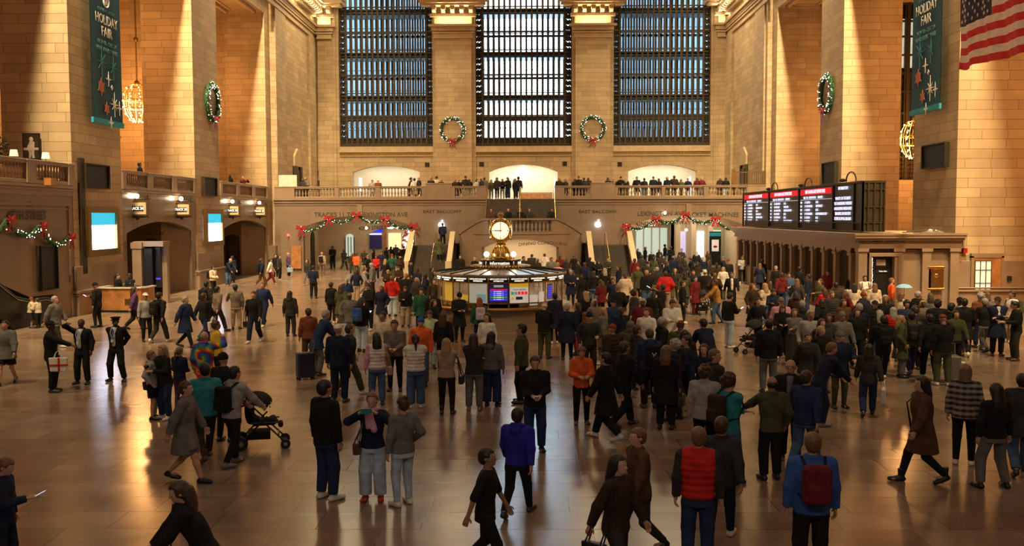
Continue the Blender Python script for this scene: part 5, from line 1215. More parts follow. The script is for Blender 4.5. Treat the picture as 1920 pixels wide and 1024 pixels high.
def build_top(s, kind, h):
    t, zb, zt = TOPS[kind]; f = Fld((-.62, -.45, .4), (.62, .75, 1.75), h)
    if s['pose'] == 'sit': zb = max(zb, .86)
    kn = tor(s, t, zb, zt)
    if kind in ('coat', 'parka'): kn = [(z, x, y, rx+max(0, .95-z)*.12, ry+max(0, .95-z)*.14) for z, x, y, rx, ry in kn]
    f.loft(kn, .03, wav=.0055 if kind in ('puffer', 'vest') else 0, wf=75)
    f.cone(s['sh'][0]+Vector((.05, 0, 0)), s['sh'][1]-Vector((.05, 0, 0)), .052+t, .052+t, .04)
    if kind == 'tee': sleeves(f, s, .016, .4)
    elif kind != 'vest': sleeves(f, s, t*.8+.004, 1.0 if kind != 'crop' else .97)
    y, z = s['ln'], s['dz']
    if kind == 'hoodie':
        for a in np.linspace(0, 2*PI, 12, endpoint=False): f.ell((.075*math.cos(a), y+.075*math.sin(a)-.02, 1.5+z-.025*math.sin(a)), (.034, .034, .03), .03)
        f.ell((0, y-.11, 1.44+z), (.09, .05, .08), .03)
    elif kind in ('jacket', 'coat', 'parka', 'puffer', 'suit', 'vest'):
        for a in np.linspace(0, 2*PI, 12, endpoint=False): f.ell((.068*math.cos(a), y+.062*math.sin(a)-.005, 1.495+z), (.022, .022, .03), .02)
    V, Q = f.mesh(); return np_mesh('garment', V, Q, 'cloth')
BOT = {'slim': (.012, .018, .012), 'straight': (.02, .03, .03), 'wide': (.025, .045, .055), 'shorts': (.035, .05, 0), 'skirt': (0, 0, 0), 'long_skirt': (0, 0, 0)}
def build_bot(s, kind, h):
    f = Fld((-.45, -.5, 0), (.45, .75, 1.08), h); a, b, c = BOT[kind]; dz = s['dz']
    f.loft(tor(s, .014, .8, 1.0), .03)
    if kind in ('skirt', 'long_skirt'):
        zb = .5 if kind == 'skirt' else .14; f.loft([(zb+max(0, dz), 0, .02, .25, .23), (.8, 0, 0, .2, .16), (1.0+dz, 0, 0, .17, .12)], .03, wav=0)
    else:
        for i in (0, 1):
            kn, an = s['leg'][i]; hp = s['hip'][i]
            if kind == 'shorts': f.cone(hp.lerp(kn, .15), hp.lerp(kn, .8), .08+a*.7, .06+b, .03, flat=True); continue
            hq = hp.lerp(kn, .2); f.cone(hq, kn, .08+a*.7, .052+b, .03); f.cone(kn, kn.lerp(an, .94 if kind != 'slim' else .97), .052+b, .037+c, .02, flat=True)
    V, Q = f.mesh(); return np_mesh('trousers', V, Q, 'cloth')
def build_shoe(s, i, h, kind='shoe'):
    kn, an = s['leg'][i]; e = (-1, 1)[i]; hz = max(.035, an.z-.045); heel = (an.x, an.y-.035, hz); tz = .035 if an.z < .2 else an.z-.06; toe = (an.x+e*.025, an.y+.15, tz); f = Fld((an.x-.12, an.y-.14, 0), (an.x+.12, an.y+.28, an.z+.22), min(h, .012))
    f.cone(heel, toe, .042, .038, .02); f.cone((an.x, an.y-.01, hz+.01), (an.x+e*.01, an.y+.06, tz+.02), .042, .035, .02); f.cone((an.x, an.y, hz), (an.x, an.y, an.z+(.13 if kind == 'boot' else .02)), .04, .048 if kind == 'boot' else .04, .02, flat=True)
    if an.z < .2: f.cut(lambda X, Y, Z: .004-Z+X*0+Y*0)
    V, Q = f.mesh(); return np_mesh('shoe', V, Q, 'leather')
def build_hair(s, kind, h):
    f = Fld((-.2, -.3+s['ln'], 1.05), (.2, .3+s['ln'], 2.0), min(h, .014)); y, z = s['ln'], s['dz']; xf = s['xf']; h2 = z
    f.lo[2] += 0
    def capcut(yl, zl, top=None):
        X, Y, Z = f.grid((slice(None),)*3, xf); f.D = np.maximum(f.D, np.minimum(Y-y-yl, zl+z-Z))
    if kind in ('short', 'bun', 'pony', 'long', 'bob', 'curly', 'verylong'):
        g = .02 if kind == 'curly' else .011
        f.ell((0, y-.008, 1.672+z), (.08+g, .1+g, .1+g), .01, xf); f.ell((0, y-.045, 1.62+z), (.07+g*.6, .06+g*.6, .075), .02, xf); capcut(.045, 1.715)
        X, Y, Z = f.grid((slice(None),)*3, xf); f.D = np.maximum(f.D, np.minimum(Y-y+.012, 1.66+z-Z)) if kind in ('short', 'bun', 'pony') else f.D
    if kind == 'bun': f.ell((0, y-.075, 1.765+z), (.04, .04, .038), .012, xf)
    if kind == 'pony': f.cone((0, y-.1, 1.7+z), (0, y-.15, 1.6+z), .025, .034, .02, xf=xf); f.cone((0, y-.15, 1.6+z), (0, y-.135, 1.38+z), .034, .014, .02, xf=xf)
    if kind in ('long', 'verylong', 'bob'):
        zb = {'bob': 1.52, 'long': 1.36, 'verylong': 1.24}[kind]; f.loft([(zb+z, 0, y-.1, .09, .04), (1.48+z, 0, y-.085, .105, .062), (1.6+z, 0, y-.05, .1, .08), (1.7+z, 0, y-.03, .08, .07)], .03)
    if kind == 'curly':
        rnd = random.Random(3)
        for _ in range(40):
            a = rnd.uniform(0, 2*PI); b = rnd.uniform(-.3, 1.4); p = (math.cos(a)*math.cos(b)*.095, y-.015+math.sin(a)*math.cos(b)*.11, 1.675+z+math.sin(b)*.11)
            if p[1]-y < .04 or p[2]-z > 1.72: f.ell(p, (.026, .026, .026), .008, xf)
    if kind == 'balding':
        f.ell((0, y-.012, 1.64+z), (.083, .102, .07), .01, xf); capcut(-.01, 2.2)
    if kind in ('cap', 'beanie', 'peaked', 'cap_back'):
        zl = 1.675 if kind != 'beanie' else 1.655; f.ell((0, y-.005, 1.675+z), (.09, .11, {'beanie': .13, 'peaked': .085}.get(kind, .112)), .01, xf)
        X, Y, Z = f.grid((slice(None),)*3, xf); f.D = np.maximum(f.D, zl+z-Z)
        if kind in ('cap', 'peaked'): f.ell((0, y+.12, 1.69+z), (.07, .075, .014), .012, xf)
        if kind == 'peaked': f.ell((0, y, 1.745+z), (.125, .135, .026), .015, xf)
    V, Q = f.mesh(); return np_mesh('hair', V, Q, 'hair' if kind not in ('cap', 'beanie', 'peaked') else 'cloth')
_c = {}
def cached(key, fn):
    if key not in _c: _c[key] = fn()
    return _c[key]
COL = dict(black=(.012, .012, .013), charcoal=(.035, .033, .032), navy=(.013, .018, .045), darkblue=(.02, .035, .1), blue=(.04, .1, .35), royal=(.025, .02, .3), denim=(.06, .11, .22), lightdenim=(.42, .52, .64), grey=(.15, .145, .14), lightgrey=(.33, .32, .31),
 white=(.68, .65, .6), cream=(.6, .5, .38), beige=(.36, .28, .21), tan=(.3, .18, .09), brown=(.09, .045, .025), darkbrown=(.04, .022, .014), olive=(.07, .075, .035), green=(.02, .09, .06), teal=(.03, .22, .24), maroon=(.13, .015, .02), red=(.5, .02, .02),
 orange=(.7, .12, .03), rust=(.2, .06, .025), yellow=(.6, .42, .04), mustard=(.36, .2, .05), pink=(.6, .3, .42), lavender=(.42, .36, .46), taupe=(.16, .125, .105), khaki=(.32, .25, .17), lime=(.5, .58, .32), purple=(.1, .05, .14), lightblue=(.3, .42, .6), aqua=(.1, .35, .38))
HC = dict(blk=(.012, .01, .009), brn=(.05, .026, .014), lbr=(.14, .075, .035), blo=(.36, .23, .11), red=(.2, .055, .02), gry=(.34, .32, .3), wht=(.6, .58, .55), non=(.1, .1, .1))
SK = dict(l=(.52, .29, .2), m=(.32, .17, .11), d=(.075, .038, .024))
PART = dict(sweater='sweater', tee='t_shirt', jacket='jacket', puffer='puffer_jacket', coat='coat', suit='suit_jacket', hoodie='hoodie', vest='quilted_vest', parka='parka', crop='cropped_top')
def child(name, me, par, col):
    o = bpy.data.objects.new(name, me); C.objects.link(o); o.parent = par; o.color = (*col, 1); return o
ALLP = []
def person(x, y, z, hgt, heading, sex, pose, top, tc, bot, bc, hair, hc, skin, label, group=None, topmat=None, shoe=None, face=None):
    dist = math.hypot(x, y); lod = 0 if dist < 24 else (1 if dist < 42 else 2); h = (.012, .017, .026)[lod]; near = dist < 27
    pz = PO[pose].get('pz', .93)
    s = skel(pose, sex); sk = (pose, sex, lod); sc = hgt/1.79
    r = bpy.data.objects.new('person', cached(('b', sk, near), lambda: build_body(s, h, near))); C.objects.link(r)
    if sex == 'c': sc = hgt/1.79
    r.location = (x, y, z); r.rotation_euler = (0, 0, -math.radians(heading)); r.scale = (sc*1.1, sc*1.1, sc); r.color = (*SK[skin], 1)
    tag(r, label, 'person', group)
    c = child(PART[top], cached(('t', top, sk), lambda: build_top(s, top, h)), r, COL[tc])
    if top == 'vest': child('sleeves', cached(('t', 'sweater', sk), lambda: build_top(s, 'sweater', h)), r, COL['charcoal' if tc == 'red' else ('pink' if tc == 'white' else 'lightgrey')])
    if topmat: c.data = c.data.copy(); c.data.materials.clear(); c.data.materials.append(M[topmat])
    child({'skirt': 'skirt', 'long_skirt': 'skirt', 'shorts': 'shorts'}.get(bot, 'trousers'), cached(('p', bot, sk), lambda: build_bot(s, bot, h)), r, COL[bc])
    shc = COL[shoe] if shoe else (COL['black'] if random.random() < .7 else COL['white'])
    kd = 'boot' if shoe and shoe in ('brown', 'black') and bot == 'slim' else 'shoe'
    if dist < 60 or shoe:
        for i in (0, 1): child(kd, cached(('s', i, kd, sk), lambda: build_shoe(s, i, h, kd)), r, shc)
    if '+' in hair: hair, hat = hair.split('+')
    else: hat = None
    if hair != 'none': child('hat' if hair in ('cap', 'beanie', 'peaked') else 'hair', cached(('h', hair, sk), lambda: build_hair(s, hair, h)), r, HC[hc] if hc in HC else COL[hc])
    if hat: hk, hcol = hat.split(':'); child('hat', cached(('h', hk, sk), lambda: build_hair(s, hk, h)), r, COL[hcol])
    if lod == 0 and pose != 'sit':
        R, o = s['xf']; yy = s['ln']; m_ = MB(); m2 = MB()
        for e in (-1, 1):
            p = R @ (Vector((e*.031, yy+.083, 1.648+s['dz']))-o)+o; m_.sphere(p, .0125, 8, 6); q = R @ (Vector((e*.031, yy+.092, 1.648+s['dz']))-o)+o; m2.sphere(q, .0065, 6, 5)
        for nm, mm, cc in (('eye', m_, (.55, .5, .45)), ('iris', m2, (.02, .012, .01))):
            ob = mm.build(nm, 'leather', r, smooth=True); ob.color = (*cc, 1)
    ALLP.append((r, s)); r['d'] = dist; del r['d']
    return r, s
def world_obj(name, r, label, cat, group=None):
    e = empty(name, r.location, 0, label, cat, group); e.rotation_euler = r.rotation_euler; e.scale = r.scale; return e
def short(l):
    w = l.split(); return ' '.join(w[:11])
def colored(mb, name, m, par, col, smooth=True):
    o = mb.build(name, m, par, smooth=smooth); o.color = (*COL[col], 1); return o
def add_extra(kind, col, r, s, label):
    y, z = s['ln'], s['dz']
    if kind == 'backpack':
        e = world_obj('backpack', r, '%s backpack worn by %s' % (col, short(label)), 'backpack')
        f = Fld((-.25, -.5, .95), (.25, 0, 1.6), .014); f.rbox((0, y-.235, 1.23+z), (.145, .085, .225), .06, .02); f.rbox((0, y-.315, 1.13+z), (.11, .045, .1), .035, .025); V, Q = f.mesh(); me = np_mesh('pack', V, Q, 'cloth'); child('bag', me, e, COL[col])
        m_ = MB()
        for q in (-1, 1): m_.tube([(q*.09, y-.19, 1.4+z), (q*.12, y-.05, 1.5+z), (q*.13, y+.1, 1.44+z), (q*.14, y+.14, 1.25+z), (q*.17, y+.02, 1.08+z), (q*.12, y-.16, 1.05+z)], .016, 5)
        colored(m_, 'strap', 'cloth', e, 'black')
    elif kind in ('handbag', 'tote', 'bag'):
        i = 1; w = s['arm'][i][1]; zt = min(w.z-.08, 1.0); e = world_obj(kind if kind != 'bag' else 'shoulder_bag', r, '%s %s carried by %s' % (col, {'tote': 'tote bag', 'handbag': 'handbag', 'bag': 'shoulder bag'}[kind], short(label)), 'bag')
        W_, Hh_ = (.2, .34) if kind == 'tote' else (.15, .2); cx = max(.3, w.x+.04)
        if s['pose'] == 'photo': cx = .2; w = Vector((.2, .24, .9)); zt = 1.1
        m_ = MB(); m_.prism([(-W_*.85, 0), (W_*.85, 0), (W_, Hh_), (-W_, Hh_)], 'x', -.05, .05)
        m_.v = [(a+cx, b+w.y*.5, c+zt-Hh_-.1) for a, b, c in m_.v]; o = colored(m_, 'bag_body', 'leather', e, col, False)
        bv = o.modifiers.new('edge', 'BEVEL'); bv.width = .02; bv.segments = 2
        m_ = MB(); b_ = w.y*.5
        for q in (-.035, .035): m_.tube([(cx+q, b_-.09, zt-.11), (cx+q*.5, b_-.05, zt+.02), (cx+q*.3, b_, zt+.07), (cx+q*.5, b_+.05, zt+.02), (cx+q, b_+.09, zt-.11)] if kind == 'tote' else [(cx+q, b_-.1, zt-.12), (cx-.06, y-.03, 1.3+z), (.08, y, 1.52+z), (cx-.08, y+.12, 1.3+z), (cx+q, b_+.1, zt-.12)], .01, 5)
        colored(m_, 'strap', 'leather', e, col)
    elif kind == 'suitcase':
        e = world_obj('suitcase', r, '%s wheeled suitcase pulled by %s' % (col, short(label)), 'suitcase'); m_ = MB().box(.3, .56, -.62, -.2, .06, .72); o = colored(m_, 'shell', 'leather', e, col, False); bv = o.modifiers.new('edge', 'BEVEL'); bv.width = .04; bv.segments = 3
        m_ = MB().tube([(.35, -.25, .7), (.35, -.2, 1.0), (.5, -.2, 1.0), (.5, -.25, .7)], .012, 5); colored(m_, 'handle', 'leather', e, 'grey')
        for a in (.34, .52):
            for b in (-.58, -.25): colored(MB().lathe([(.035, a-.01), (.035, a+.01)], (0, b, .035), 10, 'x'), 'wheel', 'leather', e, 'black')
    elif kind == 'phone':
        w = s['arm'][1][1]; el = s['arm'][1][0]; d = (w-el).normalized(); e = world_obj('phone', r, 'phone held by %s' % short(label), 'phone'); 
        both = s['pose'] in ('photo',); c = w+d*.13+Vector((0, .03, .02)) if not both else Vector((0, w.y+.1, w.z+.06)); n = Vector((0, -.5, .85)) if not both else Vector((0, 1, 0)); u = Vector((1, 0, 0)); v = n.normalized().cross(u)
        a, b = (.036, .075) if not both else (.078, .04); m_ = MB().obox(c, u, v, n.normalized(), a, b, .005); colored(m_, 'case', 'leather', e, col, False)
        m_ = MB().obox(c+(n.normalized()*-.0065 if both else n.normalized()*.0065), u, v, n.normalized(), a*.9, b*.92, .001); m_.build('screen', 'phone_screen' if not both else 'board_black', e)
    elif kind == 'scarf':
        f = Fld((-.2, -.25, 1.0), (.2, .35, 1.7), .013)
        for a in np.linspace(0, 2*PI, 14, endpoint=False): f.ell((.08*math.cos(a), y+.085*math.sin(a), 1.5+z+.01*math.sin(3*a)), (.035, .035, .042), .02)
        f.cone((.02, y+.13, 1.47+z), (-.06, y+.17, 1.2+z), .05, .05, .02); f.cone((.05, y+.14, 1.46+z), (.03, y+.18, 1.24+z), .04, .035, .02); V, Q = f.mesh(); child('scarf', np_mesh('scarf', V, Q, 'cloth'), r, COL[col])
    elif kind == 'shirt':
        f = Fld((-.2, -.1, .9), (.2, .35, 1.6), .014); f.loft([(.98+z, 0, y+.065, .05, .085), (1.25+z, 0, y+.085, .06, .085), (1.45+z, 0, y+.055, .06, .075), (1.5+z, 0, y+.03, .058, .06)], .02); V, Q = f.mesh(); child('shirt', np_mesh('shirt', V, Q, 'cloth'), r, COL[col])
    elif kind == 'tie':
        m_ = MB().add([(-.02, y+.155, 1.44+z), (.02, y+.155, 1.44+z), (.036, y+.195, 1.1+z), (0, y+.195, 1.05+z), (-.036, y+.195, 1.1+z), (0, y+.15, 1.48+z), (-.02, y+.14, 1.44+z), (.02, y+.14, 1.44+z), (0, y+.17, 1.08+z)], [(0, 1, 2, 3, 4), (0, 5, 1), (0, 4, 8, 6), (1, 7, 8, 2)]); colored(m_, 'tie', 'cloth', r, col)
        m_ = MB().tube([(-.07, y+.06, 1.5+z), (-.06, y+.17, 1.35+z), (0, y+.2, 1.18+z), (.06, y+.17, 1.35+z), (.07, y+.06, 1.5+z)], .006, 4).box(-.03, .03, y+.19, y+.2, 1.1+z, 1.18+z); colored(m_, 'lanyard', 'cloth', r, 'white', False)
    elif kind == 'mask':
        f = Fld((-.12, -.05, 1.5), (.12, .2, 1.75), .008); R, o = s['xf']; f.ell((0, y+.045, 1.605+z), (.062, .075, .05), .01, s['xf']); X, Y, Z = f.grid((slice(None),)*3, s['xf']); f.D = np.maximum(f.D, y+.04-Y); V, Q = f.mesh(); child('face_mask', np_mesh('mask', V, Q, 'cloth'), r, COL[col])
    elif kind == 'glasses':
        R, o = s['xf']; m_ = MB()
        for q in (-1, 1):
            c = Vector((q*.033, y+.105, 1.648+z)); m_.tube([R @ (c+Vector((.024*math.cos(a*PI/5), 0, .018*math.sin(a*PI/5)))-o)+o for a in range(10)], .003, 4, closed=True); m_.tube([R @ (c+Vector((q*.024, 0, 0))-o)+o, R @ (Vector((q*.08, y+.01, 1.65+z))-o)+o], .003, 4)
        colored(m_, 'glasses', 'leather', r, 'black')
    elif kind == 'collar':
        f = Fld((-.2, -.2, 1.35), (.2, .25, 1.65), .012)
        for a in np.linspace(0, 2*PI, 16, endpoint=False): f.ell((.085*math.cos(a), y+.08*math.sin(a)-.01, 1.5+z-.02*math.sin(a)), (.03, .03, .025), .02)
        V, Q = f.mesh(); child('collar', np_mesh('collar', V, Q, 'cloth'), r, COL[col])
def place(mode, px, py, hgt):
    """mode f: py is where the feet touch the floor; h: py is the top of the head; an elevation may be given as mode letter b (balcony)"""
    if mode == 'f': return atZ(px, py, 0)[:2]+(0,)
    if mode == 'h': return atZ(px, py, hgt)[:2]+(0,)
    raise ValueError(mode)
def tiedye():
    m = bpy.data.materials.new('tie_dye'); m.use_nodes = True; nt = m.node_tree; L = nt.links.new; b = nt.nodes['Principled BSDF']; b.inputs['Roughness'].default_value = .85
    tc = N(nt, 'ShaderNodeTexCoord'); sp = N(nt, 'ShaderNodeSeparateXYZ'); L(tc.outputs['Object'], sp.inputs[0])
    zz = N(nt, 'ShaderNodeMath', operation='SUBTRACT'); zz.inputs[1].default_value = 1.2; L(sp.outputs['Z'], zz.inputs[0])
    at = N(nt, 'ShaderNodeMath', operation='ARCTAN2'); L(zz.outputs[0], at.inputs[0]); L(sp.outputs['X'], at.inputs[1])
    cb = N(nt, 'ShaderNodeCombineXYZ'); L(sp.outputs['X'], cb.inputs['X']); L(zz.outputs[0], cb.inputs['Y']); ln = N(nt, 'ShaderNodeVectorMath', operation='LENGTH'); L(cb.outputs[0], ln.inputs[0])
    a = N(nt, 'ShaderNodeMath', operation='MULTIPLY_ADD'); a.inputs[1].default_value = .8; L(at.outputs[0], a.inputs[0])
    s2 = N(nt, 'ShaderNodeMath', operation='MULTIPLY'); s2.inputs[1].default_value = 22; L(ln.outputs['Value'], s2.inputs[0]); L(s2.outputs[0], a.inputs[2])
    nz = N(nt, 'ShaderNodeTexNoise'); nz.inputs['Scale'].default_value = 14; L(tc.outputs['Object'], nz.inputs['Vector']); ad = N(nt, 'ShaderNodeMath', operation='ADD'); L(a.outputs[0], ad.inputs[0]); L(nz.outputs['Fac'], ad.inputs[1])
    fr = N(nt, 'ShaderNodeMath', operation='MULTIPLY'); fr.inputs[1].default_value = .2; L(ad.outputs[0], fr.inputs[0]); f2 = N(nt, 'ShaderNodeMath', operation='FRACT'); L(fr.outputs[0], f2.inputs[0])
    cr = N(nt, 'ShaderNodeValToRGB'); cr.color_ramp.interpolation = 'LINEAR'; e = cr.color_ramp.elements; e[0].color = (.5, .02, .02, 1); e[1].color = (.5, .02, .02, 1)
    for p_, c in ((.2, (.75, .4, .03)), (.4, (.05, .35, .1)), (.6, (.02, .12, .4)), (.8, (.05, .03, .25))): q = e.new(p_); q.color = (*c, 1)
    L(f2.outputs[0], cr.inputs[0]); L(cr.outputs[0], b.inputs['Base Color']); M['tie_dye'] = m
    m = bpy.data.materials.new('plaid'); m.use_nodes = True; nt = m.node_tree; L = nt.links.new; b = nt.nodes['Principled BSDF']; b.inputs['Roughness'].default_value = .9
    tc = N(nt, 'ShaderNodeTexCoord'); ms = []
    for d in ('X', 'Z'):
        w = N(nt, 'ShaderNodeTexWave'); w.bands_direction = d; w.inputs['Scale'].default_value = 3.2; L(tc.outputs['Object'], w.inputs['Vector']); ms.append(w)
    mu = N(nt, 'ShaderNodeMath', operation='MULTIPLY_ADD'); mu.inputs[1].default_value = .35; L(ms[0].outputs['Fac'], mu.inputs[0]); L(ms[1].outputs['Fac'], mu.inputs[2])
    cr = N(nt, 'ShaderNodeValToRGB'); cr.color_ramp.elements[0].color = (.02, .02, .022, 1); cr.color_ramp.elements[0].position = .3; cr.color_ramp.elements[1].color = (.3, .25, .2, 1); cr.color_ramp.elements[1].position = .95
    L(mu.outputs[0], cr.inputs[0]); L(cr.outputs[0], b.inputs['Base Color']); M['plaid'] = m
tiedye()
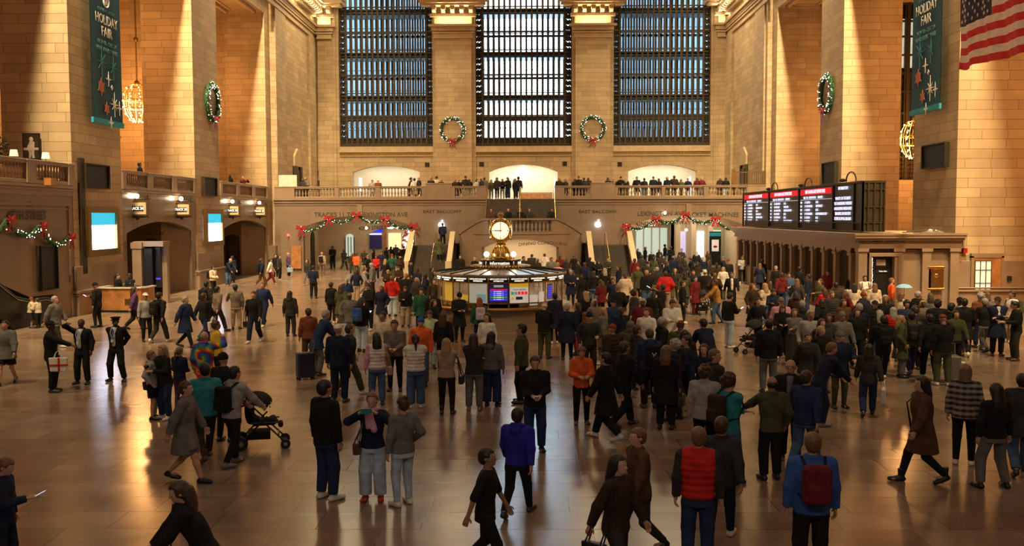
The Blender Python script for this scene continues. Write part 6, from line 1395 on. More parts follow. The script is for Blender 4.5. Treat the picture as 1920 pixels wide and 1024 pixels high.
# mode x y height heading sex pose top colour bottom colour hair haircolour skin [extras] | label     (heading 0 looks away from the camera, 90 to the right, 180 at the camera)
ROWS = '''
f 700 937 1.66 182 w photo sweater navy wide lightdenim bun lbr l scarf:pink phone:teal handbag:brown shoe:red | person in navy sweater and pink scarf holding up a green phone
f 757 948 1.66 318 w hip sweater grey slim lightdenim bun brn l phone:black shoe:white | person in fitted grey top and pale jeans with bun and white trainers
f 612 937 1.86 40 m stand jacket black straight darkblue short blk l shoe:white | person in black top and dark blue jeans standing left of the phone photographer
h 2 855 1.5 85 c phone jacket navy slim navy short lbr l phone:white | boy in dark jacket looking at a phone at the left picture edge
h 385 892 1.62 250 w lean coat black slim charcoal long brn l bag:black | person in long black coat bending forward at the bottom left
f 349 903 1.7 90 w walk coat grey shorts grey short brn l shoe:black | bare legged person in grey coat and black shoes behind the bending one
f 388 862 1.78 330 m walk jacket teal slim charcoal short blk l shoe:brown | person in teal jacket and brown boots left of the stroller pusher
f 436 873 1.76 35 m push hoodie lightgrey slim black short blk l backpack:black shoe:grey | person in pale grey hoodie pushing the nearest stroller
f 287 786 1.48 88 c pocket hoodie lightgrey shorts black short lbr l shoe:black | boy in pale grey hoodie and black shorts with bare legs
f 312 786 1.62 215 w hug jacket black straight darkblue long blo l bag:black | blonde person in black jacket hugging the boy in the grey hoodie
f 338 768 1.42 20 c front jacket navy slim purple pony lbr l | girl with ponytail in navy jacket and patterned leggings
f 386 768 1.78 8 m up hoodie blue straight orange none non l tiedye | bald person in rainbow tie dye hoodie with one arm raised
h 405 600 1.7 60 w stand jacket yellow slim black short brn m | person in bright yellow jacket just behind the tie dye hoodie
h 418 661 1.72 20 m stand jacket black slim black beanie black l | person in black beanie just beyond the stroller pusher
f 98 735 1.78 80 m point jacket black straight black cap black d shoe:charcoal tote:white | person in black with cap and large white gift bag
f 156 720 1.72 185 m salute suit black straight black none non d shirt:white tie:lightblue shoe:black | bald suited guard shading his eyes with one hand
f 220 715 1.74 185 m behind suit black straight black peaked black d shirt:white tie:blue mask:aqua shoe:black | suited guard in peaked cap with blue tie and face mask
f 14 721 1.72 170 w walk parka grey shorts black short blk l shoe:black | bare legged person in grey parka at the left picture edge
f 184 614 1.78 275 m phone jacket black slim black beanie black m phone:red bag:black shoe:black | person in black walking past the wooden desk with a phone
f 58 616 1.22 60 c hug puffer cream skirt black beanie red l shoe:black | child in red hat and cream jacket hugging beside the escalator
f 73 616 1.2 280 c hug puffer cream slim black short brn l | child in cream jacket hugging the one in a red hat
h 101 552 1.75 100 m walk parka grey straight charcoal short gry l | grey coated person walking past the escalator foot
f 266 562 1.76 120 m phone coat black straight black short blk l phone:black shoe:black | person in black coat with phone standing beside the tall screens
f 275 640 1.7 140 w stand sweater lightgrey slim black cap white m | person in pale grey top and white cap beyond the wooden desk
f 299 640 1.78 20 m walk jacket black straight charcoal short blk m backpack:black | person in black with dark pack beside the pale grey top
f 252 618 1.7 60 w walk jacket purple straight black long brn l | person in dark purple jacket in front of the wooden desk
f 348 652 1.76 100 m walk coat darkblue slim black short gry l | grey haired person in dark blue coat walking alone
f 383 640 1.74 30 m walk2 jacket black straight darkblue short brn m tote:white | person in black jacket carrying a white bag left of the brown sweater
f 400 555 1.66 110 w front puffer cream slim black short blk m backpack:black | person in cream jacket leaning at the pier plinth
f 427 537 1.78 120 m lean jacket navy straight denim none non l | bald person in navy leaning on the pier beside the track door
f 436 531 1.8 200 m stand jacket black straight black short blk d | person in black standing in the track doorway
f 389 610 1.78 20 m stand jacket charcoal slim black short blk m backpack:black | person with black pack left of the grey brown jacket
f 408 622 1.76 40 m walk jacket taupe straight charcoal short blk l | person in grey brown jacket striding near the left pier
f 443 618 1.74 350 m reach sweater taupe straight khaki short blk m shoe:black | person in brown sweater and khaki trousers reaching to the left
f 478 642 1.82 185 m walk jacket black straight navy short brn l bag:black | tall person in black walking toward us with a dark bag
f 495 612 1.8 190 m walk2 jacket darkblue straight navy short lbr l | person in bright blue jacket close behind the tall one in black
f 545 631 1.66 5 w stand hoodie charcoal straight charcoal long blk m | long haired person in charcoal standing alone in mid floor
f 490 537 1.78 50 m walk jacket navy straight brown short brn m backpack:black | person with dark pack at the corner of the left pier
f 507 533 1.7 80 w walk jacket white straight maroon short blk l | person in white and maroon hurrying by the left corner
f 524 525 1.72 100 w stand jacket charcoal slim black long blk l | person in charcoal waiting by the left corner
f 517 522 1.7 130 m stand coat black slim black short blk l | person in black coat at the left corner wall
f 541 520 1.78 60 m stand jacket purple straight black none non l tote:lightblue | bald person in dark purple jacket near the wooden cabinet
f 588 560 1.76 4 m stand tee navy straight black short blk l shoe:black | person in navy t-shirt with bare arms facing the left passage
f 577 535 1.7 200 w walk jacket charcoal straight grey long brn l | long haired person in charcoal left of the navy t-shirt
f 604 517 1.74 10 m stand jacket beige straight taupe none non l backpack:black | person in beige jacket with black backpack by the passage jamb
f 624 503 1.86 182 m front jacket black straight black short blk m shoe:black | tall person in black facing us in front of the left passage wall
f 645 508 1.76 30 m walk jacket black straight charcoal short blk m | person in black walking just right of the tall one in black
f 668 518 1.74 15 m walk jacket orange straight olive short brn m | person in orange vest entering the left passage
f 706 525 1.7 185 w front jacket red straight black long blk m | person in red jacket and black trousers before the left passage
f 725 502 1.74 8 m stand vest charcoal slim black short brn l | person in dark vest over pale sleeves inside the left passage
f 594 704 1.8 60 m lean parka darkblue straight grey short gry l shoe:charcoal suitcase:navy | grey haired person in blue and red parka with suitcase
h 578 577 1.68 340 w stand jacket rust straight brown short brn l handbag:maroon | person in rust jacket left of the blue and red parka
f 636 755 1.84 10 m stand jacket navy straight navy cap white l shoe:charcoal | tall person in navy with a white cap
f 655 740 1.76 60 m walk jacket charcoal straight olive short brn l shoe:white | person in charcoal walking behind the white cap
h 706 622 1.68 345 w phone vest white straight denim verylong blk m bag:beige | person in white quilted vest with very long black hair
h 740 598 1.78 182 m front sweater taupe slim black short brn l phone:white | person in taupe sweater facing us with clasped hands
f 678 660 1.76 20 w phone jacket black wide lightdenim long blk m phone:white backpack:blue | person in black jacket and pale wide jeans with blue backpack
f 693 620 1.82 215 m look jacket black straight navy short blk l phone:white | person in black looking down at a bright phone
f 640 612 1.68 10 w walk coat olive long_skirt olive long brn l bag:black | person in long olive coat with brown hair
f 622 606 1.68 20 w stand jacket black straight black short brn l | person in black beside the long olive coat
h 717 583 1.76 200 m stand sweater cream straight khaki short blk m | person in cream sweater with dark collar
f 780 765 1.68 350 w fold puffer white wide denim pony blk l shoe:white | person in white puffer jacket with black ponytail and wide jeans
h 789 594 1.76 182 m stand hoodie orange straight denim beanie blue l | person in orange sweatshirt and striped blue beanie
h 805 580 1.68 170 w look jacket lime straight lightdenim long brn l phone:black | person in pale green jacket right of the orange sweatshirt
h 831 582 1.68 10 w stand jacket black slim black verylong brn m | person in black with very long dark hair behind the blonde in beige
f 838 777 1.68 5 w fold sweater beige slim black long blo l handbag:black shoe:black | blonde person in beige sweatshirt black leggings and ankle boots
f 889 770 1.74 5 w fold jacket charcoal straight grey long brn l collar:cream shoe:tan | person in dark jacket with cream collar and brown hair
f 922 762 1.72 15 w stand hoodie grey wide darkblue long blk m shoe:black | person in grey blue hoodie and dark wide jeans right of the cream collar
h 899 557 1.68 350 w stand jacket green slim navy long red l backpack:lavender | red haired person in green with lavender backpack at the booth
h 913 586 1.68 200 w stand sweater white slim black long blk l | dark haired person in white behind the grey blue hoodie
f 861 641 1.72 160 w look coat black slim black beanie black l shoe:black phone:lavender | person in black beanie and long black coat at the booth
h 812 545 1.7 180 m stand suit black straight denim short blk d | person in black jacket at the left end of the booth
h 813 560 1.66 120 w stand jacket black slim black long brn l | long haired person in black left of the booth
f 978 756 1.86 280 m stand jacket olive straight black short blk l shoe:black | person in dark green jacket in profile before the booth
f 1003 846 1.78 175 m front jacket black straight darkblue short brn l phone:white shoe:black | person in open black jacket fiddling with something white
f 970 968 1.62 20 m walk hoodie royal slim black short blk l shoe:charcoal | person in royal blue top walking away in the foreground
h 909 832 1.6 100 c walk tee black slim black short blk m | boy in black t-shirt walking right in the foreground
h 1155 843 1.66 130 w walk jacket darkbrown straight charcoal long blk l bag:black | person in dark brown jacket at the bottom right of centre
h 1200 795 1.66 250 w walk jacket brown slim charcoal short lbr l | person in brown jacket half hidden behind the dark brown one
f 1090 795 1.64 175 c look jacket orange slim black short lbr l shoe:brown | boy in orange jacket looking down
f 1137 824 1.74 300 m walk coat black straight black short blk l shoe:white | person in black coat walking right of the orange jacket
f 1168 800 1.8 60 m walk2 jacket black straight black short brn m shoe:charcoal | person in black jacket hurrying beside the black coat
h 1020 565 1.74 20 m look jacket black straight olive balding wht l | white haired person in black bending over the booth counter
h 1040 548 1.74 340 w stand coat navy slim black short blk l | person in navy coat at the right end of the booth
f 1063 675 1.72 5 w stand coat navy slim black short gry l shoe:black tote:red | grey haired person in long navy coat with bright red tote bag
h 1082 567 1.64 280 w stand jacket navy slim brown bob brn l backpack:rust | person in navy with rust backpack beside the red tote
f 1218 765 1.8 355 m look hoodie darkblue straight black short brn l backpack:black shoe:charcoal | person in slate blue hoodie with black backpack bearing a white mark
f 1248 805 1.72 20 w stand coat black straight black long lbr l handbag:charcoal shoe:black | brown haired person in black coat beside the slate blue hoodie
f 1192 747 1.8 70 m walk hoodie charcoal straight charcoal short brn l shoe:white | person in charcoal with white soled shoes striding right
f 1212 690 1.76 200 m walk hoodie white straight grey short brn l | person in white hoodie walking behind the black backpack
f 1282 760 1.74 10 w stand coat darkbrown slim black long blk m | person in dark brown coat in the dense crowd right of the backpack
h 1322 683 1.76 30 m stand jacket lightgrey straight black curly brn l bag:black | curly haired person in pale shirt jacket seen from behind
h 1340 653 1.8 70 m turnr jacket charcoal straight black short lbr l | person with cropped hair looking right above the curly head
f 1366 906 1.8 60 m fold sweater teal straight denim curly brn l backpack:darkbrown shoe:black | person in teal sweatshirt with brown backpack
f 1445 900 1.72 350 m pointl jacket olive straight black balding blk m shoe:navy | balding person in olive jacket pointing to the left
f 1480 862 1.8 200 m stand suit black straight black balding gry l glasses:black shirt:grey shoe:brown | older person in black suit and glasses facing the olive jacket
h 1310 798 1.76 10 m stand vest red straight darkblue short lbr l shoe:white | person in bright red quilted vest in the foreground
f 1350 1016 1.72 20 w walk jacket charcoal slim navy short brn m shoe:white | person in charcoal jacket and navy jeans beside the red vest
h 1524 808 1.8 5 m stand jacket blue straight black short lbr l backpack:maroon | person in blue jacket with maroon backpack in the foreground
f 1440 737 1.82 5 m stand jacket black straight grey short blk l shoe:black | tall person in plain black jacket and grey trousers seen from behind
f 1488 686 1.66 182 w fold sweater grey long_skirt charcoal long lbr l | person in grey sweater and long dark skirt facing us
f 1466 672 1.64 190 w look jacket black slim black long brn l | person in black left of the grey sweater and long skirt
f 1433 612 1.7 330 w stand sweater cream wide denim long blo l | blonde person in cream sweater and blue jeans
f 1410 612 1.7 150 w talk coat darkbrown slim black long red l | red haired person in long brown coat facing the cream sweater
f 1366 652 1.82 60 m phone sweater black straight lightdenim short blk l phone:white | person in black sweater and pale jeans holding a white phone
f 1345 607 1.8 280 m push jacket mustard straight denim short brn m | person in mustard jacket pushing the stroller with a baby
f 1303 590 1.68 150 w stand coat maroon slim maroon short blk l | person in maroon beside the stroller with a baby
h 1372 508 1.8 185 m walk suit black straight black short brn m shirt:white | person in open black suit with white shirt walking toward us
f 1391 531 1.76 183 m look sweater lightgrey slim black short brn l shoe:white | person in pale grey sweatshirt walking beside the ticket windows
f 1240 620 1.76 300 m photo1 jacket black straight black short blk m phone:black | person in black raising a phone at arm's length
h 1332 597 1.74 330 m lean parka navy straight navy short blk m | person in navy bending over the second stroller
h 1280 525 1.74 100 m stand jacket black straight black short blk l | person in black suit facing right near the stroller
f 1576 703 1.76 175 m walk hoodie grey slim lightgrey beanie grey m shoe:white | person in grey hoodie and grey beanie walking toward us
f 1605 690 1.7 180 w stand jacket black straight black long brn l | dark haired person in black right of the grey beanie
f 1538 716 1.7 170 w walk jacket charcoal slim black long brn l shoe:white | person in charcoal left of the grey hoodie and beanie
f 1655 712 1.74 8 m walk jacket black slim black short blk m backpack:black shoe:white | person all in black with pack and white shoes
f 1707 702 1.76 5 m walk jacket olive straight darkblue short blk m backpack:charcoal shoe:grey | person in olive jacket and backpack walking away
f 1742 712 1.78 10 m walk2 jacket black straight black short blk m suitcase:grey | person in black pulling a large grey suitcase
f 1780 684 1.84 60 m walk jacket black slim black short blk l shoe:white | tall person in black striding right of the suitcase
f 1806 668 1.82 20 m walk2 coat black straight black short blk l | second tall person in black beside the bright patch of floor
f 1836 652 1.8 350 m stand jacket rust straight navy curly gry l shoe:black | grey haired person in rust jacket near the glazed door
f 1868 667 1.82 190 m fold coat navy straight black cap charcoal l shirt:white shoe:black | person in dark coat and flat cap gesturing near the glazed door
f 1895 642 1.76 260 m stand sweater white straight khaki short blk m backpack:olive | person in white top with olive backpack at the right
f 1904 676 1.78 280 m look jacket black straight charcoal short blk l phone:red shoe:brown | person in black jacket and brown shoes at the right picture edge
f 1806 872 1.76 30 w stand jacket grey slim black bob lbr l plaid shoe:white | person in plaid shirt jacket and black trousers at the right
f 1862 915 1.7 350 w wide sweater black straight grey long blk l shoe:black | person in black sweater and grey jeans beside the plaid jacket
f 1728 905 1.78 270 w walk coat brown slim black long blk l bag:black shoe:black | person in brown coat walking left at the right side
f 1627 780 1.6 20 w walk jacket charcoal straight darkblue long blk l tote:white | person in charcoal with a white bag and blue jeans
h 1536 640 1.74 80 m lean jacket navy straight navy short lbr l shoe:grey | person in navy jacket leaning right behind the dark suit
f 1912 890 1.74 20 m walk parka charcoal straight denim short blk l shoe:black | person in charcoal parka and blue jeans cut by the right picture edge
f 1508 880 1.74 40 m walk jacket darkblue straight denim short brn l shoe:grey | person in dark blue jacket right of the older suited person
h 1480 510 1.7 200 w front jacket denim straight denim short blk l tote:white | person in denim jacket and pink hat by the ticket windows
h 1500 499 1.78 60 m stand jacket black straight black short blk m | tall person in black at the ticket windows
h 1516 513 1.72 300 m stand jacket navy straight darkblue short blk m | person in navy at the ticket windows holding papers
h 1552 504 1.76 40 m walk jacket maroon straight black cap red l | person in red cap by the ticket windows
h 1430 486 1.72 60 m reach jacket black slim black short blk m | person in black reaching toward a ticket window
h 1598 513 1.7 200 w stand jacket black slim black long blk l | dark haired person in black left of the white top
h 1622 516 1.7 185 w fold sweater white slim black short blk m backpack:black | person in white top with dark sash before the customer service door
h 1602 530 1.68 10 w stand jacket cream slim black long blk l | person in cream with long black hair seen from behind
h 1640 530 1.66 8 w stand sweater cream straight black long lbr l | brown haired person in cream left of the white cap
h 1659 508 1.8 182 m phone jacket black straight black cap white m | person in black with a white cap before the customer service door
h 1697 512 1.72 200 w look coat black slim black long blk l phone:blue | dark haired person in black coat beside the gold letter box
h 1672 520 1.72 100 m stand sweater orange straight taupe short lbr l | person in orange with a blue umbrella near the white cap
h 1690 545 1.7 60 w walk jacket cream straight beige bob lbr l | person in cream jacket reading near the black coat
h 1582 560 1.68 170 w stand jacket brown slim black long brn l | person in brown with hands raised near the ticket line
'''
MISC_BALC = '''
262 309 -21.2 60 m stand jacket navy straight navy short blk m | person in navy leaning behind the balustrade near the left chandelier
433 333 -21.0 90 w stand jacket black slim black long blk m | dark haired person in black on the far left balcony
455 331 -21.0 120 m photo jacket maroon straight black none non l | bald person in maroon taking a picture on the far left balcony
'''
cnt = {}
def do_row(line, placef):
    a, label = [q.strip() for q in line.split('|')]; t = a.split(); return t, label
for line in ROWS.strip().splitlines():
    t, label = do_row(line, None); mode, px, py, hg, hd, sex, pose, top, tc, bot, bc, hair, hc, sk = t[:14]; ex = t[14:]
    px, py, hg = float(px), float(py), float(hg); x, y, z = place(mode, px, py, hg)
    if y > 26 and 'hug' not in label:
        for dd in (0, .3, -.3, .6, -.6, .9, -.9):
            if all((x*(y+dd)/y-a.location[0])**2+(y+dd-a.location[1])**2 > .3 for a, _ in ALLP): x, y = x*(y+dd)/y, y+dd; break
    tm = 'tie_dye' if 'tiedye' in ex else ('plaid' if 'plaid' in ex else None); sh = [e.split(':')[1] for e in ex if e.startswith('shoe:')]
    # the heading is measured against the line of sight, so that 0 shows the back
    hd = float(hd)
    r, s = person(x, y, z, hg, hd, sex, pose, top, tc, bot, bc, hair, hc, sk, label, topmat=tm, shoe=sh[0] if sh else None)
    for e in ex:
        if ':' in e and not e.startswith('shoe'): k, c = e.split(':'); add_extra(k, c, r, s, label)
for line in MISC_BALC.strip().splitlines():
    t, label = do_row(line, None); px, py, X, hd, sex, pose, top, tc, bot, bc, hair, hc, sk = t; x, y, zz = atX(float(px), float(py), float(X))
    person(x, y, 5.6, 1.72, float(hd), sex, pose, top, tc, bot, bc, hair, hc, sk, label)
# ---- the blurred crowd: head positions by zone
rnd = random.Random(21)
AVOID = [atZ(492, 838), atZ(1318, 590), atZ(1410, 662)]
used = set()
TC = [('black', 22), ('navy', 10), ('charcoal', 9), ('grey', 3), ('darkbrown', 6), ('olive', 3), ('maroon', 2), ('red', 1), ('cream', 1), ('denim', 1), ('taupe', 2), ('green', 1), ('white', 2), ('rust', 1), ('tan', 1), ('lightgrey', 1), ('darkblue', 2), ('pink', 1)]
WORD = dict(navy='navy', charcoal='charcoal', darkbrown='dark brown', darkblue='dark blue', lightgrey='pale grey', lightdenim='pale denim', denim='denim')
def pick(): 
    n = sum(w for _, w in TC); k = rnd.random()*n
    for c, w in TC:
        k -= w
        if k <= 0: return c
    return 'black'
HW = dict(blk='black', brn='brown', blo='blond', gry='grey', lbr='light brown', red='red')
def crowd(zone, pts, hd=None, level=None, poses=None, group=None):
    for p in pts:
        for tries in range(200):
            sex = 'w' if rnd.random() < .45 else 'm'; tc = pick(); bc = rnd.choice(['black', 'black', 'navy', 'denim', 'charcoal', 'grey', 'khaki', 'lightdenim', 'darkbrown', 'olive']); top = rnd.choice(['jacket', 'coat', 'puffer', 'sweater', 'hoodie', 'parka']); hair = rnd.choice(['long', 'bob', 'pony', 'long']) if sex == 'w' else rnd.choice(['short', 'short', 'cap', 'beanie', 'curly'])
            hc = rnd.choice(['blk', 'blk', 'brn', 'brn', 'lbr', 'blo', 'gry']); 
            if hair in ('cap', 'beanie'): hc = rnd.choice(['black', 'navy', 'grey', 'red', 'white'])
            key = (zone, tc, top, hair, hc)
            if key not in used: used.add(key); break
        hw = {'long': 'long %s hair', 'bob': '%s bobbed hair', 'pony': '%s ponytail', 'short': 'short %s hair', 'curly': 'curly %s hair', 'cap': '%s cap', 'beanie': '%s beanie'}[hair] % HW.get(hc, hc)
        bw = WORD.get(bc, bc); tw = WORD.get(tc, tc)
        label = 'person with %s in %s %s %s' % (hw, tw, {'puffer': 'puffer jacket'}.get(top, top), zone)
        hg = {'w': 1.66, 'm': 1.77}[sex]+rnd.uniform(-.05, .06)
        if level is None:
            x, y, z = atZ(p[0], p[1], hg)[:2]+(0,)
        else: Yb = level[1]+rnd.uniform(-.35, .35) if len(p) < 3 else p[2]; x, y, z = atY(p[0], 350, Yb)[0], Yb, level[0]
        if level is not None and len(p) > 3: z = p[3]
        ok = None
        for dd in (0, .4, -.4, .8, -.8, 1.2):
            q_ = (x*(y+dd)/y, y+dd)
            if all((q_[0]-v[0])**2+(q_[1]-v[1])**2 > .7 for v in AVOID) and all((q_[0]-a.location[0])**2+(q_[1]-a.location[1])**2 > .36 or abs(a.location[2]-z) > 1 for a, _ in ALLP) and (z > 1 or (q_[0] < 13.9 or q_[1] < 40.3) and math.hypot(q_[0]+.94, q_[1]-35.4) > 3 and (q_[1] < 65.8 or q_[1] < 72.4 and (q_[0] < -9 or q_[0] > 8.3) or -13 < q_[0] < -8.6 or 8.4 < q_[0] < 12.6 or q_[1] < 77 and -16.9 < q_[0] < -8.6 or q_[1] < 77 and 8.3 < q_[0] < 17 or abs(q_[0]-XC) < 2.5 and q_[1] < 70)): ok = q_; break
        if ok is None: continue
        x, y = ok
        ps = rnd.choice(poses or ['stand', 'walk', 'walk2', 'stride', 'pocket', 'look', 'phone', 'walk', 'talk'])
        h_ = hd if hd is not None else rnd.choice([0, 20, 180, 200, 160, 340, 90, 270, 185, 5])
        if not isinstance(h_, (int, float)): h_ = rnd.choice(h_)
        sk = rnd.choice('lllmmd'); person(x, y, z, hg, h_+rnd.uniform(-15, 15), sex, ps, top, tc, rnd.choice(['straight', 'slim', 'wide']), bc, hair, hc, sk, label, group)
crowd('inside the left passage', [(660, 473), (673, 462), (683, 468), (692, 460), (700, 467), (710, 459), (716, 470), (733, 462), (742, 458), (749, 466), (757, 461), (764, 470), (690, 478), (735, 476), (750, 480), (722, 484)])
crowd('left of the booth', [(683, 498), (698, 492), (728, 505), (735, 516), (748, 498), (762, 510), (770, 488), (783, 500), (781, 520), (798, 512), (808, 498), (815, 520), (668, 505), (650, 520), (715, 535), (760, 535), (790, 540), (655, 548)])
crowd('behind the information booth', [(863, 478), (982, 480), (997, 476), (1008, 484), (1021, 474), (1034, 482), (1050, 478), (1046, 490), (890, 482)])
crowd('near the right stair foot', [(1062, 484), (1076, 478), (1087, 486), (1096, 490), (1106, 482), (1122, 488), (1134, 502), (1140, 484), (1160, 496), (1070, 505), (1090, 512), (1112, 508), (1128, 524), (1148, 520), (1158, 534), (1172, 510)])
crowd('under the right passage arch', [(1184, 446), (1192, 441), (1205, 443), (1215, 440), (1222, 446), (1232, 450), (1240, 443), (1196, 466), (1210, 462), (1222, 470), (1236, 466), (1247, 458), (1258, 462), (1268, 455), (1278, 466), (1288, 458), (1297, 463), (1306, 470), (1318, 462), (1328, 470), (1342, 466), (1352, 462), (1363, 468)])
crowd('before the right passage', [(1190, 484), (1203, 478), (1214, 490), (1226, 480), (1238, 476), (1250, 488), (1262, 480), (1274, 474), (1284, 486), (1296, 482), (1308, 490), (1320, 480), (1331, 486), (1344, 492), (1356, 480), (1366, 486), (1196, 500), (1212, 506), (1232, 500), (1248, 508), (1266, 502), (1284, 508), (1300, 504), (1322, 506), (1340, 510), (1356, 500)])
crowd('right of the booth', [(1098, 545), (1115, 560), (1130, 575), (1105, 585), (1150, 560), (1165, 575), (1188, 540), (1180, 600), (1205, 560), (1225, 545), (1240, 590), (1260, 560), (1275, 600), (1290, 620), (1265, 640), (1300, 650), (1150, 600), (1320, 640)])
crowd('right of the two strollers', [(1395, 560), (1420, 555), (1450, 540), (1465, 555), (1492, 545), (1505, 560), (1520, 580), (1540, 560), (1555, 590), (1560, 545), (1540, 610), (1575, 620), (1515, 620)])
crowd('before the ticket office', [(1412, 480), (1425, 492), (1455, 498), (1465, 510), (1495, 520), (1538, 522), (1546, 538), (1567, 528), (1588, 542), (1575, 512), (1618, 545), (1612, 570), (1640, 560), (1660, 552), (1650, 580), (1675, 575), (1700, 560), (1716, 575), (1690, 590), (1730, 560), (1745, 548), (1758, 566), (1722, 545), (1770, 585)])
crowd('by the glazed door pier', [(1800, 556), (1792, 575), (1848, 560), (1852, 545)])
# east balcony, standing at the rail
NEARB = (5.6, 73.7); FARB = (5.6, 78)
crowd('at the left balcony end', [(568, 0, 73.6), (573, 0, 74.2)], [170, 190], NEARB)
crowd('before the left balcony arch', [(698, 0, 80), (709, 0, 79), (770, 0, 75), (777, 0, 74.4), (785, 0, 74)], [0, 180, 90], NEARB)
crowd('between the left balcony arches', [(808, 0, 73.8), (819, 0, 74.5), (827, 0, 74), (853, 0, 74), (860, 0, 74.6), (873, 0, 73.9), (880, 0, 75), (894, 0, 74), (903, 0, 73.8), (908, 0, 75)], [0, 180, 150, 210], NEARB)
crowd('at the balcony stair head', [(921, 0, 76), (932, 0, 73.4), (942, 0, 74), (952, 0, 73.6), (965, 0, 73.3), (972, 0, 74.2)], [0, 180, 60], NEARB)
crowd('right of the middle arch', [(1048, 0, 73.8), (1060, 0, 74), (1078, 0, 75), (1085, 0, 74), (1095, 0, 73.8), (1103, 0, 74.3), (1140, 0, 74), (1152, 0, 75), (1164, 0, 74)], [0, 180, 200], NEARB)
crowd('before the right balcony arch', [(1174, 0, 75), (1194, 0, 74), (1208, 0, 73.8), (1225, 0, 74.6), (1235, 0, 75), (1251, 0, 74), (1264, 0, 73.8), (1277, 0, 74.2), (1290, 0, 75)], [0, 180, 20], NEARB)
crowd('near the right balcony end', [(1307, 0, 74.5), (1316, 0, 74), (1350, 0, 75), (1361, 0, 74.2)], [0, 180, 200], NEARB)
# sitting on and climbing the stairs
for x, y, z, hd, st, args, lab in ((-2.5, 69.9, 3.4, 185, 'sit', ('jacket', 'brown', 'straight', 'black', 'short', 'brn', 'l'), 'person in brown sitting at the left end of the upper steps'),
        (-1.25, 69.6, 3.35, 180, 'sit', ('suit', 'black', 'straight', 'black', 'balding', 'gry', 'l'), 'person in dark suit sitting high above the clock'),
        (-.35, 69.6, 3.3, 180, 'sit', ('jacket', 'black', 'straight', 'charcoal', 'short', 'brn', 'm'), 'person in black sitting right of the clock finial'),
        (.3, 69.6, 3.3, 175, 'sit', ('jacket', 'charcoal', 'slim', 'black', 'long', 'brn', 'l'), 'long haired person sitting at the central handrail'),
        (1.95, 69.8, 3.35, 180, 'sit', ('jacket', 'black', 'straight', 'navy', 'short', 'blk', 'm'), 'person in black sitting at the right end of the upper steps'),
        (-4.55, 65.6, .1, 175, 'sit', ('jacket', 'black', 'straight', 'charcoal', 'short', 'blk', 'm'), 'person in black sitting at the foot of the left newel')):
    person(x, 70.1 if z > 1 else y, 3.55 if z > 1 else 0, 1.74, hd, 'm' if 'long' not in args else 'w', st, args[0], args[1], args[2], args[3], args[4], args[5], args[6], lab)
person(-6.2, 70.9, 2.1, 1.76, 5, 'm', 'walk', 'jacket', 'navy', 'straight', 'black', 'short', 'blk', 'm', 'person in navy near the top of the left stair flight')
person(-6.25, 68.6, .98, 1.72, 0, 'w', 'stride', 'coat', 'olive', 'slim', 'black', 'short', 'brn', 'l', 'person in long olive coat climbing the left stair flight')
# officers behind the desk
for x, y, hair, sk, lab in ((-18.75, 43.1, 'pony', 'l', 'officer in black uniform behind the desk facing right'), (-18.25, 43.3, 'short', 'd', 'bald officer in black uniform behind the desk beside the ponytail')):
    r, s = person(x, y, 0, 1.72, 100 if hair == 'pony' else 200, 'w' if hair == 'pony' else 'm', 'front', 'jacket', 'black', 'straight', 'black', hair, 'blk', sk, lab)
    b_ = MB().sphere((-.12, .15, 1.3), .03, 8, 5, (1, .4, 1.2)); o = b_.build('badge', 'gold', r)
# ---- strollers
def stroller(px, py, hd, label, col='black', baby=False):
    x, y, z = atZ(px, py); r = empty('stroller', (x, y, 0), -math.radians(hd), label, 'stroller'); m = MB()
    for e in (-.24, .24): m.tube([(e, -.45, 1.02), (e, -.2, .75), (e, .42, .12)], .016, 6); m.tube([(e, .1, .62), (e, -.38, .13)], .016, 6); m.tube([(e, -.2, .5), (e, .32, .5)], .014, 6)
    m.tube([(-.24, -.45, 1.02), (.24, -.45, 1.02)], .02, 6); m.tube([(-.24, .3, .27), (.24, .3, .27)], .014, 6); m.tube([(-.24, -.38, .13), (.24, -.38, .13)], .014, 6); m.build('frame', 'black_metal', r)
    f = Fld((-.3, -.5, .3), (.3, .6, 1.2), .02); f.cone((-.14, -.1, .5), (.14, -.1, .5), .08, .08, .05); f.cone((-.14, .2, .5), (.14, .2, .5), .07, .07, .05); f.ell((0, .05, .48), (.2, .25, .07), .04); f.ell((0, -.22, .7), (.2, .09, .26), .04); f.cone((-.1, .34, .42), (.1, .34, .42), .05, .05, .03); V, Q = f.mesh(); child('seat', np_mesh('seat', V, Q, 'cloth'), r, COL[col])
    f = Fld((-.32, -.45, .6), (.32, .4, 1.15), .016); f.ell((0, -.08, .78), (.24, .3, .28), .01); D1 = f.D.copy(); g = Fld((-.32, -.45, .6), (.32, .4, 1.15), .016); g.ell((0, -.05, .76), (.215, .275, .25), .01); f.D = np.maximum(D1, -g.D); f.cut(lambda X, Y, Z: .82-Z-(Y+.1)*.25+X*0); V, Q = f.mesh(); child('canopy', np_mesh('canopy', V, Q, 'cloth'), r, COL['charcoal'])
    child_b = MB().box(-.18, .18, -.25, .15, .18, .32).build('basket', 'cloth', r); child_b.color = (*COL['black'], 1)
    for e in (-.25, .25):
        for yy, rr in ((-.38, .13), (.42, .09)):
            w = MB().lathe([(rr*.75, e-.02), (rr, e-.02), (rr, e+.02), (rr*.75, e+.02)], (0, yy, rr), 18, 'x').build('wheel', 'rubber', r, smooth=True)
            hb = MB().lathe([(rr*.4, e-.022), (rr*.4, e+.022)], (0, yy, rr), 10, 'x')
            for k in range(5): a = 2*PI*k/5; hb.tube([(e, yy, rr), (e, yy+rr*.8*math.cos(a), rr+rr*.8*math.sin(a))], .008, 4)
            hb.build('hub', 'steel', w)
    return r, x, y
stroller(492, 838, 75, 'black stroller pushed by the person in pale grey hoodie')
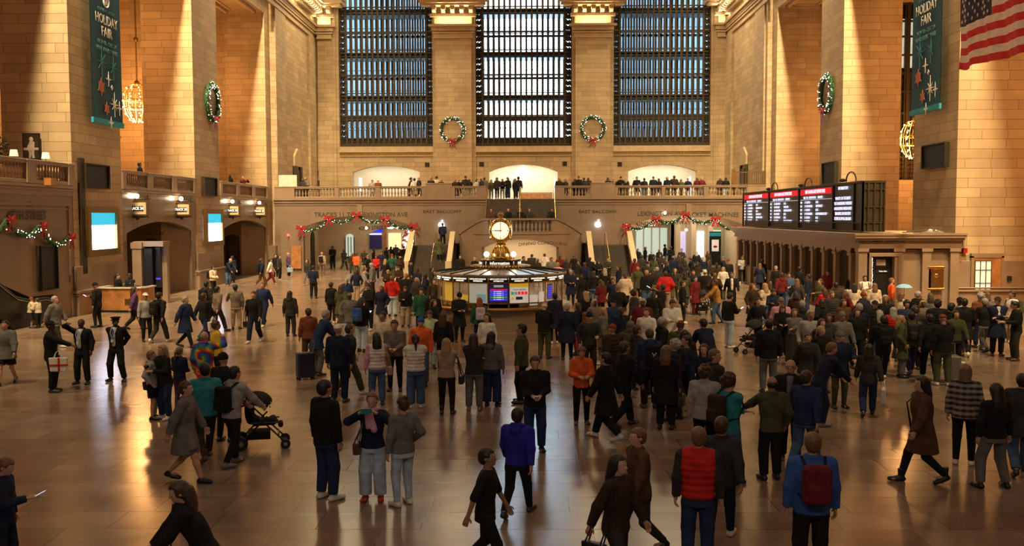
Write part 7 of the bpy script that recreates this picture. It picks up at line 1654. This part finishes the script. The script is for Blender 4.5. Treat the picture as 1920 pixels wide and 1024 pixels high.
r, x, y = stroller(1318, 590, 175, 'black stroller with a baby facing us')
b = MB(); f = Fld((-.2, -.3, .4), (.2, .5, 1.1), .014); f.ell((0, -.08, .68), (.1, .09, .14), .03); f.ell((0, -.08, .9), (.075, .08, .085), .02)
for e in (-1, 1): f.cone((e*.05, -.04, .58), (e*.08, .25, .5), .045, .035, .02); f.cone((e*.08, .25, .5), (e*.08, .3, .38), .032, .028, .02); f.cone((e*.09, -.06, .76), (e*.12, .1, .66), .03, .022, .02)
V, Q = f.mesh(); bb = bpy.data.objects.new('baby', np_mesh('baby', V, Q, 'skin')); C.objects.link(bb); bb.location = (x, y, 0); bb.rotation_euler = (0, 0, -math.radians(175)); bb.color = (*SK['l'], 1); tag(bb, 'baby with pale socks sitting in the stroller', 'baby')
f = Fld((-.2, -.25, .45), (.2, .2, .85), .014); f.loft([(.52, 0, -.06, .12, .12), (.7, 0, -.08, .12, .1), (.82, 0, -.08, .06, .06)], .02); V, Q = f.mesh(); child('romper', np_mesh('romper', V, Q, 'cloth'), bb, COL['lightgrey'])
stroller(1410, 662, 250, 'large black stroller right of the pale jeans')
# backpack left on the floor
e = empty('backpack', atZ(281, 566), 0, 'black backpack standing on the floor beside the tall screens', 'backpack'); f = Fld((-.3, -.2, 0), (.3, .2, .6), .016); f.ell((0, 0, .26), (.18, .12, .25), .02); f.ell((0, -.1, .18), (.13, .07, .13), .03); f.cut(lambda X, Y, Z: .003-Z+X*0+Y*0); V, Q = f.mesh(); child('bag', np_mesh('bag', V, Q, 'cloth'), e, COL['black']); colored(MB().tube([(-.04, 0, .5), (0, 0, .56), (.04, 0, .5)], .01, 5), 'handle', 'cloth', e, 'black')
# white mark on the slate blue person's backpack
for o in bpy.data.objects:
    if o.type == 'EMPTY' and o.name.startswith('backpack') and 'slate blue' in o.get('label', ''):
        m = MB(); 
        for a, b_ in (((-.04, 1.29), (0, 1.24)), ((.045, 1.3), (-.02, 1.2))): m.tube([(a[0], -.385, a[1]), (b_[0], -.385, b_[1])], .009, 4)
        colored(m, 'mark', 'cloth', o, 'white')
    if o.type == 'EMPTY' and o.name.startswith('tote') and 'gift' in o.get('label', ''): colored(MB().box(.345, .36, .06, .46, .7, .74).box(.345, .36, .24, .28, .57, .9), 'ribbon', 'cloth', o, 'red', False)
# shoulder umbrella near the ticket line
x, y, z = atZ(1676, 520, 1.75); u = empty('umbrella', (x+.35, y-.2, 0), 0, 'small bright blue umbrella held in the ticket line', 'umbrella'); MB().lathe([(.01, 1.5), (.15, 1.47), (.26, 1.42), (.33, 1.35), (.32, 1.34), (.15, 1.45), (.01, 1.48)], seg=10).build('canopy', 'map_blue', u); MB().tube([(0, 0, .85), (0, 0, 1.55)], .01, 5).build('shaft', 'black_metal', u)

# ---- pieces that belong to one part of a thing sit one level deeper
def base(o): return o.name.split('.')[0]
def tuck(root_name, part, pieces):
    for r in [o for o in bpy.data.objects if o.parent is None and base(o) == root_name]:
        ps = [c for c in r.children if base(c) == part]
        if ps:
            for c in list(r.children):
                if base(c) in pieces and c is not ps[0]: c.parent = ps[0]
tuck('information_booth', 'sign_band', ('none',)); tuck('departure_board', 'screen', ('header', 'lettering', 'rule')); tuck('departure_board', 'cabinet', ('flood_lamp',))
tuck('banner', 'cloth', ('lettering', 'star', 'emblem')); tuck('flag', 'canton', ('star',)); tuck('track_sign', 'number_window', ('lettering',)); tuck('advert_screen', 'panel', ('cyan_band', 'lettering', 'text_line'))
tuck('information_booth', 'poster', ('poster_header', 'poster_square', 'poster_box')); tuck('information_booth', 'map', ('map_water',)); tuck('information_booth', 'roof', ('roof_rib',)); tuck('information_booth', 'sign_ring', ('ring_rim',))
tuck('framed_photograph', 'print', ('figure', 'street')); tuck('escalator', 'steps', ('landing_plate',)); tuck('poster_stand', 'body', ('poster', 'picture', 'header')); tuck('mail_box', 'case', ('door_plate', 'eagle_crest')); tuck('table_lamp', 'stem', ('none',))
_n = lambda b: sorted([c for c in ck.children if base(c) == b], key=lambda o: o.name)
for i, f_ in enumerate(_n('face')):
    for b, k in (('hour_mark', 1), ('hand', 2)):
        for c in [q for q in ck.children if base(q) == b][:k]: c.parent = f_
# ================================================================ light
W = bpy.data.worlds.new('daylight'); bpy.context.scene.world = W; W.use_nodes = True
bg = W.node_tree.nodes['Background']; bg.inputs['Color'].default_value = (.62, .82, 1, 1); bg.inputs['Strength'].default_value = 11.0
WARM = (1, .72, .38); ORANGE = (1, .46, .14); YEL = (1, .76, .4)
# floods high on the cornices along both long walls, washing the pier sides below
for nm, x, d in (('cornice_lamps_north', -18.15, -1), ('cornice_lamps_south', 17.25, 1)):
    for y0, p in ((12, 2200), (26.5, 3600), (42, 3600), (57, 2600)):
        area(nm, (x, y0, 30.0), .8, 1.5, p, YEL, (d*.12, .6, -.8), PI*.46)
# lamps on the ledges that light the frieze and blocks from below, and wash the shafts
for a, b in ((-8.0, -4.9), (4.7, 7.6), (-18.8, -17.5), (17.3, 18.1)):
    area('ledge_lamps', ((a+b)/2, EY-.9, 21.6), b-a, .08, 45*(b-a), YEL, (0, .1, 1))
    area('ledge_lamps', ((a+b)/2, EY-1.42, 21.65), b-a+.3, .06, 26*(b-a), YEL, (0, .0, 1), PI*.33)
    area('shaft_lamps', ((a+b)/2, EY-2.2, 25.0), b-a, .3, 620*(b-a), (1, .8, .46), (0, .22, -1))
for x, s in ((-18.3, -1), (17.4, 1)):
    area('ledge_lamps', (x+(-.35 if s < 0 else .45), 79, 21.6), .08, 15, 650, YEL, (s*.1, 0, 1))
    area('ledge_lamps', (-18.2 if s < 0 else 17.3, 79, 21.65), .06, 15, 380, YEL, (0, 0, 1), PI*.33)
    area('shaft_lamps', (x+s*-.9, 79, 25), .3, 14, 2500, YEL, (s*.2, 0, -1))
# chandeliers in the side aisles
for x, z in ((-24.5, 11.3), (24.3, 8.9)):
    point('chandelier_light', (x, 59.8, z), 1900, ORANGE, .7)
    point('chandelier_light', (x, 31, z+1), 3400, ORANGE, .7)
    point('chandelier_light', (x+(1.2 if x < 0 else -1), 49, z+3), 1900, ORANGE, .7)
    point('chandelier_light', (x*.95, 66.5, z+2), 1300, ORANGE, .7)
# dim general fill for the hall: added panels, not fittings of the vault
area('hall_fill', (-.4, 60, 29), 20, 50, 650, (1, .78, .58), (0, 0, -1))
area('hall_fill', (-.4, 15, 24), 16, 30, 800, (1, .84, .7), (0, .25, -1))
area('west_fill', (-1, -3.5, 11.5), 14, 2, 420, (1, .88, .76), (0, .8, -.45))  # unseen panel behind the camera, added to brighten faces and fronts
# store rooms
for x, p in ((-12.8, 190), (-.2, 300), (12.5, 250)): area('store_light', (x, 89.2, 9.2), 5.6, 2.2, p, (1, .93, .72))
# passages
area('passage_light', (-12.8, 75.5, 4.6), 6, 3, 90, (1, .8, .52)); area('passage_light', (-11.8, 85, 4.6), 4.5, 9, 240, (1, .86, .66))
area('passage_light', (12.5, 75.4, 4.6), 7, 3, 240, (1, .82, .55)); area('passage_light', (11.6, 90, 4.6), 5, 16, 420, (1, .92, .78)); area('passage_light', (15, 81, 4.6), 4, 4, 260, (1, .86, .6))
area('stair_passage_light', (XC, 69.6, 2.7), 4.6, 2.5, 260, (1, .78, .5))
# balcony and niche lamps
for y in (35, 51, 66): area('gallery_light', (-21.1, y, 5.1), 1.2, 6, 25, (1, .72, .42))
area('balcony_light', (-.4, 80, 12), 30, 4, 200, (1, .75, .42), (0, .6, -1))
sc = bpy.context.scene; vs = sc.view_settings
sc.display_settings.display_device = 'sRGB'; vs.view_transform = 'Standard'; vs.look = 'None'; vs.gamma = 1; vs.use_curve_mapping = False; vs.exposure = -.1
cy = sc.cycles; cy.max_bounces = 6; cy.diffuse_bounces = 3; cy.glossy_bounces = 3; cy.transmission_bounces = 3; cy.transparent_max_bounces = 6
cy.caustics_reflective = False; cy.caustics_refractive = False; cy.sample_clamp_indirect = 3; cy.use_denoising = True; cy.use_adaptive_sampling = True; cy.adaptive_threshold = .02
cy.use_light_tree = True
